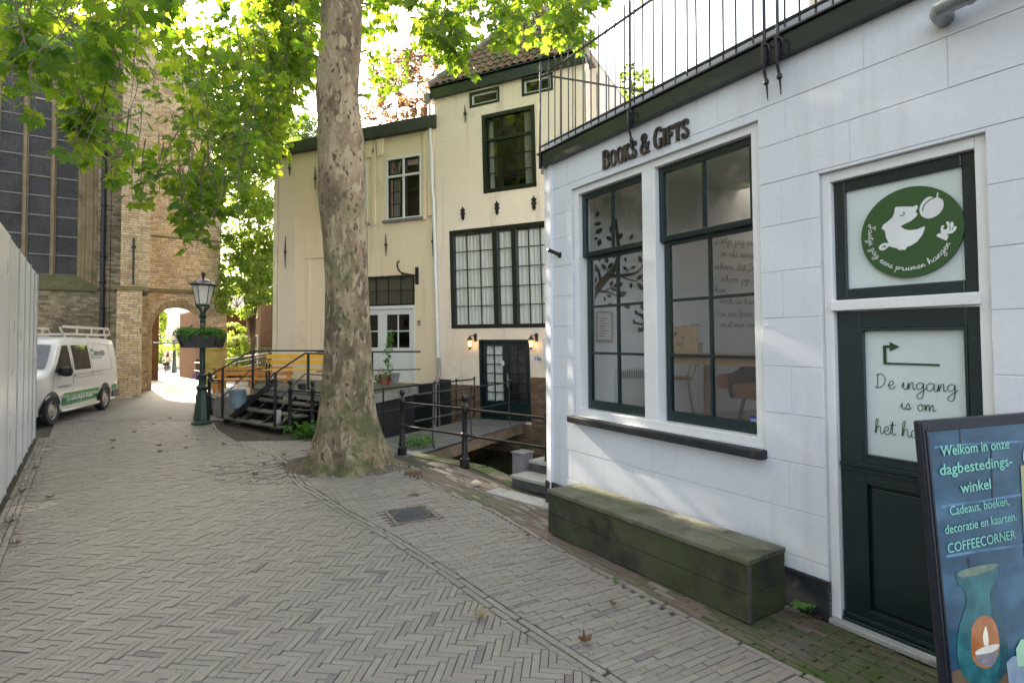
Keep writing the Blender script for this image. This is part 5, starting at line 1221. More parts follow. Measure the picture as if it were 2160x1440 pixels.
# iron wall anchors
def anchor(F, px, y0, y1, label, grp='straight iron wall anchors on the cream fronts'):
    a = F.uh(px, y0); b = F.uh(px, y1); u_ = (a[0] + b[0]) / 2; t = MB()
    t.tube([F.p(u_, .02, b[1]), F.p(u_ + .01, .035, lerp(b[1], a[1], .5)), F.p(u_ - .005, .02, a[1])], [.008, .026, .008], 6); t.box(F, u_ - .035, u_ + .035, .001, .05, lerp(b[1], a[1], .5) - .025, lerp(b[1], a[1], .5) + .025)
    o = t.build('wall_anchor', M['black_iron'], smooth=40); tag(o, label, 'wall anchor', grp); return o
anchor(T, 982, 222, 260, 'thin iron wall anchor below the left attic window of the tall house')
def rosette(F, px, py, label):
    u_, h_ = F.uh(px, py); t = MB()
    t.slab(F, [(u_, h_ + .20), (u_ + .03, h_ + .13), (u_ + .075, h_ + .12), (u_ + .04, h_ + .06), (u_ + .07, h_), (u_ + .035, h_ - .04), (u_ + .05, h_ - .10), (u_, h_ - .17), (u_ - .05, h_ - .10), (u_ - .035, h_ - .04), (u_ - .07, h_), (u_ - .04, h_ + .06), (u_ - .075, h_ + .12), (u_ - .03, h_ + .13)], .001, .035)
    t.lathe(F.p(u_, .04, h_), [(.03, -.03), (.03, .03)], 8)
    tag(t.build('wall_rosette', M['black_iron'], bev=.006), label, 'wall anchor', 'ornamental iron anchors above the curtained window')
for px, py, lb in ((977, 452, 'left of three'), (1049, 440, 'middle of three'), (1127, 430, 'right of three')): rosette(T, px, py, 'black ornamental iron anchor, %s above the curtained window' % lb)
# ------------------------------------------------------------------ cream house
ch_ = thing('cream_house', 'low cream plastered house with white framed windows and a dark roof edge', 'house', (-6.54, 16.82, 0))
C = CK; CU = 5.06
def rcs(tl, br): return C.rc(tl, br)
cw1 = rcs((815, 336), (889, 458)); cw2 = rcs((706, 352), (775, 474)); cw1 = (cw1[0], cw1[1], cw1[2], cw1[3]); cw2 = (cw2[0], cw2[1], cw1[2], cw1[3])
tw1 = rcs((776, 584), (873, 643)); tw1 = (C.uh(690, 620)[0], tw1[1], tw1[2], tw1[3])
db0, db1 = C.uh(690, 700)[0], C.uh(875, 700)[0]; dbt = C.uh(875, 650)[1]; dbb = .76
CR0 = (C.uh(900, 272)[1] + C.uh(640, 326)[1]) / 2; print('C', cw1, cw2, tw1, db0, db1, dbt, CR0, C.uh(900, 272), C.uh(640, 326))
t = MB(); wallx(t, C, 0, CU, -.8, CR0 + .3, -.30, 0, [cw1, cw2, (db0, db1, dbb, tw1[3])]); t.build('wall', M['cream'], ch_)
LF = Frame((-6.54, 16.82, 0), (.836, -.548)); t = MB(); t.box(LF, -.89, 0, -.3, 0, -.8, CR0 + .12); t.build('left_wall', M['cream_pale'], ch_)
LS = Frame(LF.p(-.89, 0, 0), (.50, .866)); t = MB(); t.box(LS, 0, 6, -.3, 0, -.8, CR0 - .1) if False else t.prism([LF.p(-.89, -.002, -.8), LF.p(-.59, -.302, -.8), LF.p(-.59, -6, -.8), LF.p(-.89, -6, -.8)], (0, 0, CR0 + .7)); t.build('side_wall', M['cream_pale'], ch_)
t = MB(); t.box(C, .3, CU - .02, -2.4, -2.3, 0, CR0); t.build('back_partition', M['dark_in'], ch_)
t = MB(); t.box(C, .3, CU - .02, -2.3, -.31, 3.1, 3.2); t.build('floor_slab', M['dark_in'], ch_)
# slightly jettied upper part, pilasters and plinth
t = MB(); j0_ = C.uh(660, 546)[1]; t.box(C, .46, 1.35, .001, .05, j0_, C.uh(660, 495)[1]); t.box(C, .52, .66, .001, .035, .8, j0_ - .002); t.build('wall_relief', M['cream'], ch_, bev=.02)
for px in (776, 812 - 12, 905): 
    pu = C.uh(px, 320)[0]; t = MB(); t.prism([C.p(pu - .02, .001, cw1[3] + .1 if px != 905 else 5.2), C.p(pu + .14, .001, cw1[3] + .1 if px != 905 else 5.2), C.p(pu + .20, .001, CR0), C.p(pu - .08, .001, CR0)], C.N * .06); t.build('corbel', M['cream'], ch_, bev=.02)
for pu, pw_ in ((C.uh(790, 400)[0], .14), (C.uh(897, 400)[0], .12)):
    t = MB(); t.box(C, pu - pw_ / 2, pu + pw_ / 2, .001, .05, cw1[2] - .1, CR0 - .01); t.build('pilaster', M['cream'], ch_, bev=.025)
t = MB(); t.box(C, .0, CU, .001, .03, -.8, .74); t.build('painted_plinth', M['anthracite'], ch_)
M['roofedge'] = mat('dark_roof_edge', (.02, .028, .024), (.035, .04, .036), 3, .5, bump=.2)
t = MB(); t.box(C, -.05, CU - .02, .001, .16, CR0, CR0 + .34); t.box(LF, -.95, -.06, .001, .16, CR0, CR0 + .30); t.build('gutter', M['roofedge'], ch_, bev=.01)
t = MB(); t.add([C.p(-.1, .12, CR0 + .341), C.p(CU - .02, .12, CR0 + .341), C.p(CU - .02, -5, CR0 + 1.0), C.p(-.1, -5, CR0 + 1.0), LF.p(-.95, .12, CR0 + .301), LF.p(-.95, -5, CR0 + .9)], [(0, 1, 2, 3), (4, 0, 3, 5)]); t.build('roof', M['roof_under'], ch_)
for cw in (cw1, cw2):
    t = MB(); fopen(t, C, cw, .05, -.14, .02); um = lerp(cw[0], cw[1], .5); hm_ = lerp(cw[2], cw[3], .70)
    t.box(C, um - .03, um + .03, -.12, .012, cw[2] + .05, cw[3] - .05); t.box(C, cw[0] + .05, um - .03, -.12, .014, hm_ - .03, hm_ + .03); t.box(C, um + .03, cw[1] - .05, -.12, .014, hm_ - .03, hm_ + .03)
    wf_ = t.build('window', M['wood_white'], ch_, bev=.006)
    t = MB(); t.box(C, cw[0] - .08, cw[1] + .08, .001, .10, cw[2] - .07, cw[2] - .004); t.build('sill', M['greypaint'], wf_)
    for a, b in ((cw[0] + .05, um - .03), (um + .03, cw[1] - .05)):
        for c, d, ny in ((cw[2] + .05, hm_ - .03, 3), (hm_ + .03, cw[3] - .05, 1)):
            t = MB(); fopen(t, C, (a + .004, b - .004, c + .004, d - .004), .045, -.08, -.02); cs_ = t.build('casement', M['frame_blk'], wf_)
            t = MB(); t.box(C, a + .05, b - .05, -.06, -.055, c + .05, d - .05); t.build('pane', M['glass_old'], wf_)
            if ny > 1:
                t = MB()
                for q_ in range(1, ny): y = lerp(c + .05, d - .05, q_ / ny); t.box(C, a + .049, b - .049, -.054, -.03, y - .01, y + .01)
                t.build('muntin', M['wood_white'] if False else M['frame_blk'], wf_)
    curtain(C, cw[0] + .05, cw[0] + .25, cw[2], cw[3], -.28, wf_, folds=3, seed=31)
t = MB(); fopen(t, C, tw1, .045, -.14, -.02); wf_ = t.build('transom_window', M['frame_blk'], ch_)
grid(C, (tw1[0] + .045, tw1[1] - .045, tw1[2] + .045, tw1[3] - .045), 7, 2, -.05, .022, M['frame_blk'], M['glass_old'], wf_)
t = MB(); t.box(C, tw1[0] + .045, tw1[1] - .045, -.20, -.19, tw1[2], tw1[3]); t.build('blind', mat('greige_blind', (.40, .34, .28), (.34, .29, .24), 4), wf_)
# white double door
t = MB(); t.box(C, db0, db1, -.16, .012, dbt, tw1[2] - .003); t.box(C, db1 - .06, db1, -.16, .01, dbb, dbt - .001); t.box(C, db0, db0 + .06, -.16, .01, dbb, dbt - .001); df_ = t.build('door_frame', M['wood_white'], ch_, bev=.006)
ddv = [db0 + .06, C.uh(708, 700)[0], C.uh(794, 700)[0], db1 - .06]
ddv = [db0 + .06, lerp(db0, C.uh(806, 700)[0], .5), C.uh(804, 700)[0], db1 - .06]
for a, b in zip(ddv, ddv[1:]):
    a += .003; b -= .003; g_0, g_1 = C.uh(830, 733)[1], C.uh(830, 663)[1]
    t = MB(); e = .14; t.box(C, a, a + e, -.10, -.04, dbb + .01, dbt - .004); t.box(C, b - e, b, -.10, -.04, dbb + .01, dbt - .004); t.box(C, a + e, b - e, -.10, -.04, g_1, dbt - .004); t.box(C, a + e, b - e, -.10, -.04, g_0 - .12, g_0); t.box(C, a + e, b - e, -.10, -.055, dbb + .01, g_0 - .12)
    t.box(C, a + e + .07, b - e - .07, -.0545, -.045, dbb + .14, g_0 - .2)
    d_ = t.build('door', M['wood_white'], ch_, bev=.006); grid(C, (a + e, b - e, g_0, g_1), 2, 2, -.055, .03, M['wood_white'], M['glass_old'], d_)
t = MB(); p = C.uh(884, 681); t.box(C, p[0] - .05, p[0] + .05, .001, .012, p[1] - .07, p[1] + .07); hn = t.build('house_number', mat('plate_brown', (.20, .17, .13))); tag(hn, 'small brown number plate right of the white double doors', 'number plate')
t = MB(); textmesh(t, C, '16', p[0], p[1] - .04, .09, .0135); t.build('lettering', M['sign_white'], hn, recalc=False)
for px, y0, y1, lb in ((603, 498, 566, 'tall iron wall anchor on the pale left end of the cream house'), (666, 352, 402, 'iron wall anchor high on the cream house just left of the tree trunk'), (789, 295, 345, 'iron wall anchor high on the cream house right of the tree trunk'), (815, 493, 541, 'iron wall anchor below the white framed window'), (914, 478, 541, 'lower iron wall anchor beside the drainpipe at the end of the cream house'), (914, 316, 366, 'upper iron wall anchor beside the drainpipe at the end of the cream house'), (612, 338, 372, 'short iron wall anchor under the left end of the cream roof edge')):
    anchor(C if px > 622 else LF, px, y0, y1, lb)
# bracket
b0_ = C.uh(880, 583); t = MB(); br_ = thing('sign_bracket', 'black scrolled iron sign bracket over the white double doors', 'bracket', tuple(C.p(b0_[0], 0, b0_[1])))
t.box(C, b0_[0] - .05, b0_[0] + .05, .001, .03, b0_[1] - .22, b0_[1] + .25); t.build('plate', M['black_iron'], br_, bev=.006)
t = MB(); A_ = C.p(b0_[0], .03, b0_[1] + .02); e_ = at(839, 575, 14.2); dv = e_ - A_
t.tube(spline([A_, A_ + dv * .5, A_ + dv * .85 + Vector((0, 0, .02)), A_ + dv + Vector((0, 0, .12)), A_ + dv * 1.02 + Vector((0, 0, .24)), A_ + dv * .93 + Vector((0, 0, .3))], 4), .022, 8)
t.tube(spline([A_ + dv * .8, A_ + dv * .78 + Vector((0, 0, -.12)), A_ + dv * .68 + Vector((0, 0, -.15)), A_ + dv * .66 + Vector((0, 0, -.05)), A_ + dv * .8 + Vector((0, 0, -.02))], 4), .012, 6)
t.tube([A_ + Vector((0, 0, -.12)), A_ + dv * .6], .012, 6); t.build('arm', M['black_iron'], br_, smooth=50)
t = MB(); 
q0 = LF.p(-.90, .05, CR0); t.tube([q0, q0 + Vector((0, 0, -CR0 - .1))], .07, 10); t.box(LF, -.99, -.81, -.02, .01, CR0 - 2.0, CR0 - 1.9) 
tag(t.build('downpipe', mat('cream_downpipe', (.74, .66, .48), rough=.5), smooth=40), 'cream painted downpipe on the left corner of the cream house', 'downpipe')
# anthracite wall under the terrace / by the bridge
# ------------------------------------------------------------------ foot bridge
bg_ = thing('foot_bridge', 'grey plank footbridge over the canal to the green double door', 'footbridge', (-1.2, 11.5, 0))
pl_l = BR.p(0, 0, 0); bdv = -BR.N; blen = 4.0; n0 = -1.15
M['deckgrey'] = mat('grey_decking', (.10, .10, .105), (.14, .14, .142), 3, .65, bump=.3, bs=50, stretch=(1, 1, 1), dirt=((.10, .10, .09), 3, .55, .75))
y = n0; i = 0
Fd = Frame((BR.O.x, BR.O.y, 0), (BR.U.x, BR.U.y)); 
while y < 3.55:
    zz = -.005 - .035 * max(0, y) / 3.5
    t = MB(); t.box(Fd, -.02, 1.38, -(y + .142), -y, zz - .035, zz + rnd.uniform(-.002, .002)); t.build('plank', M['deckgrey'], bg_, bev=.003); y += .148
M['rotwood'] = mat('old_beam', (.13, .085, .05), (.20, .14, .09), 4, .85, bump=.5, moss=((.05, .07, .02), 3, .5, .7))
for u_ in (.05, 1.22): t = MB(); t.box(Fd, u_, u_ + .12, -3.5, 1.1, -.30, -.08); t.build('beam', M['rotwood'], bg_)
brr = thing('bridge_railing', 'thin black iron handrails along both sides of the footbridge', 'railing', (-1.2, 11.5, 0))
for u_, ys_ in ((.03, (-.05, 1.7, 2.6, 3.45)), (1.33, (-.3, 1.05, 2.75))):
    t = MB()
    for h in (.97, .52): t.tube([Fd.p(u_, -(-.85 if u_ > 1 else -.9), h), Fd.p(u_, -3.45, h - .03)], .018, 8)
    t.build('rail', M['black_iron'], brr, smooth=50)
    for y_ in ys_:
        t = MB(); t.tube([Fd.p(u_ + (.06 if u_ > 1 else -.06), -y_ + .04, 0), Fd.p(u_, -y_, .07), Fd.p(u_, -y_, .97)], .016, 8)
        for h in (.97, .52): t.lathe(Fd.p(u_, -y_, h), [(.02, -.03), (.03, 0), (.02, .03)], 8)
        t.build('post', M['black_iron'], brr, smooth=50)
# ------------------------------------------------------------------ cast iron canal railing
cr = thing('canal_railing', 'black cast iron canal railing with ball topped posts in front of the footbridge', 'railing', (-.7, 8.33, 0))
def canalpost(x, y, z, parent, h=1.09, name='post', q=.86):
    t = MB(); s_ = h / 1.09
    t.lathe((x, y, z), [(.085 * s_, 0), (.085 * s_, .12), (.06, .13), (.055, .2), (.042, .42), (.058, .44), (.058, .49), (.042, .50), (.045, .62), (.04, .80), (.05, .83), (.052, .90), (.055, .93), (.03, .95), (.025, .97)] if False else [(r * s_ * q, z_ * s_) for r, z_ in [(.088, 0), (.088, .12), (.066, .135), (.058, .2), (.042, .42), (.058, .435), (.060, .50), (.044, .515), (.048, .60), (.038, .78), (.052, .80), (.055, .905), (.050, .925), (.028, .94), (.024, .965), (.038, .98), (.052, 1.01), (.055, 1.04), (.042, 1.075), (.0, 1.09)]], 12)
    return t.build(name, M['black_iron'], parent, smooth=40)
PA = onz(848, 958); PB = onz(980, 984); dvv = (PB - PA); PC = PB + dvv * 1.02
PC = Vector((.47, 7.38, 0))
for P in (PA, PB, PC): canalpost(P.x, P.y, 0, cr)
for A, B_ in ((PA, PB), (PB, PC)):
    for h in (.86, .47):
        t = MB(); t.tube([A + Vector((0, 0, h)), B_ + Vector((0, 0, h))], .020, 10); t.build('rail', M['black_iron'], cr, smooth=50)
# ------------------------------------------------------------------ church: arch wall, pier, great window
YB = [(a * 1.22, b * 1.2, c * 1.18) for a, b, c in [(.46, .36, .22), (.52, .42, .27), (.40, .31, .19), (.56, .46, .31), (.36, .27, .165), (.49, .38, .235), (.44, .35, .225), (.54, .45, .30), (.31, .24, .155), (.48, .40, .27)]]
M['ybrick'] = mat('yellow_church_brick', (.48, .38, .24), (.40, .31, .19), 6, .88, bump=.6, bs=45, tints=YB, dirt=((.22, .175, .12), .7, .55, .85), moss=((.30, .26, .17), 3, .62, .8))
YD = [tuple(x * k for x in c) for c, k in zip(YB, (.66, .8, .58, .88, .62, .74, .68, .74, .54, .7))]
M['ybrick_dark'] = mat('darker_church_brick', (.42, .33, .21), (.34, .26, .165), 6, .9, bump=.6, bs=45, tints=YD, dirt=((.08, .065, .045), .6, .45, .75))  # the church brick again in darker tints, with dark blotches
M['ysand'] = mat('sandstone_trim', (.36, .27, .16), (.28, .21, .12), 2.5, .9, bump=.4, bs=30, dirt=((.10, .085, .05), 2, .5, .75), moss=((.16, .17, .05), 2.2, .55, .72))
M['mossledge'] = mat('mossy_ledge', (.20, .18, .09), (.14, .13, .06), 4, .9, bump=.6, bs=30, moss=((.13, .13, .05), 3, .46, .7))
chn = thing('church', 'old yellow brick church wall with a tall leaded window, a pier and an arched gateway', 'church', (-13.9, 21.4, 0))
au0, au1 = K.uh(319, 750)[0], K.uh(428, 750)[0]; asp = K.uh(320, 700)[1]; acr = K.uh(375, 646)[1]; ku1 = K.uh(478, 700)[0]; ku2 = K.uh(466, 560)[0]
led = K.uh(400, 618)[1]; led2 = K.uh(400, 505)[1]
print('arch', au0, au1, asp, acr, ku1, ku2, led, led2)
cx_ = (au0 + au1) / 2; hw_ = (au1 - au0) / 2
def archh(u):
    q = (u - cx_) / hw_; return asp + (acr - asp) * math.sqrt(max(0, 1 - q * q)) if abs(q) < 1 else -9
KT = 13.2; DEP = -1.0
t = MB(); t.box(K, -.3, au0, DEP, -.0105, 0, led); t.box(K, au1, ku1, DEP, -.0105, 0, led)
for i in range(14):
    a = lerp(au0, au1, i / 14); b = lerp(au0, au1, (i + 1) / 14)
    vs = [K.p(a, DEP, archh(a + .001)), K.p(b, DEP, archh(b - .001)), K.p(b, DEP, led), K.p(a, DEP, led)]; t.prism(vs, K.N * (-.0105 - DEP))
t.box(K, -.3, ku2, DEP, -.0105, led + .12, 7.4); t.prism([K.p(-.3, DEP, 7.4), K.p(ku2, DEP, 7.4), K.p(ku2 - .35, DEP, 9), K.p(ku2 - .75, DEP, KT), K.p(-.3, DEP, KT)], K.N * (-.0105 - DEP))
t.build('wall', M['mortar'], chn)
def inring(u, h):
    if not (au0 - .02 < u < au1 + .02): return True
    q = (u - cx_) / (hw_ + .02); return h > asp + (acr + .24 - asp) * math.sqrt(max(0, 1 - q * q)) if h > asp else False
bricks(K, .0, ku1, 0.02, led - .02, M['ybrick'], chn, L=.24, Hh=.082, jo=.015, d0=-.01, d1=.012, test=lambda u, h: inring(u, h) and not (u > au1 + .0 and h < K.uh(450, 690)[1]), seed=11, jitter=.012)
bricks(K, .0, ku2, led + .13, led2 - .03, M['ybrick'], chn, L=.24, Hh=.082, jo=.015, seed=12, jitter=.012)
bricks(K, .0, ku2 - .03, led2 + .06, KT, M['ybrick'], chn, L=.24, Hh=.082, jo=.015, seed=13, jitter=.012, test=lambda u, h: u < ku2 - (0 if h < 7.4 else ((h - 7.4) * .219 if h < 9 else .35 + (h - 9) * .095)))
# right jamb faces seen inside the arch: bricks on the reveal
JL = Frame(K.p(au0, 0, 0), (-K.N.x, -K.N.y)); bricks(JL, -.02, 1.0, 0, asp, M['ybrick'], chn, L=.24, Hh=.082, jo=.015, seed=14)
for a, b, c, d in ((ku1 - (ku1 - au1), ku1 + .02, 0, .75), (au1, ku1 + .02, .76, 1.5), (au1, ku1 + .02, 1.51, K.uh(450, 690)[1] - .02)):
    t = MB(); t.box(K, a + .004, b, -.01, .03, c, d); t.build('stone', mat('yellow_moss_stone', (.30, .25, .07), (.22, .18, .06), 2, .9, bump=.4, dirt=((.12, .10, .03), 2.4, .5, .75)) if 'yellow_moss_stone' not in bpy.data.materials else bpy.data.materials['yellow_moss_stone'], chn, bev=.01)
for b_ in ((ku1 + .10, -.0, .10, led - .015, led + .10), (ku1 + .06, -.2, .055, led + .101, led + .125), (ku2 + .03, -.0, .06, led2 - .03, led2 + .05)): t = MB(); t.box(K, 0, *b_); t.build('ledge', M['mossledge'], chn, bev=.02)
for i in range(11):                               # voussoirs
    th0, th1_ = math.pi * (1 - i / 11), math.pi * (1 - (i + 1) / 11)
    P = []
    for th_a, k_ in ((th0, 0), (th0, 1), (th1_, 1), (th1_, 0)):
        rx = hw_ + (.16 if k_ else 0); ry = (acr - asp) + (.22 if k_ else 0); P.append((cx_ + rx * math.cos(th_a - (.012 if th_a == th0 else -.012)), asp + ry * math.sin(th_a)))
    t = MB(); t.prism([K.p(u, -.12, h) for u, h in P], K.N * (.14 + .012 * (i % 2))); t.build('voussoir', M['ysand'], chn, bev=.012)
for i in range(7): t = MB(); t.box(K, au0 - .12, au0 + .02, -.3, .03, i * .36 + .01, (i + 1) * .36 - .01); t.build('jamb_stone', M['ysand'], chn, bev=.012) if (i + 1) * .36 < asp + .1 else None
t = MB(); t.tube([K.p(au0 - .02, -.25, asp - .42), K.p(au1 + .02, -.25, asp - .42)], .022, 8); t.build('tie_rod', M['black_iron'], chn)
# pier
pu0 = PR.uh(246, 700)[0]; pul = PR.uh(240, 830)[0]; pled = PR.uh(270, 612)[1]; print('pier', pu0, pul, pled)
depth = (K.O - PR.O).dot(-PR.N) + .0
pL = pu0
t = MB(); t.box(PR, pL, -.012, -2.6, -.0105, 0, pled); 
U2 = Frame(PR.p(0, -.12, 0), (.829, .559)); pr1 = U2.uh(316, 500)[0]; pl1 = U2.uh(256, 500)[0]; print('upper pier', pl1, pr1)
t.box(U2, pl1, pr1 - .012, -2.5, -.0105, pled, 12.6); t.build('pier_core', M['mortar'], chn)
nb = bricks(PR, pL - .01, 0, .0, pled, M['ybrick'], chn, L=.24, Hh=.082, jo=.015, d0=-.01, d1=.014, single=(170, -.3, 1.6), seed=15, jitter=.013)
nb += bricks(U2, pl1 - .01, pr1, pled + .15, 12.5, M['ybrick'], chn, L=.24, Hh=.082, jo=.015, d0=-.01, d1=.014, single=(110, .0, 3.6), seed=16, jitter=.012)
RS_ = Frame(PR.p(0, 0, 0), (-PR.N.x, -PR.N.y)); bricks(RS_, 0, 2.9, 0, pled, M['ybrick'], chn, L=.24, Hh=.082, jo=.015, seed=17, jitter=.012)
RS2 = Frame(U2.p(pr1, 0, 0), (-PR.N.x, -PR.N.y)); bricks(RS2, 0, 2.8, pled + .13, 12.5, M['ybrick'], chn, L=.24, Hh=.082, jo=.015, seed=18, jitter=.012)
t = MB(); t.box(PR, pL - .08, .10, -2.6, .08, pled, pled + .11); t.box(PR, pL - .04, .06, -2.6, .03, pled + .111, pled + .145); t.build('pier_ledge', M['mossledge'], chn, bev=.02)
t = MB(); t.box(PR, -.04, .16, -.8, .05, asp - .1, asp + .10); t.build('corbel_stone', M['ysand'], chn, bev=.03)
# iron anchor on the pier
t = MB(); p = U2.uh(282, 535); p2 = U2.uh(282, 502); t.box(U2, p[0] - .03, p[0] + .03, .015, .06, U2.uh(283, 600)[1], p2[1]); t.box(U2, p[0] - .06, p[0] + .06, .016, .075, lerp(p[1], p2[1], .5) - .1, lerp(p[1], p2[1], .5)); t.build('iron_anchor', M['black_iron'], chn, bev=.01)
# window wall
wr = K.uh(161, 500)[0]; wj = K.uh(204, 600)[0]; wsill = K.uh(150, 606)[1]; wgb = K.uh(150, 578)[1]; WTOP = 14.0; WL = -7.6
print('church window', wr, wj, wsill, wgb)
t = MB(); t.box(K, WL - 1.5, -.3, DEP, -.0105, 0, wsill); t.box(K, wj, -.301, DEP, -.0105, wsill, WTOP); t.build('nave_wall', M['mortar'], chn)
bricks(K, WL, -.0, 0, wsill - .12, M['ybrick_dark'], chn, L=.25, Hh=.085, seed=21, jitter=.012)
bricks(K, wj + .0, -.0, wsill, WTOP, M['ybrick_dark'], chn, L=.25, Hh=.085, seed=22, jitter=.012)
t = MB(); t.prism([K.p(WL, .10, wsill - .12), K.p(WL, -.5, wsill - .12), K.p(WL, -.5, wgb + .02), K.p(WL, .10, wsill - .02)], K.U * (wj + .06 - WL)); t.build('window_sill', M['mossledge'], chn, bev=.01)
n_ = 5
for i in range(n_):
    a = lerp(wr, wj, i / n_); b = lerp(wr, wj, (i + 1) / n_); t = MB(); t.box(K, a, b - (.012 if i % 2 else 0), -.6, -.42 + .085 * i, wsill - .3, WTOP); t.build('jamb_moulding', M['ysand'], chn, bev=.02)
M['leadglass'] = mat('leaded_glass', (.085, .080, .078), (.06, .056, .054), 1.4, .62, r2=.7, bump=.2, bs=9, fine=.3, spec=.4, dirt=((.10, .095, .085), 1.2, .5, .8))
M['mullstone'] = mat('mullion_stone', (.36, .27, .17), (.27, .20, .12), 2.5, .85, bump=.3, bs=30)
mus = [K.uh(x, 500)[0] for x in (47, 108)]; lw = (mus[1] - mus[0]); mus = [mus[0] - 2 * lw, mus[0] - lw] + mus; edges = [mus[0] - lw] + mus + [wr]
for m_u in mus: t = MB(); t.box(K, m_u - .045, m_u + .045, -.62, -.34, wgb - .05, WTOP); t.box(K, m_u - .085, m_u + .085, -.60, -.44, wgb - .05, WTOP); t.build('mullion', M['mullstone'], chn, bev=.02)
hbar = (K.uh(80, 356)[1] - K.uh(80, 440)[1]) / 2; h = wgb; k = 0
while h < WTOP:
    for a, b in zip(edges, edges[1:]):
        t = MB(); t.box(K, a + .085, b - .085 if b != wr else b, -.52 - .008 * (k % 3), -.515 - .008 * (k % 3), h + .015, min(h + hbar - .015, WTOP)); t.build('pane', M['leadglass'], chn)
    t = MB(); t.box(K, edges[0], wr, -.515, -.485 + (.015 if k % 2 else 0), h - .02, h + .018); t.build('saddle_bar', mat('pale_bar', (.30, .28, .25)) if 'pale_bar' not in bpy.data.materials else bpy.data.materials['pale_bar'], chn)
    h += hbar; k += 1
t = MB()                                            # leads: fine vertical cames
for a, b in zip(edges, edges[1:]):
    n_ = 9
    for i in range(1, n_): x = lerp(a + .085, b - .085, i / n_); t.box(K, x - .004, x + .004, -.515, -.51, wgb, WTOP)
t.build('lead', M['mullstone'] if False else mat('lead', (.03, .03, .03)), chn)['kind'] = 'stuff'
# drain pipe, lightning wire
t = MB(); pu = K.uh(216, 600)[0]; t.tube([K.p(pu, .09, .9), K.p(pu, .09, WTOP)], .075, 10)
for i in range(14): t.lathe(K.p(pu, .09, 1.2 + i * .95), [(.09, -.04), (.11, 0), (.09, .04)], 10)
t.build('drainpipe', mat('lead_pipe', (.055, .055, .065), rough=.5), chn, smooth=40)
t = MB(); pu = K.uh(232, 600)[0]; t.tube([K.p(pu, .03, .2), K.p(pu, .03, WTOP)], .008, 5); t.build('wire', M['black_iron'], chn)
# body of the church further left, out of the frame, seen in the shop glass only
t = MB(); t.prism([(-17.5, 15.2, 0), (-16.5, 2, 0), (-17, -16, 0), (-38, -10, 0), (-38, 24, 0), (-25, 27, 0)], (0, 0, 19)); t.build('nave', M['ybrick_dark'], chn)
# ------------------------------------------------------------------ terrace, stairs
SO = onz(456, 877, .15); SE_ = onz(581, 899, .15)
SR = Frame((SO.x, SO.y, 0), (SE_.x - SO.x, SE_.y - SO.y)); SWd = (Vector((SE_.x, SE_.y)) - Vector((SO.x, SO.y))).length + .1; print('stairs', SO, SE_, SWd)
M['oldplank'] = mat('old_grey_plank', (.15, .145, .12), (.095, .09, .075), 2.2, .8, bump=.4, bs=30, moss=((.10, .12, .06), 2, .5, .7), stretch=(1, 1, 1))
M['stepedge'] = mat('step_edge', (.10, .10, .085), (.15, .145, .12), 4, .8)
sr = thing('terrace_stairs', 'open plank stairs climbing to the raised terrace beside the green lamp post', 'stairs', tuple(SR.p(SWd / 2, 0, 0)))
for i, h in enumerate((.15, .35, .55)):
    o = -.27 * i - (.02 if i else 0)
    a0 = (0, .45, .5)[i]; a1 = SWd + (0, .18, .1)[i]
    for k in range(2): t = MB(); t.box(SR, a0, a1, o - .14 * (k + 1) + .004, o - .14 * k, h - .045, h + rnd.uniform(-.003, .003)); t.build('tread', M['oldplank'], sr, bev=.005)
for u_ in (.35, 1.1, 1.9, SWd - .15):
    t = MB(); t.prism([SR.p(u_, .0, .02), SR.p(u_, -.3, .02), SR.p(u_, -1.05, .62), SR.p(u_, -.9, .70), SR.p(u_, -.0, .10)], SR.U * .05); t.build('stringer', M['stepedge'] if False else M['black_iron'], sr)
t = MB(); t.bar(SR.p(.78, -.02, .17), SR.p(.78, -1.0, .93), .12, .04); t.bar(SR.p(.72, -.02, .20), SR.p(.72, -1.0, .96), .02, .07); t.bar(SR.p(.84, -.02, .20), SR.p(.84, -1.0, .96), .02, .07); t.build('bicycle_ramp', M['black_iron'], sr)
# deck
dA = SR.p(.1, -.84, 0); dB = SR.p(SWd + .35, -.84, 0); dC = onz(787, 836, .75); dD = onz(880, 818, .75); dE = C.p(4.25, .02, 0); dF = C.p(-.3, .05, 0); dG = Vector((-7.3, 14.2, 0)) 
dk = thing('terrace_deck', 'raised plank terrace over the canal in front of the cream house', 'terrace', (-4.5, 13.5, .75))
poly = [dA, dB, Vector((dC.x, dC.y, 0)), Vector((dD.x, dD.y, 0)), dE, dF, Vector((-6.9, 15.2, 0))]
t = MB(); t.prism([(p.x, p.y, .60) for p in poly], (0, 0, .10)); t.build('frame', mat('deck_beam', (.26, .25, .23), (.18, .17, .16), 4, .8, bump=.3), dk)
Fk = Frame((-4.5, 13.5, 0), (.789, -.615))
def clipline(y0):
    pass
pl2 = [((p - Fk.O).dot(Fk.U), (p - Fk.O).dot(-Fk.N)) for p in [Vector((q.x, q.y, 0)) for q in poly]]
y = min(q[1] for q in pl2)
while y < max(q[1] for q in pl2):
    xs = []
    ym = y + .07
    for i in range(len(pl2)):
        a, b = pl2[i], pl2[(i + 1) % len(pl2)]
        if (a[1] > ym) != (b[1] > ym): xs.append(a[0] + (b[0] - a[0]) * (ym - a[1]) / (b[1] - a[1]))
    if len(xs) >= 2: t = MB(); t.box(Fk, min(xs), max(xs), -(y + .138), -y, .705, .745 + rnd.uniform(-.002, .002)); t.build('plank', M['oldplank'], dk, bev=.003)
    y += .143
M['stonegrey2'] = mat('weathered_concrete', (.33, .31, .28), (.24, .22, .20), 4, .85, bump=.3, dirt=((.12, .11, .10), 3, .5, .75))
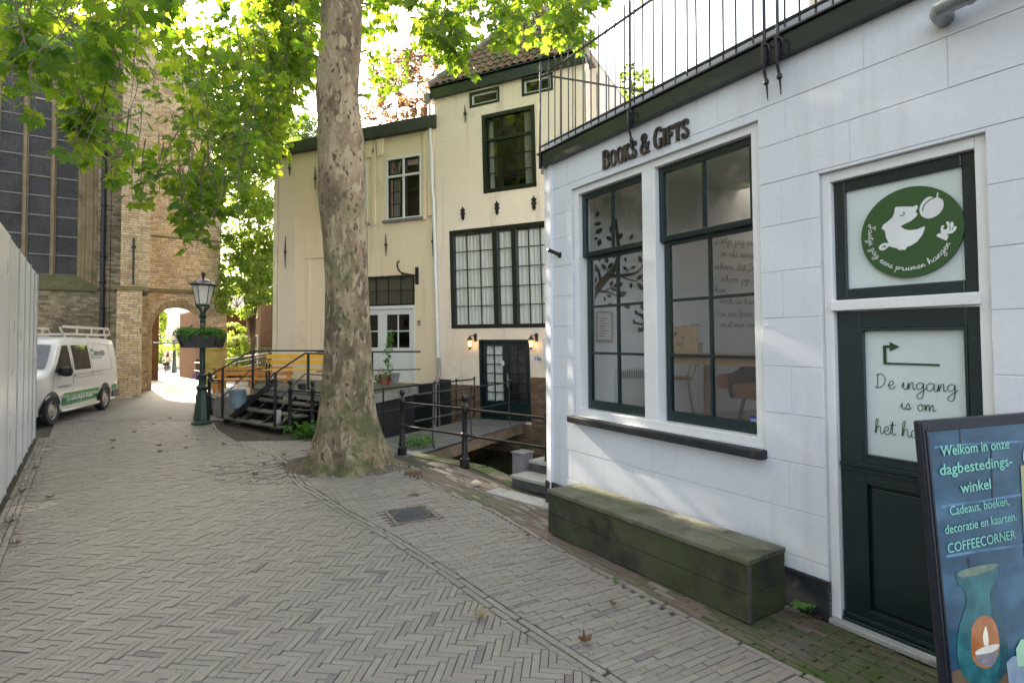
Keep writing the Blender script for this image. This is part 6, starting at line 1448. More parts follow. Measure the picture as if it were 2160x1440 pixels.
t = MB(); a = Vector((dC.x, dC.y, 0)); b = Vector((dD.x, dD.y, 0)); t.bar(a + Vector((0, 0, .70)), b + Vector((0, 0, .70)), .06, .18); t.bar(dB + Vector((0, 0, .70)), a + Vector((0, 0, .70)), .06, .18); t.build('edge_beam', M['stonegrey2'], dk)
t = MB(); a2 = a + Vector((.0, .25, 0)); t.prism([a + Vector((-.05, .1, -.8)), b + Vector((-.05, 0, -.8)), b + Vector((-.3, .1, -.8)), dB + Vector((0, .4, -.8))], (0, 0, 1.38)); t.build('dark_wall', M['anthracite'], dk)
dr2 = thing('terrace_handrail', 'black tube handrails beside the plank stairs and along the terrace', 'railing', tuple(SR.p(.3, -.3, .1)))
def rail(pts, r=.02, nm='rail', par=dr2): t = MB(); t.tube(pts, r, 8); return t.build(nm, M['black_iron'], par, smooth=50)
bk = C.p(2.4, 1.2, 0)
rail(spline([SR.p(.3, .0, .98), SR.p(.3, .22, 1.0), SR.p(.3, .24, 1.12), SR.p(.3, .05, 1.24)], 4) + [SR.p(.3, -.62, 1.63), Vector((bk.x - 1.6, bk.y, 1.63)), Vector((bk.x + .6, bk.y - .4, 1.63))])
rail([SR.p(.3, .0, .60), SR.p(.3, -.62, 1.18), Vector((bk.x - 1.6, bk.y, 1.18))], .014)
su = SWd - .12
rail(spline([SR.p(su, -.05, .98), SR.p(su, .14, 1.0), SR.p(su, .16, 1.1), SR.p(su, .02, 1.22)], 4) + [SR.p(su, -.66, 1.62), SR.p(su + 1.6, -.75, 1.62)])
rail([SR.p(su, -.0, .62), SR.p(su, -.66, 1.18), SR.p(su + 1.6, -.75, 1.18)], .014)
for u_, d_, h0, h1 in ((.3, -.0, .15, 1.26), (.3, -.70, .75, 1.63), (su, -.0, .15, 1.25), (su, -.74, .75, 1.62)): t = MB(); t.tube([SR.p(u_, d_, h0), SR.p(u_, d_, h1)], .03, 8); t.build('post', M['black_iron'], dr2, smooth=50)
e1_ = onz(783, 822, .75); e2_ = onz(886, 812, .75); rA = at(782, 743, e1_.y + .5); rB = at(887, 743, 13.9)
P1 = Vector((rA.x - 1.1, rA.y - .6, 0)); P2 = Vector((rB.x, rB.y, 0)); q_ = at(824, 800, 13.3)
rail([P1 + Vector((0, 0, 1.62)), P2 + Vector((0, 0, 1.62))]); rail([P1 + Vector((0, 0, 1.18)), P2 + Vector((0, 0, 1.18))], .014)
for f_ in (.1, .52): p_ = P1.lerp(P2, f_); t = MB(); t.tube([p_ + Vector((0, 0, .75)), p_ + Vector((0, 0, 1.62))], .022, 8); t.build('post', M['black_iron'], dr2, smooth=50)
# canal railing pieces by the lamp post
cr2 = thing('quay_railing', 'black cast iron railing posts along the canal between lamp post and plane tree', 'railing', (-7.75, 14.4, 0))
for x_, y_ in ((-9.0, 17.0), (-7.75, 14.35), (-4.57, 11.55), (-4.02, 11.3)): canalpost(x_, y_, 0, cr2)
for A, B_ in (((-9.0, 17.0), (-7.75, 14.35)), ((-4.57, 11.55), (-4.02, 11.3)), ((-4.02, 11.3), (-3.0, 10.4)), ((-7.75, 14.35), (-7.2, 13.7))):
    for h in (.86, .47): rail([(*A, h), (*B_, h)], .022, 'rail', cr2)
# bench, yellow
M['yellow'] = mat('yellow_paint', (.75, .42, .03), (.68, .37, .025), 6, .45, fine=.05); M['orange'] = mat('orange_wood', (.62, .28, .06), (.52, .22, .05), 5, .5)
yb = thing('park_bench', 'yellow slatted bench with black cast iron ends on the terrace', 'bench', (-5.95, 13.55, .745), R(14))
Fb = Frame((0, 0, 0), (1, 0)); L_ = 1.9
for y_, z_ in ((-.42, .44), (-.30, .445), (-.18, .44)): t = MB(); t.box(Fb, 0, L_, -y_ - .05, -y_ + .05, z_, z_ + .03) if False else t.bx(0, L_, y_ - .05, y_ + .05, z_, z_ + .03); t.build('slat', M['yellow'], yb, local=True, bev=.004)
for z_, y_ in ((.62, -.02), (.76, .02)): t = MB(); t.bx(0, L_, y_, y_ + .03, z_ - .055, z_ + .055); t.build('slat', M['yellow'], yb, local=True, bev=.004)
for x_ in (.08, L_ - .08):
    t = MB(); t.tube(spline([(x_, .06, 0), (x_, -.02, .25), (x_, -.08, .45), (x_, .03, .66), (x_, .06, .86)], 3), .024, 8); t.tube(spline([(x_, -.46, 0), (x_, -.40, .2), (x_, -.44, .42), (x_, -.43, .60)], 3), .022, 8); t.tube([(x_, -.46, .42), (x_, -.06, .43)], .02, 8); t.tube(spline([(x_, .0, .70), (x_, -.2, .64), (x_, -.38, .63), (x_, -.46, .60), (x_, -.44, .53), (x_, -.38, .56)], 3), .016, 8); t.build('bench_end', M['black_iron'], yb, local=True, smooth=50)
# lower terrace with orange picnic bench
lt = thing('lower_terrace', 'low stone landing beyond the stairs behind the lamp post', 'landing', (-7.6, 15.6, .3))
t = MB(); t.prism([(-8.3, 14.7, -.6), (-6.9, 14.0, -.6), (-6.7, 16.4, -.6), (-8.6, 17.2, -.6)], (0, 0, 1.08)); t.build('slab', M['stonegrey2'], lt)
ob = thing('picnic_bench', 'orange wooden bench with long slats standing behind the stairs', 'bench', (-8.05, 15.3, .48), R(8))
for y_, z_ in ((-.28, .36), (-.14, .36), (.0, .36)): t = MB(); t.bx(-.1, 1.95, y_ - .055, y_ + .055, z_ - .02, z_ + .02); t.build('slat', M['orange'], ob, local=True, bev=.004)
for z_ in (.50, .64): t = MB(); t.bx(-.1, 1.95, .10, .13, z_ - .05, z_ + .05); t.build('slat', M['orange'], ob, local=True, bev=.004)
for x_ in (.0, .95, 1.8):
    for y_ in (-.3, .07): t = MB(); t.bx(x_, x_ + .09, y_ - .03, y_ + .03, 0, .345 if y_ < 0 else .68); t.build('leg', M['orange'], ob, local=True, bev=.004)
# tubs and pots
zincm = mat('zinc_tub', (.20, .27, .30), (.15, .21, .24), 5, .5, metal=.2, bump=.1)
p = onz(501, 859, .355); zt = thing('zinc_tub', 'ribbed blue grey zinc tub on the stairs beside the left handrail', 'tub', tuple(p))
t = MB(); t.lathe(p, [(.165, 0), (.175, .06), (.17, .08), (.178, .38), (.186, .40), (.17, .41), (.16, .36)], 28); t.build('body', zincm, zt, smooth=30)
t = MB()
for i in range(14): a = i / 14 * 6.283; t.tube([p + Vector((.172 * math.cos(a), .172 * math.sin(a), .09)), p + Vector((.177 * math.cos(a), .177 * math.sin(a), .36))], .006, 5)
t.build('rib', zincm, zt)['kind'] = 'stuff'
t = MB(); t.lathe(p, [(.16, .355), (.0, .37)], 14); t.build('soil', M['leaf_litter'], zt)
p = onz(586, 893, .155); t = MB(); t.lathe(p, [(.062, 0), (.072, .02), (.072, .25), (.06, .275), (.0, .28)], 20); tag(t.build('canister', mat('pale_pink_plastic', (.50, .45, .45), rough=.5), smooth=40), 'pale cylindrical canister on the lowest stair tread', 'canister')
def pot(p, r, h, m, name, label, cat='pot'):
    t = MB(); t.lathe(p, [(r * .7, 0), (r * .95, h * .85), (r, h * .85), (r, h), (r * .88, h), (r * .85, h * .9), (0, h * .88)], 18); return tag(t.build(name, m, smooth=35), label, cat)
pot(at(637, 826, 12.6), .10, .18, M['anthracite'], 'plant_pot', 'black square-looking pot on the terrace left of the plane tree')
# ------------------------------------------------------------------ green lamp post with flower boxes
M['lampgreen'] = mat('lamp_green', (.008, .028, .018), (.013, .038, .024), 5, .38, bump=.12, bs=40, coat=.2)
M['opal'] = mat('opal_glass', (.62, .58, .50), (.52, .48, .42), 3, .35)
def street_lamp(loc, label, flowers=True, group=None):
    L = thing('street_lamp', label, 'street lamp', loc, 0, group)
    t = MB(); t.lathe((0, 0, 0), [(.215, 0), (.215, .04), (.18, .07), (.165, .10), (.175, .13), (.165, .17), (.105, .72), (.10, .76), (.12, .79), (.13, .83), (.115, .86), (.085, .88), (.075, .95), (.085, 1.06), (.105, 1.10), (.10, 1.13), (.06, 1.15)], 8); t.build('base', M['lampgreen'], L, local=True, smooth=25)
    t = MB(); t.lathe((0, 0, 0), [(.058, 1.14), (.048, 2.30)], 12)
    for i in range(8): a = i / 8 * 6.283; t.tube([(.056 * math.cos(a), .056 * math.sin(a), 1.15), (.048 * math.cos(a), .048 * math.sin(a), 2.3)], .008, 5)
    t.lathe((0, 0, 0), [(.05, 2.30), (.07, 2.34), (.05, 2.38), (.08, 2.42), (.085, 2.46), (.05, 2.50), (.055, 2.54)], 12); t.build('pole', M['lampgreen'], L, local=True, smooth=40)
    t = MB()
    for i in range(6): a = i / 6 * 6.283 + .3; t.tube(spline([(.04 * math.cos(a), .04 * math.sin(a), 2.45), (.06 * math.cos(a), .06 * math.sin(a), 2.58), (.13 * math.cos(a), .13 * math.sin(a), 2.66)], 3), .014, 6)
    t.lathe((0, 0, 0), [(.15, 2.66), (.165, 2.68), (.15, 2.71), (.14, 2.72)], 12); t.build('bracket', M['lampgreen'], L, local=True, smooth=40)
    t = MB(); t.lathe((0, 0, 0), [(.135, 2.715), (.225, 3.14), (.0, 3.15)], 6); t.build('glass', M['opal'], L, local=True)
    t = MB()
    for i in range(6): a = (i + .5) / 6 * 6.283; t.tube([(.137 * math.cos(a), .137 * math.sin(a), 2.71), (.228 * math.cos(a), .228 * math.sin(a), 3.14)], .009, 5)
    t.build('glazing_bar', M['lampgreen'], L, local=True)
    t = MB(); t.lathe((0, 0, 0), [(.235, 3.13), (.285, 3.15), (.29, 3.175), (.25, 3.19), (.24, 3.20), (.18, 3.25), (.10, 3.29), (.05, 3.30), (.025, 3.33), (.03, 3.36), (.045, 3.39), (.04, 3.43), (.0, 3.47)], 16)
    for i in range(6): a = (i + .5) / 6 * 6.283; t.tube([(.27 * math.cos(a), .27 * math.sin(a), 3.18), (.305 * math.cos(a), .305 * math.sin(a), 3.20), (.30 * math.cos(a), .30 * math.sin(a), 3.24)], [.012, .01, .004], 5)
    t.build('cap', M['black_iron'], L, local=True, smooth=40)
    return L
LP = Vector((-7.05, 12.75, 0)); street_lamp(tuple(LP), 'dark green cast iron street lamp with flower boxes at the lane edge beside the stairs')
M['boxdark'] = mat('planter_plastic', (.035, .032, .032), (.05, .045, .045), 5, .5)
M['geran'] = leafmat('basket_leaf', [(.03, .10, .015), (.06, .17, .02), (.09, .22, .03)], [(.12, .35, .03), (.2, .5, .05)], .35)
M['pink'] = leafmat('pink_flower', [(.6, .30, .32), (.7, .45, .42)], [(.7, .4, .4), (.7, .5, .5)], .3)
M['violet'] = leafmat('violet_flower', [(.25, .05, .35), (.35, .1, .45)], [(.3, .1, .5), (.4, .1, .5)], .3)
def leafcard(t, P, nrm_, size, r_, lobes=False):
    nrm_ = Vector(nrm_).normalized(); a = nrm_.cross(Vector((r_.uniform(-1, 1), r_.uniform(-1, 1), r_.uniform(-1, 1)))).normalized(); b = nrm_.cross(a)
    t.ct = r_.random(); s = size
    t.add([P - a * s * .5, P - b * s * .32 + a * s * .0, P + a * s * .5, P + b * s * .32], [(0, 1, 2, 3)])
def blob(t, c, rx, ry, rz, n, size, r_, shell=.5):
    for _ in range(n):
        d = Vector((r_.gauss(0, 1), r_.gauss(0, 1), r_.gauss(0, 1))).normalized(); q = r_.uniform(shell, 1) ** .5
        P = Vector(c) + Vector((d.x * rx * q, d.y * ry * q, d.z * rz * q)); nn = d + Vector((r_.uniform(-.7, .7), r_.uniform(-.7, .7), r_.uniform(-.2, 1.0)))
        leafcard(t, P, nn, size * r_.uniform(.7, 1.25), r_)
r5 = random.Random(55)
fb_ = thing('flower_boxes', 'dark planter boxes overflowing with green plants hung round the green lamp post', 'planter', tuple(LP + Vector((0, 0, 1.9))))
for k, (a, rz_) in enumerate(((R(-75), R(15)), (R(165), R(-105)), (R(50), R(140)))):
    c = LP + Vector((math.cos(a) * .24, math.sin(a) * .24, 1.86)); Fx = Frame((c.x, c.y, c.z), (math.cos(rz_), math.sin(rz_)))
    t = MB(); w0, w1_ = .30, .36
    vs = [Fx.p(u, d, h) for h, w_, dd3 in ((-.13, .27, .10), (.13, .37, .14)) for u, d in ((-w_, -dd3), (w_, -dd3), (w_, dd3), (-w_, dd3))]
    t.add(vs, [(0, 3, 2, 1), (0, 1, 5, 4), (1, 2, 6, 5), (2, 3, 7, 6), (3, 0, 4, 7), (4, 5, 6, 7)]); t.box(Fx, -.385, .385, -.155, .155, .1305, .15); t.build('box', M['boxdark'], fb_, bev=.02)
    t = MB(); c2 = c + Vector((0, 0, .24))
    for q in range(9): cc = c2 + Vector(((q - 4) * .1 * math.cos(rz_), (q - 4) * .1 * math.sin(rz_), r5.uniform(-.06, .05))) - Fx.N * -.0; blob(t, cc, .15, .15, .12, 85, .05, r5, .2)
    for q in range(5): cc = c2 + Fx.N * .14 + Fx.U * r5.uniform(-.42, .42) + Vector((0, 0, -.14)); blob(t, cc, .08, .07, .12, 40, .04, r5, .2)
    t.build('plants', M['geran'], fb_, recalc=False)['kind'] = 'stuff'
t = MB()
for q in range(26): blob(t, LP + Vector((r5.uniform(-.42, .45), r5.uniform(-.4, .4), 2.24 + r5.uniform(0, .10))), .03, .03, .03, 7, .035, r5)
t.build('pink_flowers', M['pink'], fb_, recalc=False)['kind'] = 'stuff'
t = MB()
for q in range(8): blob(t, LP + Vector((-.10 + r5.uniform(-.05, .12), -.1, 1.08 + r5.uniform(-.05, .08))), .05, .05, .06, 14, .03, r5)
tag(t.build('violet_flowers', M['violet'], recalc=False), 'small violet flowers tucked at the collar of the green lamp post', 'flowers')
for x_, y_, z_, lb in ((-29.2, 48.5, -.75, 'dark street lamp far beyond the arch, left of the cyclist'), (-28.3, 46.8, -.74, 'street lamp beyond the arch hung with yellow green flowers, right of the cyclist')):
    street_lamp((x_, y_, z_), lb, group=None)
t = MB()
for q in range(7): a = q * .9; blob(t, (-28.3 + .55 * math.cos(a), 46.8 + .5 * math.sin(a), 1.35), .4, .35, .35, 70, .14, r5, .2)
M['limeleaf'] = leafmat('lime_leaf', [(.25, .32, .03), (.16, .26, .02)], [(.5, .6, .05), (.5, .7, .1)], .5)
tag(t.build('flower_basket', M['limeleaf'], recalc=False), 'yellow green hanging basket on the second lamp beyond the arch', 'flower basket')
# plants on the right of the terrace
t = MB(); cp = thing('climbing_plant', 'thin climbing plant on a cane before the white double doors', 'plant', tuple(at(815, 800, 12.7)))
b_ = at(812, 806, 12.6); tp = at(826, 694, 12.6)
t.tube([b_, b_.lerp(tp, .5) + Vector((.03, 0, 0)), tp], .007, 5); t.build('stem', M['oldplank'], cp)
t = MB()
for i in range(26): f_ = i / 26; c = b_.lerp(tp, f_) + Vector((r5.uniform(-.12, .12) * (1.3 - f_), r5.uniform(-.1, .1), 0)); blob(t, c, .09, .08, .07, 13, .055, r5, .1)
t.build('leaves', M['geran'], cp, recalc=False)['kind'] = 'stuff'
gp = thing('geranium_pot', 'terracotta pot of red geraniums on the terrace edge right of the tree', 'pot plant', tuple(at(812, 815, 12.3)))
b_ = at(812, 812, 12.3); t = MB(); t.lathe(b_, [(.09, 0), (.13, .2), (.12, .2), (0, .18)], 16); t.build('pot', mat('terracotta', (.28, .12, .07)), gp, smooth=40)
t = MB(); 
for i in range(7): blob(t, b_ + Vector((r5.uniform(-.36, .05), r5.uniform(-.1, .1), .14 + r5.uniform(0, .12))), .10, .10, .09, 45, .045, r5)
t.build('leaves', M['geran'], gp, recalc=False)['kind'] = 'stuff'
M['redfl'] = leafmat('red_flower', [(.65, .02, .02), (.55, .03, .03)], [(.8, .05, .05), (.8, .1, .05)], .3); t = MB()
for i in range(13): blob(t, b_ + Vector((r5.uniform(-.15, .16), -.1, .05 + r5.uniform(0, .28))), .03, .03, .03, 9, .03, r5)
t.build('flowers', M['redfl'], gp, recalc=False)['kind'] = 'stuff'
pot(at(832, 806, 12.2), .12, .2, M['greypaint'], 'plant_pot', 'grey pot leaning beside the red geraniums on the terrace')
# weeds
def weed(c, r, n, s, label, name='weed', m=None):
    t = MB()
    for i in range(max(2, n // 25)): blob(t, Vector(c) + Vector((r5.uniform(-r, r), r5.uniform(-r, r) * .6, r5.uniform(.3, 1) * r * .5)), r * .4, r * .35, r * .3, 25, s, r5, .05)
    return tag(t.build(name, m or M['geran'], recalc=False), label, 'weed')
weed(onz(880, 940), .35, 300, .06, 'leafy green weeds at the near end of the footbridge', m=M['geran']); weed(Vector((-3.95, 11.15, .0)), .42, 340, .11, 'broad leaved weeds between the quay railing and the plane tree')
weed(onz(436, 893), .12, 60, .05, 'small weeds at the foot of the lamp post')
# ------------------------------------------------------------------ van
def van():
    rw = onz(208, 864, .0); fwp = onz(90, 890, .03)
    rear = Vector((-11.32, 15.35, 0)); front = Vector((-10.42, 12.48, 0)); hd = (front - rear).normalized(); wb = 3.0
    left = Vector((-hd.y, hd.x, 0)); cen = rear - left * .80 - hd * 1.0       # local origin: rear end on the centre line
    ang = math.atan2(hd.y, hd.x)
    V = thing('parked_van', 'white panel van with a green stripe and a roof rack parked by the church', 'van', (cen.x, cen.y, 0), ang)
    white = mat('van_white', (.66, .63, .60), (.62, .595, .565), 1.5, .32, fine=.0, coat=.6, dirt=((.45, .42, .38), 1.6, .6, .95)); vg = mat('van_green', (.02, .25, .075), rough=.3, fine=0, coat=.5)
    blk = mat('van_black', (.012, .013, .016), rough=.4); tyre = mat('tyre_rubber', (.014, .014, .015), (.03, .028, .026), 12, .85); rim = mat('steel_rim', (.42, .38, .34), (.33, .30, .27), 8, .4, metal=.6); vgl = mat('van_glass', (.05, .05, .05), (.09, .08, .07), 2, .05, fine=0, coat=1)
    def ztop(x):
        P = [(0, 1.86), (.10, 1.93), (.5, 1.97), (3.0, 1.97), (3.35, 1.93), (3.55, 1.83), (4.12, 1.24), (4.25, 1.17), (4.7, 1.02), (4.86, .86), (4.9, .70)]
        for (a, b), (c, d) in zip(P, P[1:]):
            if a <= x <= c: return lerp(b, d, (x - a) / (c - a))
        return .7
    def hw(x, z):
        zt = ztop(x); w_ = .945
        if x > 4.1: w_ -= .25 * ((x - 4.1) / .8) ** 2
        if x < .12: w_ -= .05 * (1 - x / .12)
        if z > 1.15: w_ -= .15 * ((z - 1.15) / .8) ** 1.3
        if z < .45: w_ -= .04
        return w_
    xs = [0, .02, .1, .3, .6, 1.0, 1.5, 2, 2.5, 3.0, 3.2, 3.35, 3.55, 3.75, 3.95, 4.12, 4.25, 4.45, 4.7, 4.82, 4.88, 4.9]
    rows = []
    for x in xs:
        zt = ztop(x); zb = .24; r = []
        zz = [zb, .42, .62, .9, 1.0, 1.15, 1.4, 1.6, 1.78]
        for z in zz: z2 = min(z, zt - .09); r.append((hw(x, z2), z2))
        w_ = hw(x, zt - .09); r += [(w_ - .012, zt - .05), (w_ - .05, zt - .018), (w_ - .14, zt), (w_ * .45, zt + .02), (0, zt + .025)]
        rows.append(r)
    t = MB(); k = len(rows[0])
    for sgn in (1, -1):
        b = [(x, sgn * y, z) for x, r in zip(xs, rows) for y, z in r]
        t.add(b, [(i * k + j, i * k + j + 1, (i + 1) * k + j + 1, (i + 1) * k + j) for i in range(len(xs) - 1) for j in range(k - 1)])
    for e in (0, len(xs) - 1):
        r = rows[e]; t.add([(xs[e], y, z) for y, z in r] + [(xs[e], -y, z) for y, z in r[::-1][1:]], [tuple(range(2 * k - 1))])
    t.add([(0, .9, .24), (4.9, .8, .24), (4.9, -.8, .24), (0, -.9, .24)], [(0, 1, 2, 3)])
    bd_ = t.build('body', white, V, local=True, smooth=38)
    def sp(x, z, o): return (x, hw(x, z) + o, z)
    def sheet(pts, o, m, name, par=V, sub=1):
        t = MB(); n = len(pts); c = (sum(p[0] for p in pts) / n, sum(p[1] for p in pts) / n)
        t.add([sp(x, z, o) for x, z in pts], [tuple(range(n))]); return t.build(name, m, par, local=True, recalc=False)
    def strip(x0, x1, zf0, zf1, o, m, name, n=12, par=V):
        t = MB(); vs = []
        for i in range(n + 1):
            x = lerp(x0, x1, i / n)
            for j in range(5): z = lerp(zf0(x), zf1(x), j / 4); vs.append(sp(x, z, o))
        t.add(vs, [(i * 5 + j, i * 5 + j + 1, (i + 1) * 5 + j + 1, (i + 1) * 5 + j) for i in range(n) for j in range(4)]); return t.build(name, m, par, local=True, smooth=60, recalc=False)
    # side windows: front door, sliding door
    strip(3.02, 3.88, lambda x: 1.16, lambda x: min(1.78, 1.80 - max(0, x - 3.28) * 1.02), .004, vgl, 'front_window')
    strip(1.92, 2.86, lambda x: 1.18, lambda x: 1.78, .004, vgl, 'side_window')
    t = MB()                                        # windscreen
    vs = []
    for x in (3.60, 3.8, 4.0, 4.10):
        for j in range(9): y = lerp(-1, 1, j / 8) * (hw(x, ztop(x) - .1) - .10); vs.append((x + .012, y, ztop(x) + .034 - .02 * (abs(j - 4) / 4) ** 2))
    t.add(vs, [(i * 9 + j, i * 9 + j + 1, (i + 1) * 9 + j + 1, (i + 1) * 9 + j) for i in range(3) for j in range(8)]); t.build('windscreen', vgl, V, local=True, smooth=60, recalc=False)
    # shut lines
    t = MB()
    for a, b in (((2.94, .34), (2.94, 1.80)), ((1.84, .98), (1.84, 1.84)), ((1.0, .99), (2.94, .99)), ((.55, 1.10), (.55, 1.78)), ((.55, 1.78), (1.84, 1.84)), ((4.02, .66), (3.90, 1.12)), ((.55, 1.10), (1.84, 1.10)), ((3.9, 1.12), (2.95, 1.12))):
        m_ = 6
        for i in range(m_):
            P = [lerp(a[0], b[0], i / m_), lerp(a[1], b[1], i / m_)]; Q = [lerp(a[0], b[0], (i + 1) / m_), lerp(a[1], b[1], (i + 1) / m_)]
            t.bar(sp(P[0], P[1], .001), sp(Q[0], Q[1], .001), .007, .004, up=(0, 1, 0))
    t.build('shut_line', mat('shut_line', (.10, .09, .085)), V, local=True)['kind'] = 'stuff'
    sill = lambda x: .34; top_ = lambda x: .62 + (.035 if x < 2 else 0)
    gs = strip(1.40, 3.46, lambda x: .36, lambda x: .66, .004, vg, 'green_stripe'); strip(.02, .55, lambda x: .52, lambda x: .66, .004, vg, 'green_stripe')
    # arches, wheels
    for x0 in (1.0, 4.0):
        t = MB(); n = 24; cz = .34
        P = [(x0 + .41 * math.cos(a), cz + .41 * math.sin(a)) for a in [math.pi * (-.12 + 1.24 * i / n) for i in range(n + 1)]]
        t.add([(x, hw(x, max(z, .3)) + .006, z) for x, z in P], [tuple(range(n + 1))]); t.build('wheel_arch', blk, V, local=True, recalc=False)
        for sgn in (1, -1):
            yc = .90 * sgn
            def ringp(r, y, n=32): return [(x0 + r * math.cos(2 * math.pi * i / n), y, cz - .01 + r * math.sin(2 * math.pi * i / n)) for i in range(n)]
            def rings(L, m, name, par):
                t = MB(); vs = []; n = 32
                for r, y in L: vs += ringp(r, y)
                t.add(vs, [(i * n + j, i * n + (j + 1) % n, (i + 1) * n + (j + 1) % n, (i + 1) * n + j) for i in range(len(L) - 1) for j in range(n)]); return t.build(name, m, par, local=True, smooth=35)
            W_ = rings([(.20, yc - .12 * sgn), (.30, yc - .12 * sgn), (.328, yc - .09 * sgn), (.328, yc + .05 * sgn), (.305, yc + .075 * sgn), (.225, yc + .07 * sgn), (.205, yc + .06 * sgn)], tyre, 'wheel', V)
            rings([(.21, yc + .058 * sgn), (.20, yc + .065 * sgn), (.19, yc + .05 * sgn), (.185, yc + .02 * sgn), (.145, yc + .025 * sgn), (.13, yc + .05 * sgn), (.06, yc + .055 * sgn), (.05, yc + .075 * sgn), (.001, yc + .078 * sgn)], rim, 'rim', W_)
            t = MB()
            for i in range(16): a = i / 16 * 6.283; c = Vector((x0 + .165 * math.cos(a), yc + .026 * sgn, cz - .01 + .165 * math.sin(a))); t.bx(c.x - .014, c.x + .014, c.y - .004, c.y + .006, c.z - .014, c.z + .014)
            t.build('rim_hole', blk, W_, local=True)['kind'] = 'stuff'
    # mirror, handles, bumper, sill
    t = MB(); t.tube([(3.72, .92, 1.13), (3.66, 1.02, 1.13)], .03, 8); t.lathe((3.66, 1.08, 1.2), [(.0, -.14), (.10, -.12), (.13, -.03), (.12, .07), (.0, .11)], 12); t.build('mirror', blk, V, local=True, smooth=50)
    t = MB(); t.bx(2.80, 2.92, hw(2.9, 1.05) + .002, hw(2.9, 1.05) + .03, 1.035, 1.065); t.build('door_handle', mat('handle_grey', (.2, .19, .18)), V, local=True, bev=.008)
    t = MB(); t.bx(-.06, .42, -.93, .955, .30, .50); t.build('bumper', mat('bumper_grey', (.07, .07, .075), rough=.6), V, local=True, bev=.03)
    t = MB(); t.bx(4.5, 4.96, -.82, .82, .26, .52); t.build('bumper', mat('bumper_front', (.07, .07, .075), rough=.6), V, local=True, bev=.04)
    t = MB(); t.tube([(1.42, .93, .27), (1.5, .97, .26), (3.45, .97, .26), (3.55, .93, .27)], .04, 10); t.build('side_step', mat('step_tube', (.55, .52, .48), rough=.35, metal=.5), V, local=True, smooth=50)
    t = MB(); t.bx(4.84, 4.93, .52, .80, .66, .86); t.build('headlight', vgl, V, local=True, bev=.02)
    al = mat('rack_aluminium', (.62, .57, .50), rough=.45, metal=.3)
    t = MB()
    for y in (-.72, .72):
        for z in (2.05, 2.23): t.bx(.15, 2.95, y - .02, y + .02, z - .03, z + .03)
        for x in (.45, 1.3, 2.2): t.bx(x - .025, x + .025, y - .015, y + .015, 2.08, 2.20)
        t.bar((2.95, y, 2.05), (3.12, y, 2.21), .04, .03); t.bar((.15, y, 2.23), (.0, y, 2.04), .03, .03)
    for x in (.3, .9, 1.5, 2.1, 2.7): t.bx(x - .03, x + .03, -.72, .72, 2.04, 2.07)
    for x in (.3, 1.5, 2.8):
        for y in (-.70, .70): t.bx(x - .02, x + .02, y - .02, y + .02, 1.95, 2.05)
    t.build('roof_rack', al, V, local=True)
    # lettering on the side: a frame on the local side plane (u runs towards the rear as read)
    FS = Frame((0, 0, 0), (-1, 0)); FS.N = Vector((0, 1, 0)); 
    class SF:
        W = Vector((0, 0, 1)); U = Vector((-1, 0, 0)); N = Vector((0, 1, 0))
        def __init__(s, o): s.o = o
        def p(s, u, d, h): x = -u; return Vector((x, hw(x, h) + s.o + d, h))
    t = MB(); hand(t, SF(.008), 'De ambachtelijke bouwer', -3.28, .47, .055, 0, .014, sx=1.18); t.ribbon(SF(.008), [(-1.75, .52), (-1.5, .525)], .01, 0, 0); t.ribbon(SF(.008), [(-3.42, .45), (-3.25, .45)], .01, 0, 0); t.build('lettering', mat('van_letter_white', (.8, .8, .8)), V, local=True, recalc=False)
    t = MB(); textmesh(t, SF(.006), 'DEN HOED', -1.60, 1.50, .17, 0, align='LEFT', xs=.82, bold=.004); textmesh(t, SF(.006), 'www.denhoed.nl', -3.75, .80, .10, 0, align='LEFT')
    t.build('lettering', mat('van_letter_grey', (.09, .08, .08)), V, local=True, recalc=False)
    t = MB(); textmesh(t, SF(.006), 'RESTAURATIE  ONDERHOUD  RENOVATIE', -2.72, 1.045, .078, 0, align='LEFT', xs=1.05); t.build('lettering', mat('van_letter_pale', (.35, .30, .27)), V, local=True, recalc=False)
    t = MB(); f_ = SF(.006); t.add([f_.p(u, 0, h) for u, h in ((-1.79, 1.43), (-1.63, 1.43), (-1.63, 1.68), (-1.79, 1.68))], [(0, 1, 2, 3)]); textmesh(t, f_, 'BOUWBEDRIJF', -1.60, 1.42, .07, 0, align='LEFT'); t.build('logo', vg, V, local=True, recalc=False)
    t = MB(); t.add([SF(.008).p(u, 0, h) for u, h in ((-1.76, 1.46), (-1.735, 1.46), (-1.735, 1.55), (-1.69, 1.55), (-1.69, 1.46), (-1.665, 1.46), (-1.665, 1.60), (-1.735, 1.60), (-1.735, 1.65), (-1.76, 1.65))], [tuple(range(10))]); t.build('logo_mark', mat('logo_white', (.8, .8, .8)), V, local=True, recalc=False)
van()
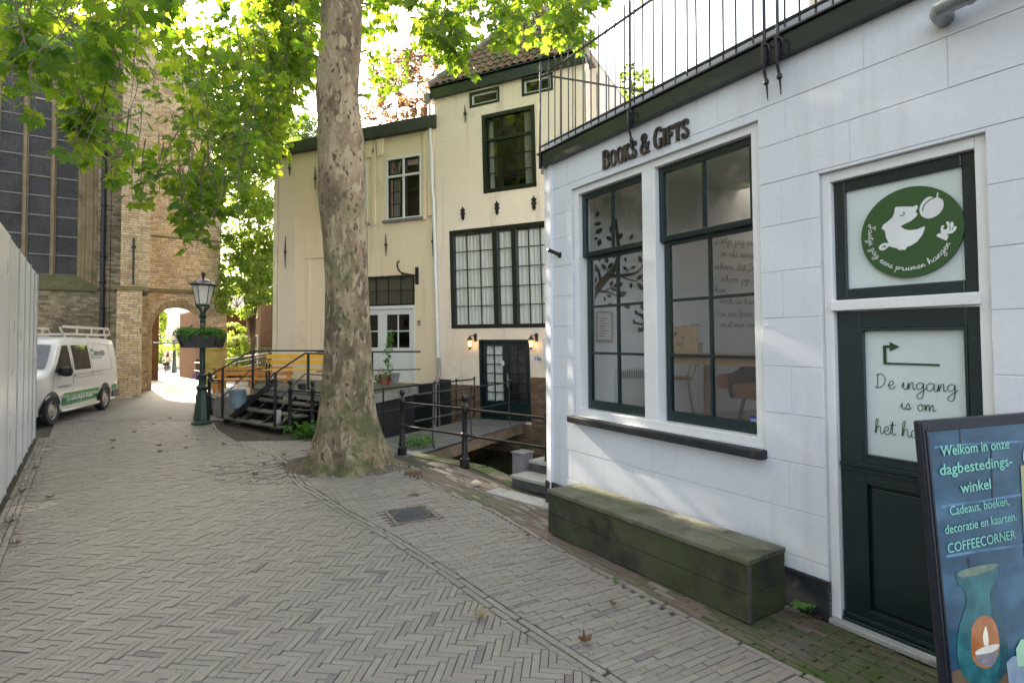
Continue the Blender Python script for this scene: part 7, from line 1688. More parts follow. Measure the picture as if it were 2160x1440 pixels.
# ------------------------------------------------------------------ cyclist far beyond the arch
def cyclist():
    B = Vector((-26.1, 42.4, -.66)); hd = Vector((.42, -.907, 0)); ang = math.atan2(hd.y, hd.x)
    bike = thing('bicycle', 'dark city bicycle ridden towards the arch by a person in a white jacket', 'bicycle', tuple(B), ang)
    for x in (-.53, .53):
        t = MB(); t.tube([(x + .33 * math.cos(a / 24 * 6.2832), 0, .34 + .33 * math.sin(a / 24 * 6.2832)) for a in range(25)], .018, 6); w_ = t.build('wheel', M['black_iron'], bike, local=True, smooth=50)
        t = MB()
        for i in range(12): a = i / 12 * 6.283; t.tube([(x, 0, .34), (x + .32 * math.cos(a), 0, .34 + .32 * math.sin(a))], .004, 4)
        t.build('spokes', steel, w_, local=True)
    t = MB(); t.tube([(.53, 0, .34), (.40, 0, .95)], .018, 6); t.tube([(.42, 0, .8), (-.08, 0, .32), (-.22, 0, .85)], .018, 6); t.tube([(-.53, 0, .34), (-.08, 0, .32)], .012, 6); t.tube([(-.53, 0, .34), (-.2, 0, .75)], .012, 6)
    t.tube(spline([(.22, -.28, 1.05), (.38, -.2, 1.08), (.40, 0, 1.0), (.38, .2, 1.08), (.22, .28, 1.05)], 3), .014, 6); t.build('frame', M['black_iron'], bike, local=True, smooth=50)
    t = MB(); t.bx(-.36, -.1, -.09, .09, .86, .92); t.build('saddle', M['black_iron'], bike, local=True, bev=.02)
    t = MB(); t.bx(.48, .78, -.2, .2, .72, .98); t.build('basket', M['black_iron'], bike, local=True, bev=.02)
    P = thing('person', 'cyclist with long brown hair and a white jacket riding beyond the arch', 'person', tuple(B), ang)
    J = {'pel': (-.22, 0, .98, .15), 'ches': (-.10, 0, 1.32, .15), 'nek': (-.06, 0, 1.50, .055), 'hed': (-.04, 0, 1.56, .06), 'sL': (-.09, .19, 1.42, .062), 'eL': (.10, .30, 1.20, .045), 'hL': (.25, .27, 1.09, .03), 'sR': (-.09, -.19, 1.42, .062), 'eR': (.10, -.30, 1.20, .045), 'hR': (.25, -.27, 1.09, .03),
         'tL': (-.18, .10, .93, .095), 'kL': (.20, .12, .78, .065), 'aL': (.04, .13, .36, .04), 'fL': (.17, .13, .32, .035), 'tR': (-.18, -.10, .93, .095), 'kR': (.16, -.12, .62, .065), 'aR': (-.02, -.13, .20, .04), 'fR': (.12, -.13, .15, .035)}
    E = [('pel', 'ches'), ('ches', 'nek'), ('nek', 'hed'), ('ches', 'sL'), ('sL', 'eL'), ('eL', 'hL'), ('ches', 'sR'), ('sR', 'eR'), ('eR', 'hR'), ('pel', 'tL'), ('tL', 'kL'), ('kL', 'aL'), ('aL', 'fL'), ('pel', 'tR'), ('tR', 'kR'), ('kR', 'aR'), ('aR', 'fR')]
    ks = list(J); me = bpy.data.meshes.new('body'); me.from_pydata([J[k][:3] for k in ks], [(ks.index(a), ks.index(b)) for a, b in E], []); bo_ = bpy.data.objects.new('body', me); col.objects.link(bo_); bo_.parent = P
    md = bo_.modifiers.new('skin', 'SKIN')
    for k, v in zip(ks, me.skin_vertices[0].data): v.radius = (J[k][3], J[k][3]); v.use_root = (k == 'pel')
    bo_.modifiers.new('s', 'SUBSURF').levels = 2; bo_.modifiers['s'].render_levels = 2
    m, nt, p = _nt('clothes'); tc = N(nt, 'ShaderNodeTexCoord'); sx = N(nt, 'ShaderNodeSeparateXYZ'); nt.links.new(tc.outputs['Object'], sx.inputs[0]); r_ = ramp(nt, sx.outputs[2], [(0, (.02, .02, .025)), (.98, (.60, .56, .52))], 'CONSTANT'); nt.links.new(r_.outputs[0], p.inputs['Base Color']); p.inputs['Roughness'].default_value = .9; me.materials.append(m)
    skin = mat('skin', (.50, .30, .21), rough=.6)
    t = MB(); t.lathe((-.01, 0, 1.66), [(.0, -.13), (.05, -.12), (.08, -.05), (.088, .02), (.075, .09), (.0, .13)], 14); t.tube([(.075, 0, 1.67), (.10, 0, 1.64)], [.012, .016], 6)
    for y in (-.09, .09): t.tube([(-.01, y, 1.68), (-.01, y, 1.64)], .014, 6)
    hd_ = t.build('head', skin, P, local=True, smooth=70)
    t = MB()
    for y in (-.03, .03): t.lathe((.078, y, 1.68), [(.009, -.006), (.009, .006)], 8)
    t.build('eyes', M['dark_in'], hd_, local=True); t = MB(); t.bx(.078, .088, -.022, .022, 1.60, 1.61); t.build('mouth', mat('lips', (.35, .12, .10)), hd_, local=True)
    t = MB(); t.lathe((-.04, 0, 1.68), [(.0, .135), (.07, .12), (.10, .04), (.105, -.06), (.10, -.2), (.08, -.32), (0, -.34)], 12); t.build('hair', mat('brown_hair', (.09, .04, .02)), P, local=True, smooth=60)
    for s_ in (-1, 1):                              # hands closed on the grips
        t = MB(); c = Vector((.27, s_ * .27, 1.07)); t.bx(c.x - .05, c.x + .01, c.y - .035, c.y + .035, c.z - .02, c.z + .03)
        for q in range(4): y = c.y - .03 + q * .02; L = (.028, .033, .031, .024)[q]; t.tube([(c.x + .01, y, c.z + .02), (c.x + L, y, c.z + .005), (c.x + L - .01, y, c.z - .025)], .0085, 5)
        t.tube([(c.x - .03, c.y - s_ * .035, c.z + .01), (c.x + .015, c.y - s_ * .04, c.z - .015)], .01, 5); t.build('hand', skin, P, local=True, smooth=60)
cyclist()
# ------------------------------------------------------------------ things beyond the arch and behind the houses
M['farbrick'] = mat('far_brick', (.13, .075, .042), (.095, .055, .032), 3, .95, spec=.05, bump=.3)
def house(name, label, pts, z0, z1, m, roofm=None, rh=0, wins=()):
    c = Vector((sum(p[0] for p in pts) / len(pts), sum(p[1] for p in pts) / len(pts), z0)); H = thing(name, label, 'house', tuple(c))
    t = MB(); t.prism([(x, y, z0) for x, y in pts], (0, 0, z1 - z0)); t.build('wall', m, H)
    if roofm:
        t = MB(); a = [Vector((x, y, z1)) for x, y in pts]; r1, r2_ = (a[0] + a[3]) / 2 + Vector((0, 0, rh)), (a[1] + a[2]) / 2 + Vector((0, 0, rh)); t.add([*a, r1, r2_], [(0, 1, 5, 4), (2, 3, 4, 5), (1, 2, 5), (3, 0, 4)]); ro = t.build('roof', roofm, H)
    F_ = Frame((*pts[0], 0), (pts[1][0] - pts[0][0], pts[1][1] - pts[0][1]))
    for u0, u1, h0, h1 in wins:
        t = MB(); fopen(t, F_, (u0, u1, h0, h1), .07, .002, .05); w_ = t.build('window', M['wood_white'], H); t = MB(); t.box(F_, u0 + .07, u1 - .07, .003, .02, h0 + .07, h1 - .07); t.build('pane', M['glass_old'] if False else M['leadglass'], w_)
        t = MB(); t.box(F_, u0 + .07, u1 - .07, .021, .03, (h0 + h1) / 2 - .02, (h0 + h1) / 2 + .02); t.build('muntin', M['wood_white'], w_)
    return H, F_
M['redtile'] = mat('far_red_tiles', (.15, .07, .05), (.11, .055, .04), 2.5, .8, bump=.5, bs=6)
def P2(px, D): q = at(px, 720, D); return (q.x, q.y)
house('white_gable', 'white plastered house front glimpsed through the arch', [P2(352, 62), P2(378, 58), (P2(378, 58)[0] + 3, 66), (P2(352, 62)[0], 70)], -.8, 9, M['cream_white'], wins=((.6, 1.2, 1.0, 3.0),))
H_, F_ = house('brick_building', 'brown brick building right inside the arch view with a red tiled roof', [P2(379, 36), P2(440, 29.5), (P2(440, 29.5)[0] + 1.0, 33), (P2(379, 36)[0] + 1, 39)], -.6, 3.6, M['farbrick'])
t = MB(); a0_, a1_ = Vector((*P2(379, 36), 3.6)), Vector((*P2(440, 29.5), 3.6)); rr_ = Vector((1.6, 2.4, 2.6)); n_ = 14
for i in range(n_):
    for j in range(9):
        A = a0_.lerp(a1_, i / n_) + rr_ * (j / 9); B_ = a0_.lerp(a1_, (i + .94) / n_) + rr_ * (j / 9); t.prism([A, B_, B_ + rr_ / 8.4, A + rr_ / 8.4], (.02, -.03, .06))
t.build('roof_tiles', M['redtile'], H_)['kind'] = 'stuff'
fr2 = thing('lane_railing', 'row of black iron posts and rails along the lane beyond the arch', 'railing', (-19, 33, -.3))
for i in range(7):
    f_ = i / 6; p = Vector(P2(lerp(391, 416, f_), lerp(38, 31.5, f_))); canalpost(p.x, p.y, zslope(p.y), fr2, h=1.15)
a_, b_ = Vector((*P2(391, 38), 0)), Vector((*P2(424, 29.5), 0))
for h in (.95, .5): rail([a_ + Vector((0, 0, h + zslope(38))), b_ + Vector((0, 0, h + zslope(30)))], .025, 'rail', fr2)
t = MB(); t.box(Frame((*P2(314, 30), 0), (.83, .56)), -.5, .45, -1, 0, -.3, 6); wq = t.build('inner_pier', M['farbrick']); tag(wq, 'brown brick buttress standing just behind the left side of the arch', 'buttress')
# houses in the gap left of the cream house
gh_, F_ = house('brick_house', 'narrow grey brown brick house with tall windows behind the bright tree', [P2(519, 29), P2(549, 27), (P2(549, 27)[0] + 2.5, 30), (P2(519, 29)[0] + 2, 34)], -.4, 6.2, mat('grey_brown_brick', (.19, .145, .10), (.15, .11, .075), 4, .95, spec=.05), wins=((1.6, 2.2, 3.0, 5.2), (3.2, 3.9, 3.4, 5.6), (1.7, 2.3, -.2, 2.2)))
house('brick_shed', 'dark brick gable wall between the narrow house and the cream house', [P2(549, 25.5), P2(600, 23), (P2(600, 23)[0] + 1, 27), (P2(549, 25.5)[0] + .5, 28)], -.4, 5.0, M['farbrick'])
house('tiled_house', 'low house with a dull red tiled roof behind the bushes', [P2(474, 33), P2(524, 31), (P2(524, 31)[0] + 1, 37), (P2(474, 33)[0], 38)], -.4, 2.4, M['farbrick'], M['redtile'], 1.6)
t = MB(); 
gw = Frame((*P2(548, 22), 0), (P2(590, 20.5)[0] - P2(548, 22)[0], P2(590, 20.5)[1] - P2(548, 22)[1])); bricks(gw, 0, 1.6, -.2, 1.62, mat('mossy_wall_brick', (.22, .21, .10), (.17, .16, .08), 4, .9, bump=.5), None, L=.24, Hh=.09, d0=-.2, d1=.0, name='garden_wall', seed=41)
gwo = [o for o in bpy.data.objects if o.name.startswith('garden_wall')][0]; del gwo['kind']; tag(gwo, 'low mossy brick garden wall left of the cream house corner', 'garden wall')
pr_ = thing('slipway_railing', 'pale sunlit tube railing running down to the canal behind the stairs', 'railing', (-10, 20, .8))
for a_, b_ in (((476, 758, 21), (575, 744, 18.5)), ((476, 770, 20), (590, 746, 17.8)), ((480, 782, 20), (552, 766, 18.6))): rail([at(*a_), at(*b_)], .03, 'rail', pr_)
for px in (500, 540): rail([at(px, 760, 19.4), at(px, 800, 19.4)], .02, 'post', pr_)
# ------------------------------------------------------------------ background trees and bushes
def crown(name, parent, parts, n, size, m, seed, shell=.45):
    r_ = random.Random(seed); t = MB()
    for (c, rx, ry, rz) in parts:
        k = int(n * rx * rz / sum(q[1] * q[3] for q in parts)); 
        ns = max(6, k // 45)
        for _ in range(ns):                       # leaf clumps on the crown's shell
            d = Vector((r_.gauss(0, 1), r_.gauss(0, 1), r_.gauss(0, 1))).normalized(); q = r_.uniform(shell, 1) ** .6; cc = Vector(c) + Vector((d.x * rx * q, d.y * ry * q, d.z * rz * q)); s = rx * r_.uniform(.10, .22)
            for _ in range(45):
                e = Vector((r_.gauss(0, .6), r_.gauss(0, .6), r_.gauss(0, .42))) * s; leafcard(t, cc + e, d + Vector((r_.uniform(-1, 1), r_.uniform(-1, 1), r_.uniform(-.3, 1.2))), size * r_.uniform(.7, 1.3), r_)
    o = t.build(name, m, parent, recalc=False); o['kind'] = 'stuff'; return o
M['treeleaf'] = leafmat('tree_leaf', [(.05, .10, .022), (.085, .15, .03), (.13, .20, .045)], [(.26, .46, .05), (.45, .62, .08), (.62, .70, .10)], .58)
M['paleleaf'] = leafmat('pale_tree_leaf', [(.06, .11, .03), (.09, .15, .05)], [(.18, .32, .08), (.26, .38, .10)], .5)
M['copper'] = leafmat('copper_leaf', [(.16, .07, .05), (.10, .045, .035), (.20, .13, .05)], [(.42, .22, .10), (.34, .17, .08), (.44, .34, .10)], .5)
M['branch'] = mat('branch_bark', (.10, .075, .05), (.16, .12, .09), 6, .85)
def tree(name, label, px, D, z0, h, parts, n, size, m, seed, tr=.25, cat='tree'):
    b = Vector((*P2(px, D), z0)); T_ = thing(name, label, cat, tuple(b)); t = MB()
    t.tube([b, b + Vector((.1, 0, h * .5)), b + Vector((0, 0, h))], [tr, tr * .7, tr * .25], 8)
    for (c, rx, ry, rz) in parts: t.tube([b + Vector((0, 0, h * .4)), b.lerp(Vector(c), .6) + Vector((0, 0, h * .3)), Vector(c)], [tr * .45, tr * .25, tr * .08], 6)
    r_ = random.Random(seed)
    for (c, rx, ry, rz) in parts:
        for _ in range(7): d = Vector((r_.uniform(-1, 1), r_.uniform(-1, 1), r_.uniform(-.6, 1))); t.tube([Vector(c) - Vector((0, 0, rz * .4)), Vector(c) + Vector((d.x * rx * .8, d.y * ry * .8, d.z * rz * .8))], [tr * .12, .01], 5)
    t.build('trunk', M['branch'], T_, smooth=60); crown('crown', T_, parts, n, size, m, seed); return T_
def A3(px, py, D): return tuple(at(px, py, D))
tree('broad_tree', 'sunlit green tree filling the gap between church arch and cream house', 530, 24, -.3, 6, [(A3(515, 590, 23), 1.3, 1, 1.1), (A3(545, 560, 23), 1.2, 1, 1.2), (A3(535, 480, 24), 1.6, 1, 1.6), (A3(505, 400, 24), 1.5, 1, 1.3), (A3(560, 400, 24), 1.5, 1, 1.4), (A3(500, 630, 22), 1.0, .8, .8), (A3(570, 480, 23), 1.2, 1, 1.6), (A3(490, 540, 23), .9, 1, 1.2), (A3(560, 620, 22.5), .6, .7, .5), (A3(480, 300, 25), 1.6, 1, 1.5), (A3(560, 300, 26), 1.6, 1, 1.5)], 46000, .115, M['treeleaf'], 61, tr=.12)
tree('pale_tree', 'pale green tree rising behind the left part of the cream roof', 630, 40, -.3, 10, [(A3(630, 300, 40), 2.6, 2, 2.4), (A3(610, 250, 42), 2.0, 2, 1.6), (A3(690, 320, 42), 2.2, 2, 1.8), (A3(620, 330, 38), 1.8, 1, 2.0)], 17000, .17, M['paleleaf'], 62)
tree('copper_beech', 'sparse copper leaved tree behind the cream roof beside the tall house', 850, 30, -.3, 12, [(A3(860, 190, 30), 1.7, 1.5, 2.3), (A3(890, 110, 30), 1.5, 1.5, 1.4), (A3(800, 250, 31), 1.5, 1.5, .9), (A3(895, 250, 29), 1.0, 1, 1.0), (A3(830, 150, 30), 1.4, 1, 1.2)], 9500, .15, M['copper'], 63, tr=.2)
tree('garden_tree', 'small green tree behind the side wall of the tall house, seen through the terrace railing', 1340, 24, -.3, 11, [(A3(1345, 190, 24), .75, 1, .9), (A3(1330, 160, 25), .5, .7, .5)], 2600, .12, M['treeleaf'], 64, tr=.15)
def bush(name, label, parts, n, size, m, seed):
    c = parts[0][0]; T_ = thing(name, label, 'bush', (c[0], c[1], -.3)); crown('foliage', T_, parts, n, size, m, seed); t = MB(); t.tube([(c[0], c[1], -.3), c], [.06, .02], 6); t.build('stem', M['branch'], T_)
bush('bush', 'dark rounded bush below the bright tree by the garden wall', [(A3(500, 745, 25), .75, .7, .9), (A3(490, 700, 26), .6, .6, .5), (A3(510, 770, 24), .5, .5, .5)], 9000, .08, M['treeleaf'], 65)
bush('bush', 'green foliage at the foot of the far lamps beyond the arch', [(A3(340, 735, 56), 2.4, 1, 1.5)], 1800, .2, M['treeleaf'], 66)
tree('far_tree', 'tall dark green tree seen through the left of the arch', 340, 66, -.8, 9, [(A3(342, 690, 64), 2.8, 2, 3.0), (A3(338, 640, 66), 3, 2, 3.2)], 5200, .26, M['treeleaf'], 67, tr=.4)
tree('street_tree', 'bright tree over the brick building beyond the arch', 430, 48, -.7, 9, [(A3(450, 600, 48), 2.0, 2, 2.0)], 1200, .2, M['treeleaf'], 68)
# ------------------------------------------------------------------ the plane tree
def barkmat():
    m, nt, p = _nt('plane_bark')
    n0 = noise_n(nt, 2.6, 7, rough=.62, stretch=(1.3, 1.3, .62)); r0 = ramp(nt, n0.outputs[0], [(.30, (.075, .052, .03)), (.42, (.18, .13, .08)), (.53, (.28, .205, .13)), (.66, (.37, .29, .19))])
    v = noise_n(nt, 8.5, 3, rough=.5, stretch=(1.5, 1.5, .55)); rv = ramp(nt, v.outputs[0], [(.54, 0.), (.60, 1.)])
    c = mixc(nt, rv.outputs[0], r0.outputs[0], (.36, .30, .19))
    v2 = noise_n(nt, 12, 3, rough=.5, stretch=(1.3, 1.3, .7)); rv2 = ramp(nt, v2.outputs[0], [(.36, 1.), (.42, 0.)]); c = mixc(nt, rv2.outputs[0], c, (.10, .065, .045))
    g = N(nt, 'ShaderNodeNewGeometry'); s = N(nt, 'ShaderNodeSeparateXYZ'); nt.links.new(g.outputs['Position'], s.inputs[0])
    nm = noise_n(nt, 2.2, 6, rough=.7); ad = N(nt, 'ShaderNodeMath', operation='MULTIPLY_ADD'); nt.links.new(s.outputs[2], ad.inputs[0]); ad.inputs[1].default_value = -.035; nt.links.new(nm.outputs[0], ad.inputs[2]); rm_ = ramp(nt, ad.outputs[0], [(.40, 0.), (.58, .85)])
    c = mixc(nt, rm_.outputs[0], c, (.085, .095, .03)); nt.links.new(c, p.inputs['Base Color']); p.inputs['Roughness'].default_value = .85
    nb = noise_n(nt, 11, 7, rough=.6, stretch=(1.2, 1.2, .5)); b = N(nt, 'ShaderNodeBump'); b.inputs['Strength'].default_value = 1.; b.inputs['Distance'].default_value = .05; nt.links.new(nb.outputs[0], b.inputs['Height'])
    b2 = N(nt, 'ShaderNodeBump'); b2.inputs['Strength'].default_value = .7; b2.inputs['Distance'].default_value = .012; nt.links.new(rv.outputs[0], b2.inputs['Height']); nt.links.new(b.outputs[0], b2.inputs['Normal']); nt.links.new(b2.outputs[0], p.inputs['Normal']); return m
M['bark'] = barkmat()
pt = thing('plane_tree', 'big old plane tree with mottled bark standing in its pit in the middle', 'tree', (TREE[0], TREE[1], 0))
TD = 8.35
sil = [(1000, 636, 838), (975, 642, 822), (940, 652, 808), (910, 660, 799), (880, 665, 793), (840, 670, 788), (800, 674, 785), (750, 678, 781), (700, 680, 779), (600, 683, 775), (500, 678, 775), (450, 672, 773), (400, 668, 772), (350, 669, 771), (290, 668, 768), (250, 668, 762), (200, 664, 756), (150, 667, 758), (100, 672, 762), (50, 674, 764), (0, 675, 763)]
prof = []
for y, a, b in sil:
    A, B_ = at(a, y, TD), at(b, y, TD); prof.append(((A.z if y < 1000 else 0.03), (A.x + B_.x) / 2, (B_.x - A.x) / 2 * .95))
prof.append((8.5, prof[-1][1] + .0, prof[-1][2] * .96)); prof.append((11, prof[-1][1] - .2, .30)); prof.append((14, prof[-1][1] - .1, .16))
prof[0] = (-.04, prof[0][1], prof[0][2] * 1.08)
def pf(z):
    for (z0, x0, r0), (z1, x1, r1) in zip(prof, prof[1:]):
        if z <= z1: f_ = max(0, (z - z0) / (z1 - z0)); f_ = f_; return lerp(x0, x1, f_), lerp(r0, r1, f_)
    return prof[-1][1:]
t = MB(); n = 72; zs = [-.04 + .03 * i for i in range(30)] + [.86 + .055 * i for i in range(150)] + [9.2 + .4 * i for i in range(12)]
vs = []
for z in zs:
    x, r = pf(z); low = max(0, 1 - z / .9)
    for j in range(n):
        a = 2 * math.pi * j / n
        rr = r * (1 + .035 * math.sin(3 * a + z * .7) + low ** 1.5 * (.13 * abs(math.sin(2.5 * a + 1)) ** .6 + .09 * math.sin(9 * a) - .05) + .03 * noise.noise(Vector((math.cos(a) * 2, math.sin(a) * 2, z * 1.2))) + .022 * noise.noise(Vector((math.cos(a) * 7, math.sin(a) * 7, z * 3))) + .012 * noise.noise(Vector((math.cos(a) * 16, math.sin(a) * 16, z * 7))))
        vs.append((x + rr * math.cos(a), TREE[1] - .05 + (z * .0) + rr * (.92) * math.sin(a), z))
t.add(vs, [(i * n + j, i * n + (j + 1) % n, (i + 1) * n + (j + 1) % n, (i + 1) * n + j) for i in range(len(zs) - 1) for j in range(n)])
t.build('trunk', M['bark'], pt, smooth=80)
top = Vector((prof[-3][1], TREE[1], 8.6))
limbs = []
for a, L, z0, rise in ((R(160), 8, 7.7, 2.2), (R(215), 6, 8.1, 2.0), (R(110), 6, 8.4, 3), (R(20), 7, 7.9, 2.6), (R(-40), 5, 8.8, 3.2), (R(70), 6, 8.9, 3), (R(185), 6, 7.5, .8)):
    s = Vector((pf(z0)[0], TREE[1], z0)); d = Vector((math.cos(a), math.sin(a), 0)); P = [s, s + d * L * .3 + Vector((0, 0, rise * .5)), s + d * L * .65 + Vector((0, 0, rise * .85)), s + d * L + Vector((0, 0, rise * .7))]
    limbs.append(P); t = MB(); t.tube(spline(P, 5), [lerp(.15, .04, i / 15) for i in range(16)], 10); t.build('limb', M['bark'], pt, smooth=70)
# leaves: five-lobed, toothed, slightly cupped
lob = [(0, -.06), (.10, .02), (.34, -.14), (.40, .02), (.56, .06), (.42, .20), (.66, .46), (.46, .46), (.40, .62), (.22, .52), (.15, .74), (0, 1.0)]
out2 = lob + [(-x, y) for x, y in lob[-2:0:-1]]
def leafmesh_pts(): return [(0, .30, .0)] + [(x, y, -.16 * abs(x) ** 1.3 * 1.3 - .14 * max(0, y - .3) ** 2 + (.05 if i % 2 else 0)) for i, (x, y) in enumerate(out2)]
LV = leafmesh_pts(); LFc = [(0, i + 1, (i + 1) % len(out2) + 1) for i in range(len(out2))]
M['planeleaf'] = leafmat('plane_leaf', [(.028, .072, .012), (.042, .10, .016), (.065, .13, .022), (.036, .088, .018)], [(.17, .35, .016), (.30, .50, .025), (.55, .68, .04), (.20, .38, .02)], .52, .38)
lm = bpy.data.meshes.new('leaf'); lm.from_pydata(LV, [], LFc); lm.materials.append(M['planeleaf']); lm.update()
rl_ = random.Random(99); leaves = []; twigs = MB()
def twig(c, up_len, nl, size, spread, drp=1.0):
    c = Vector(c); lean = Vector((rl_.uniform(-.35, .35), rl_.uniform(-.35, .35), 1)).normalized(); topp = c + lean * up_len; bot = c - Vector((lean.x * .2, lean.y * .2, spread * drp))
    P = spline([topp, topp.lerp(c, .5) + Vector((rl_.uniform(-.08, .08), rl_.uniform(-.08, .08), 0)), c, bot], 3)
    twigs.tube(P, [lerp(.009, .003, i / (len(P) - 1)) for i in range(len(P))], 4, cap=False)
    for i in range(nl):
        f_ = rl_.uniform(.15, 1); q = P[int(f_ * (len(P) - 1))]; q = Vector(q); a = rl_.uniform(0, 6.283); out = Vector((math.cos(a), math.sin(a), rl_.uniform(-.35, .1)))
        base = q + out * rl_.uniform(.04, spread * .8); s = size * rl_.uniform(.65, 1.2)
        # blade: tip points out and down; face mostly up
        tip = (out + Vector((0, 0, -rl_.uniform(.35, 1.5)))).normalized(); side = tip.cross(Vector((0, 0, 1))).normalized(); nn = side.cross(tip).normalized(); ro = Matrix.Rotation(rl_.uniform(-.7, .7), 3, tip)
        side = ro @ side; nn = ro @ nn; M3 = Matrix(((side.x, tip.x, nn.x), (side.y, tip.y, nn.y), (side.z, tip.z, nn.z)))
        leaves.append((base, M3, s))
        if rl_.random() < .35: twigs.tube([q, base], .0022, 3, cap=False)
def inpoly(x, y, P):
    c = False
    for i in range(len(P)):
        (a, b), (d, e) = P[i], P[i - 1]
        if (b > y) != (e > y) and x < (d - a) * (y - b) / (e - b) + a: c = not c
    return c
def fill(P, n, D0, D1, nl, size, spread, dpow=1):
    x0, x1 = min(p[0] for p in P), max(p[0] for p in P); y0, y1 = min(p[1] for p in P), max(p[1] for p in P); k = 0
    while k < n:
        x, y = rl_.uniform(x0, x1), rl_.uniform(y0, y1)
        if not inpoly(x, y, P): continue
        D = lerp(D0, D1, rl_.random() ** dpow); c = at(x, y, D); twig(c, rl_.uniform(.3, .9), nl, size, spread); k += 1
# drooping sprays, set out in space around the limbs
fill([(-60, -60), (680, -60), (665, 60), (655, 175), (640, 60), (600, 200), (585, 300), (540, 330), (500, 420), (430, 400), (360, 300), (250, 210), (120, 150), (-60, 150)], 100, 6.5, 12.5, 11, .145, .32)
fill([(-60, -60), (420, -60), (330, 120), (180, 200), (60, 150), (-60, 180)], 40, 4.6, 6.5, 11, .155, .28)
fill([(330, 60), (640, 40), (650, 180), (600, 330), (520, 380), (420, 260)], 150, 10, 15.5, 12, .15, .36)
fill([(520, -60), (700, -60), (665, 60), (650, 170), (590, 210), (520, 120)], 135, 9.5, 14, 12, .15, .36)
fill([(430, 150), (600, 120), (650, 60), (660, 180), (608, 240), (590, 335), (520, 345), (450, 320)], 150, 13, 17.5, 12, .17, .40)
fill([(230, 330), (330, 320), (470, 360), (540, 300), (600, 330), (560, 370), (470, 400), (470, 455), (410, 500), (350, 470), (330, 430), (255, 380)], 40, 6.8, 9.5, 10, .14, .26)
fill([(380, 400), (470, 380), (480, 450), (430, 480), (390, 470)], 12, 7, 8.5, 10, .15, .22)
fill([(120, 180), (220, 200), (240, 330), (200, 350), (140, 300)], 17, 6, 8, 11, .16, .22)
for x, y, D in ((30, 245, 4.6), (75, 245, 4.5), (70, 180, 4.6), (180, 330, 5.6), (160, 315, 5.8), (245, 385, 6.2), (5, 130, 5), (12, 115, 4.8), (410, 515, 7.5), (400, 490, 7.6), (110, 120, 4.5)): twig(at(x, y - 25, D), .7, 7, .17, .16)
# right of the trunk and above the tall house
fill([(760, -60), (840, -60), (830, 40), (800, 60), (770, 120)], 20, 9, 13, 11, .16, .3)
fill([(775, 60), (800, 90), (850, 150), (850, 180), (800, 190), (770, 250)], 13, 11, 14, 11, .16, .3)
fill([(850, -60), (1290, -60), (1270, 20), (1230, 60), (1190, 80), (1150, 90), (1060, 50), (1000, 60), (960, 110), (920, 100), (880, 60)], 78, 8.5, 12.5, 12, .17, .28)
fill([(880, 40), (960, 60), (985, 140), (950, 165), (930, 110), (890, 90)], 15, 8.5, 10.5, 11, .17, .22)
fill([(1130, 30), (1230, 20), (1240, 70), (1200, 100), (1150, 90)], 11, 8, 9.5, 11, .17, .2)
fill([(1020, 40), (1090, 60), (1070, 100), (1030, 80)], 5, 8, 10, 9, .17, .2)
# crown above the picture
for _ in range(380):
    a = rl_.uniform(0, 6.283); q = math.sqrt(rl_.random()) * 7.0; x = TREE[0] - 1.2 + q * math.cos(a) * 1.05; y = TREE[1] + q * math.sin(a) * .95; z = rl_.uniform(8.2, 12.5)
    if y > 0 and (z - CAMH) / max(y, .5) < .66: z = CAMH + .66 * y + rl_.uniform(.3, 3)
    if z > 14: continue
    twig((x, y, z), .7, 11, .18, .5)
print('leaves', len(leaves))
leaves.sort(key=lambda q: q[0].length / q[2] + (1e3 if not (abs(q[0].x) < q[0].y * .93 and (q[0].z - CAMH) < q[0].y * .62) else 0))
for b, M3, s in leaves[:290]: inst(lm, 'leaf', pt, Matrix.Translation(b) @ (M3 * s).to_4x4())
vs = []; fs = []; tt = []; k = len(LV)
for i, (b, M3, s) in enumerate(leaves[290:]):
    for v in LV: vs.append(b + M3 @ (Vector(v) * s))
    fs += [(i * k + a, i * k + b2, i * k + c) for a, b2, c in LFc]; tt += [rl_.random()] * len(LFc)
t = MB(); t.v = [tuple(v) for v in vs]; t.f = fs; t.t = tt; t.m = [0] * len(fs); t.build('leaves', M['planeleaf'], pt, recalc=False)['kind'] = 'stuff'
twigs.build('twigs', M['branch'], pt, recalc=False)['kind'] = 'stuff'
# seed balls
t = MB(); 
for i in range(70): b, M3, s = leaves[rl_.randrange(300, 3000)]; t.lathe(b - Vector((0, 0, .12)), [(.0, -.016), (.014, -.008), (.014, .008), (0, .016)], 6)
t.build('seed_balls', M['branch'], pt)['kind'] = 'stuff'
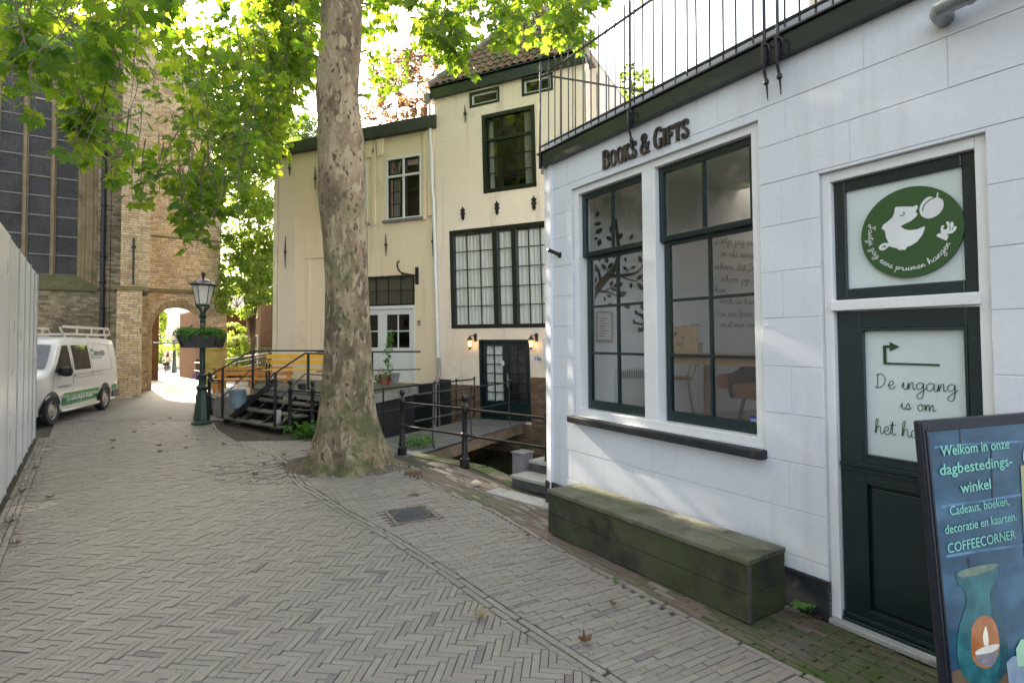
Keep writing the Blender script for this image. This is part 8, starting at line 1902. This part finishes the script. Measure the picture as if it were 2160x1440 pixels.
# ------------------------------------------------------------------ small things lying about
M['dryleaf'] = mat('dry_leaf', (.14, .08, .035), (.10, .055, .025), 30, .8); M['dryred'] = mat('red_dry_leaf', (.18, .065, .03), (.13, .05, .02), 30, .8)
M['paleleaf2'] = mat('pale_dry_leaf', (.34, .27, .15), (.26, .20, .10), 30, .8); M['greenleaf'] = leafmat('fallen_green_leaf', [(.06, .16, .02), (.08, .18, .03)], [(.2, .4, .05), (.2, .4, .05)], .2)
def fallen(px, py, s, m, label, curl=.5, grp=None, z=.012):
    b = onz(px, py, z + max(0, hump(*[onz(px, py, z)[i] for i in (0, 1)]))); 
    t = MB(); a = rl_.uniform(0, 6.28); vs = []
    for (x, y, zz) in LV: c_ = (x * x + (y - .3) ** 2) * curl * 1.1 * (1 + .5 * math.sin(x * 9 + y * 7)); vs.append(b + Vector(((x * math.cos(a) - y * math.sin(a)) * s, (x * math.sin(a) + y * math.cos(a)) * s, c_ * s)))
    t.add(vs, LFc); t.add([vs[0], vs[0] + Vector((math.cos(a) * .0 + .003, 0, .004)), vs[1] + Vector((.3 * s * math.sin(a), -.3 * s * math.cos(a), .01)), vs[1]], [(0, 1, 2, 3)])
    return tag(t.build('fallen_leaf', m, recalc=False), label, 'leaf', grp)
fallen(1010, 1305, .085, M['paleleaf2'], 'curled pale dry leaf on the herringbone bricks, nearest big one', 1.3)
fallen(1236, 1356, .075, M['dryleaf'], 'curled orange brown leaf beside the border course below the bench', 1.1)
fallen(1296, 1272, .05, M['dryleaf'], 'small brown leaf on the running bond bricks left of the bench', .9)
fallen(1111, 1128, .05, M['dryred'], 'little reddish leaf at the far end of the bench', .6); fallen(1297, 1221, .05, M['greenleaf'], 'fresh green leaf fragment on the bricks before the bench', .2)
fallen(603, 960, .09, M['paleleaf2'], 'crumpled green brown leaf on the border course left of the plane tree', 1.2)
for px, py in ((335, 940), (242, 930), (392, 945), (474, 937), (283, 912), (325, 895), (391, 921), (450, 905), (554, 979), (335, 953), (240, 945), (563, 927), (361, 882), (418, 927), (500, 900), (520, 915), (485, 890)): fallen(px, py, rl_.uniform(.05, .09), rl_.choice([M['dryleaf'], M['dryred'], M['dryleaf']]), 'small curled reddish brown leaf lying on the lane in front of the stairs', .9, 'dry leaves on the lane')
for px, py in ((540, 1000), (70, 987), (45, 1035), (30, 1148), (20, 1100), (100, 1050)): fallen(px, py, .08, M['dryleaf'], 'dry brown leaf near the foot of the white hoarding or left lane edge', .6, 'dry leaves by the hoarding')
t = MB(); r6 = random.Random(8)
for i in range(900):
    u_ = r6.uniform(-7, .3); d_ = abs(r6.gauss(0, .16)) + .02; p = HO.p(u_, d_, .008); s = r6.uniform(.006, .018); a = r6.uniform(0, 6.28)
    t.ct = r6.random(); t.add([p + Vector((s * math.cos(a), s * math.sin(a), 0)), p + Vector((s * .4 * math.cos(a + 1.6), s * .4 * math.sin(a + 1.6), .006)), p - Vector((s * math.cos(a), s * math.sin(a), -.004)), p - Vector((s * .4 * math.cos(a + 1.6), s * .4 * math.sin(a + 1.6), 0))], [(0, 1, 2, 3)])
for i in range(700):
    q = r6.random(); p = SR.p(r6.uniform(-.4, SWd + .3), r6.uniform(-.1, .55), .012) if q < .5 else S.p(r6.uniform(2.75, 5), r6.uniform(.02, .16) + abs(r6.gauss(0, .05)), .012); s = r6.uniform(.006, .02); a = r6.uniform(0, 6.28)
    t.ct = r6.random(); t.add([p + Vector((s * math.cos(a), s * math.sin(a), 0)), p + Vector((s * .4 * math.cos(a + 1.6), s * .4 * math.sin(a + 1.6), .006)), p - Vector((s * math.cos(a), s * math.sin(a), -.004)), p - Vector((s * .4 * math.cos(a + 1.6), s * .4 * math.sin(a + 1.6), 0))], [(0, 1, 2, 3)])
tag(t.build('leaf_litter', M['dryleaf'], recalc=False), 'crumbs of dry leaves along the hoarding, the stairs and the shop front', kind='stuff')
# blades of moss and grass in the joints
t = MB()
for i in range(2600):
    y = r6.uniform(3, 7.5); x = r6.uniform(-.6 * y, 1.2)
    if i % 3 == 0: y = r6.uniform(2.9, 9); bx_ = [lerp(a[0], b[0], (y - a[1]) / (b[1] - a[1])) for a, b in zip(B1, B1[1:]) if b[1] <= y <= a[1]]; x = (bx_[0] if bx_ else 0) + r6.gauss(0, .08)
    if noise.noise(Vector((x * .8, y * .8, 0))) < -.05: continue
    h = r6.uniform(.004, .014); a = r6.uniform(0, 6.28); z = hump(x, y) - .004
    t.ct = r6.random(); t.add([(x - .003, y, z), (x + .003, y, z), (x + .006 * math.cos(a), y + .006 * math.sin(a), z + h)], [(0, 1, 2)])
tag(t.build('joint_grass', M['geran'], recalc=False), 'tiny grass sprouting in the brick joints', kind='stuff')
# loose brick, white stone, seedling
b = onz(872, 1003); FB = Frame((b.x, b.y, 0), (.97, .2)); t = MB(); t.box(FB, -.12, .12, -.05, .05, .0, .07); tag(t.build('loose_brick', M['brick_brown'], bev=.006), 'loose brown brick lying by the white grit right of the tree', 'brick')
b = onz(1004, 1024); t = MB(); t.lathe(b, [(.03, .0), (.05, .02), (.052, .05), (.035, .075), (.015, .085), (0, .09)], 11)
t.v = [(b.x + (v[0] - b.x) * 1.25 + .01 * noise.noise(Vector(v) * 30), v[1] + .008 * noise.noise(Vector(v) * 25), v[2] * .85) for v in t.v]; t.ribbon(Frame((b.x, b.y, 0), (1, 0)), [(-.03, .05), (.0, .055), (.04, .05)], .006, .052, .054)
tag(t.build('pale_stone', mat('pale_stone', (.62, .55, .44), (.5, .42, .32), 30, .8, bump=.4), smooth=60), 'pale rounded stone lying on the red bricks before the side steps', 'stone')
sd_ = thing('maple_seedling', 'bright green two leaved seedling growing at the wall foot beside the bench', 'seedling', tuple(onz(1703, 1290)))
b = onz(1700, 1300, .0); r7 = random.Random(4)
for dx, dy, h, s, a in ((-.035, .0, .10, .10, 2.2), (.06, -.02, .085, .115, .6), (.0, .03, .05, .05, 4)):
    t = MB(); c = b + Vector((dx, dy, h)); vs = []
    for (x, y, zz) in LV: vs.append(c + Vector(((x * math.cos(a) - y * math.sin(a)) * s, (x * math.sin(a) + y * math.cos(a)) * s * .9, zz * s * .6 - y * s * .25)))
    t.add(vs, LFc); t.build('leaf', M['greenleaf'], sd_, recalc=False); t = MB(); t.tube([b, c], .0022, 5); t.build('stem', M['greenleaf'], sd_)
t = MB(); p0 = onz(1690, 1362, .01); p1 = onz(1755, 1412, .012); t.tube(spline([p0, p0.lerp(p1, .5) + Vector((.01, -.01, .006)), p1], 4), .003, 5); tag(t.build('twig', M['branch'], smooth=60), 'thin fallen twig on the mossy bricks before the door', 'twig')
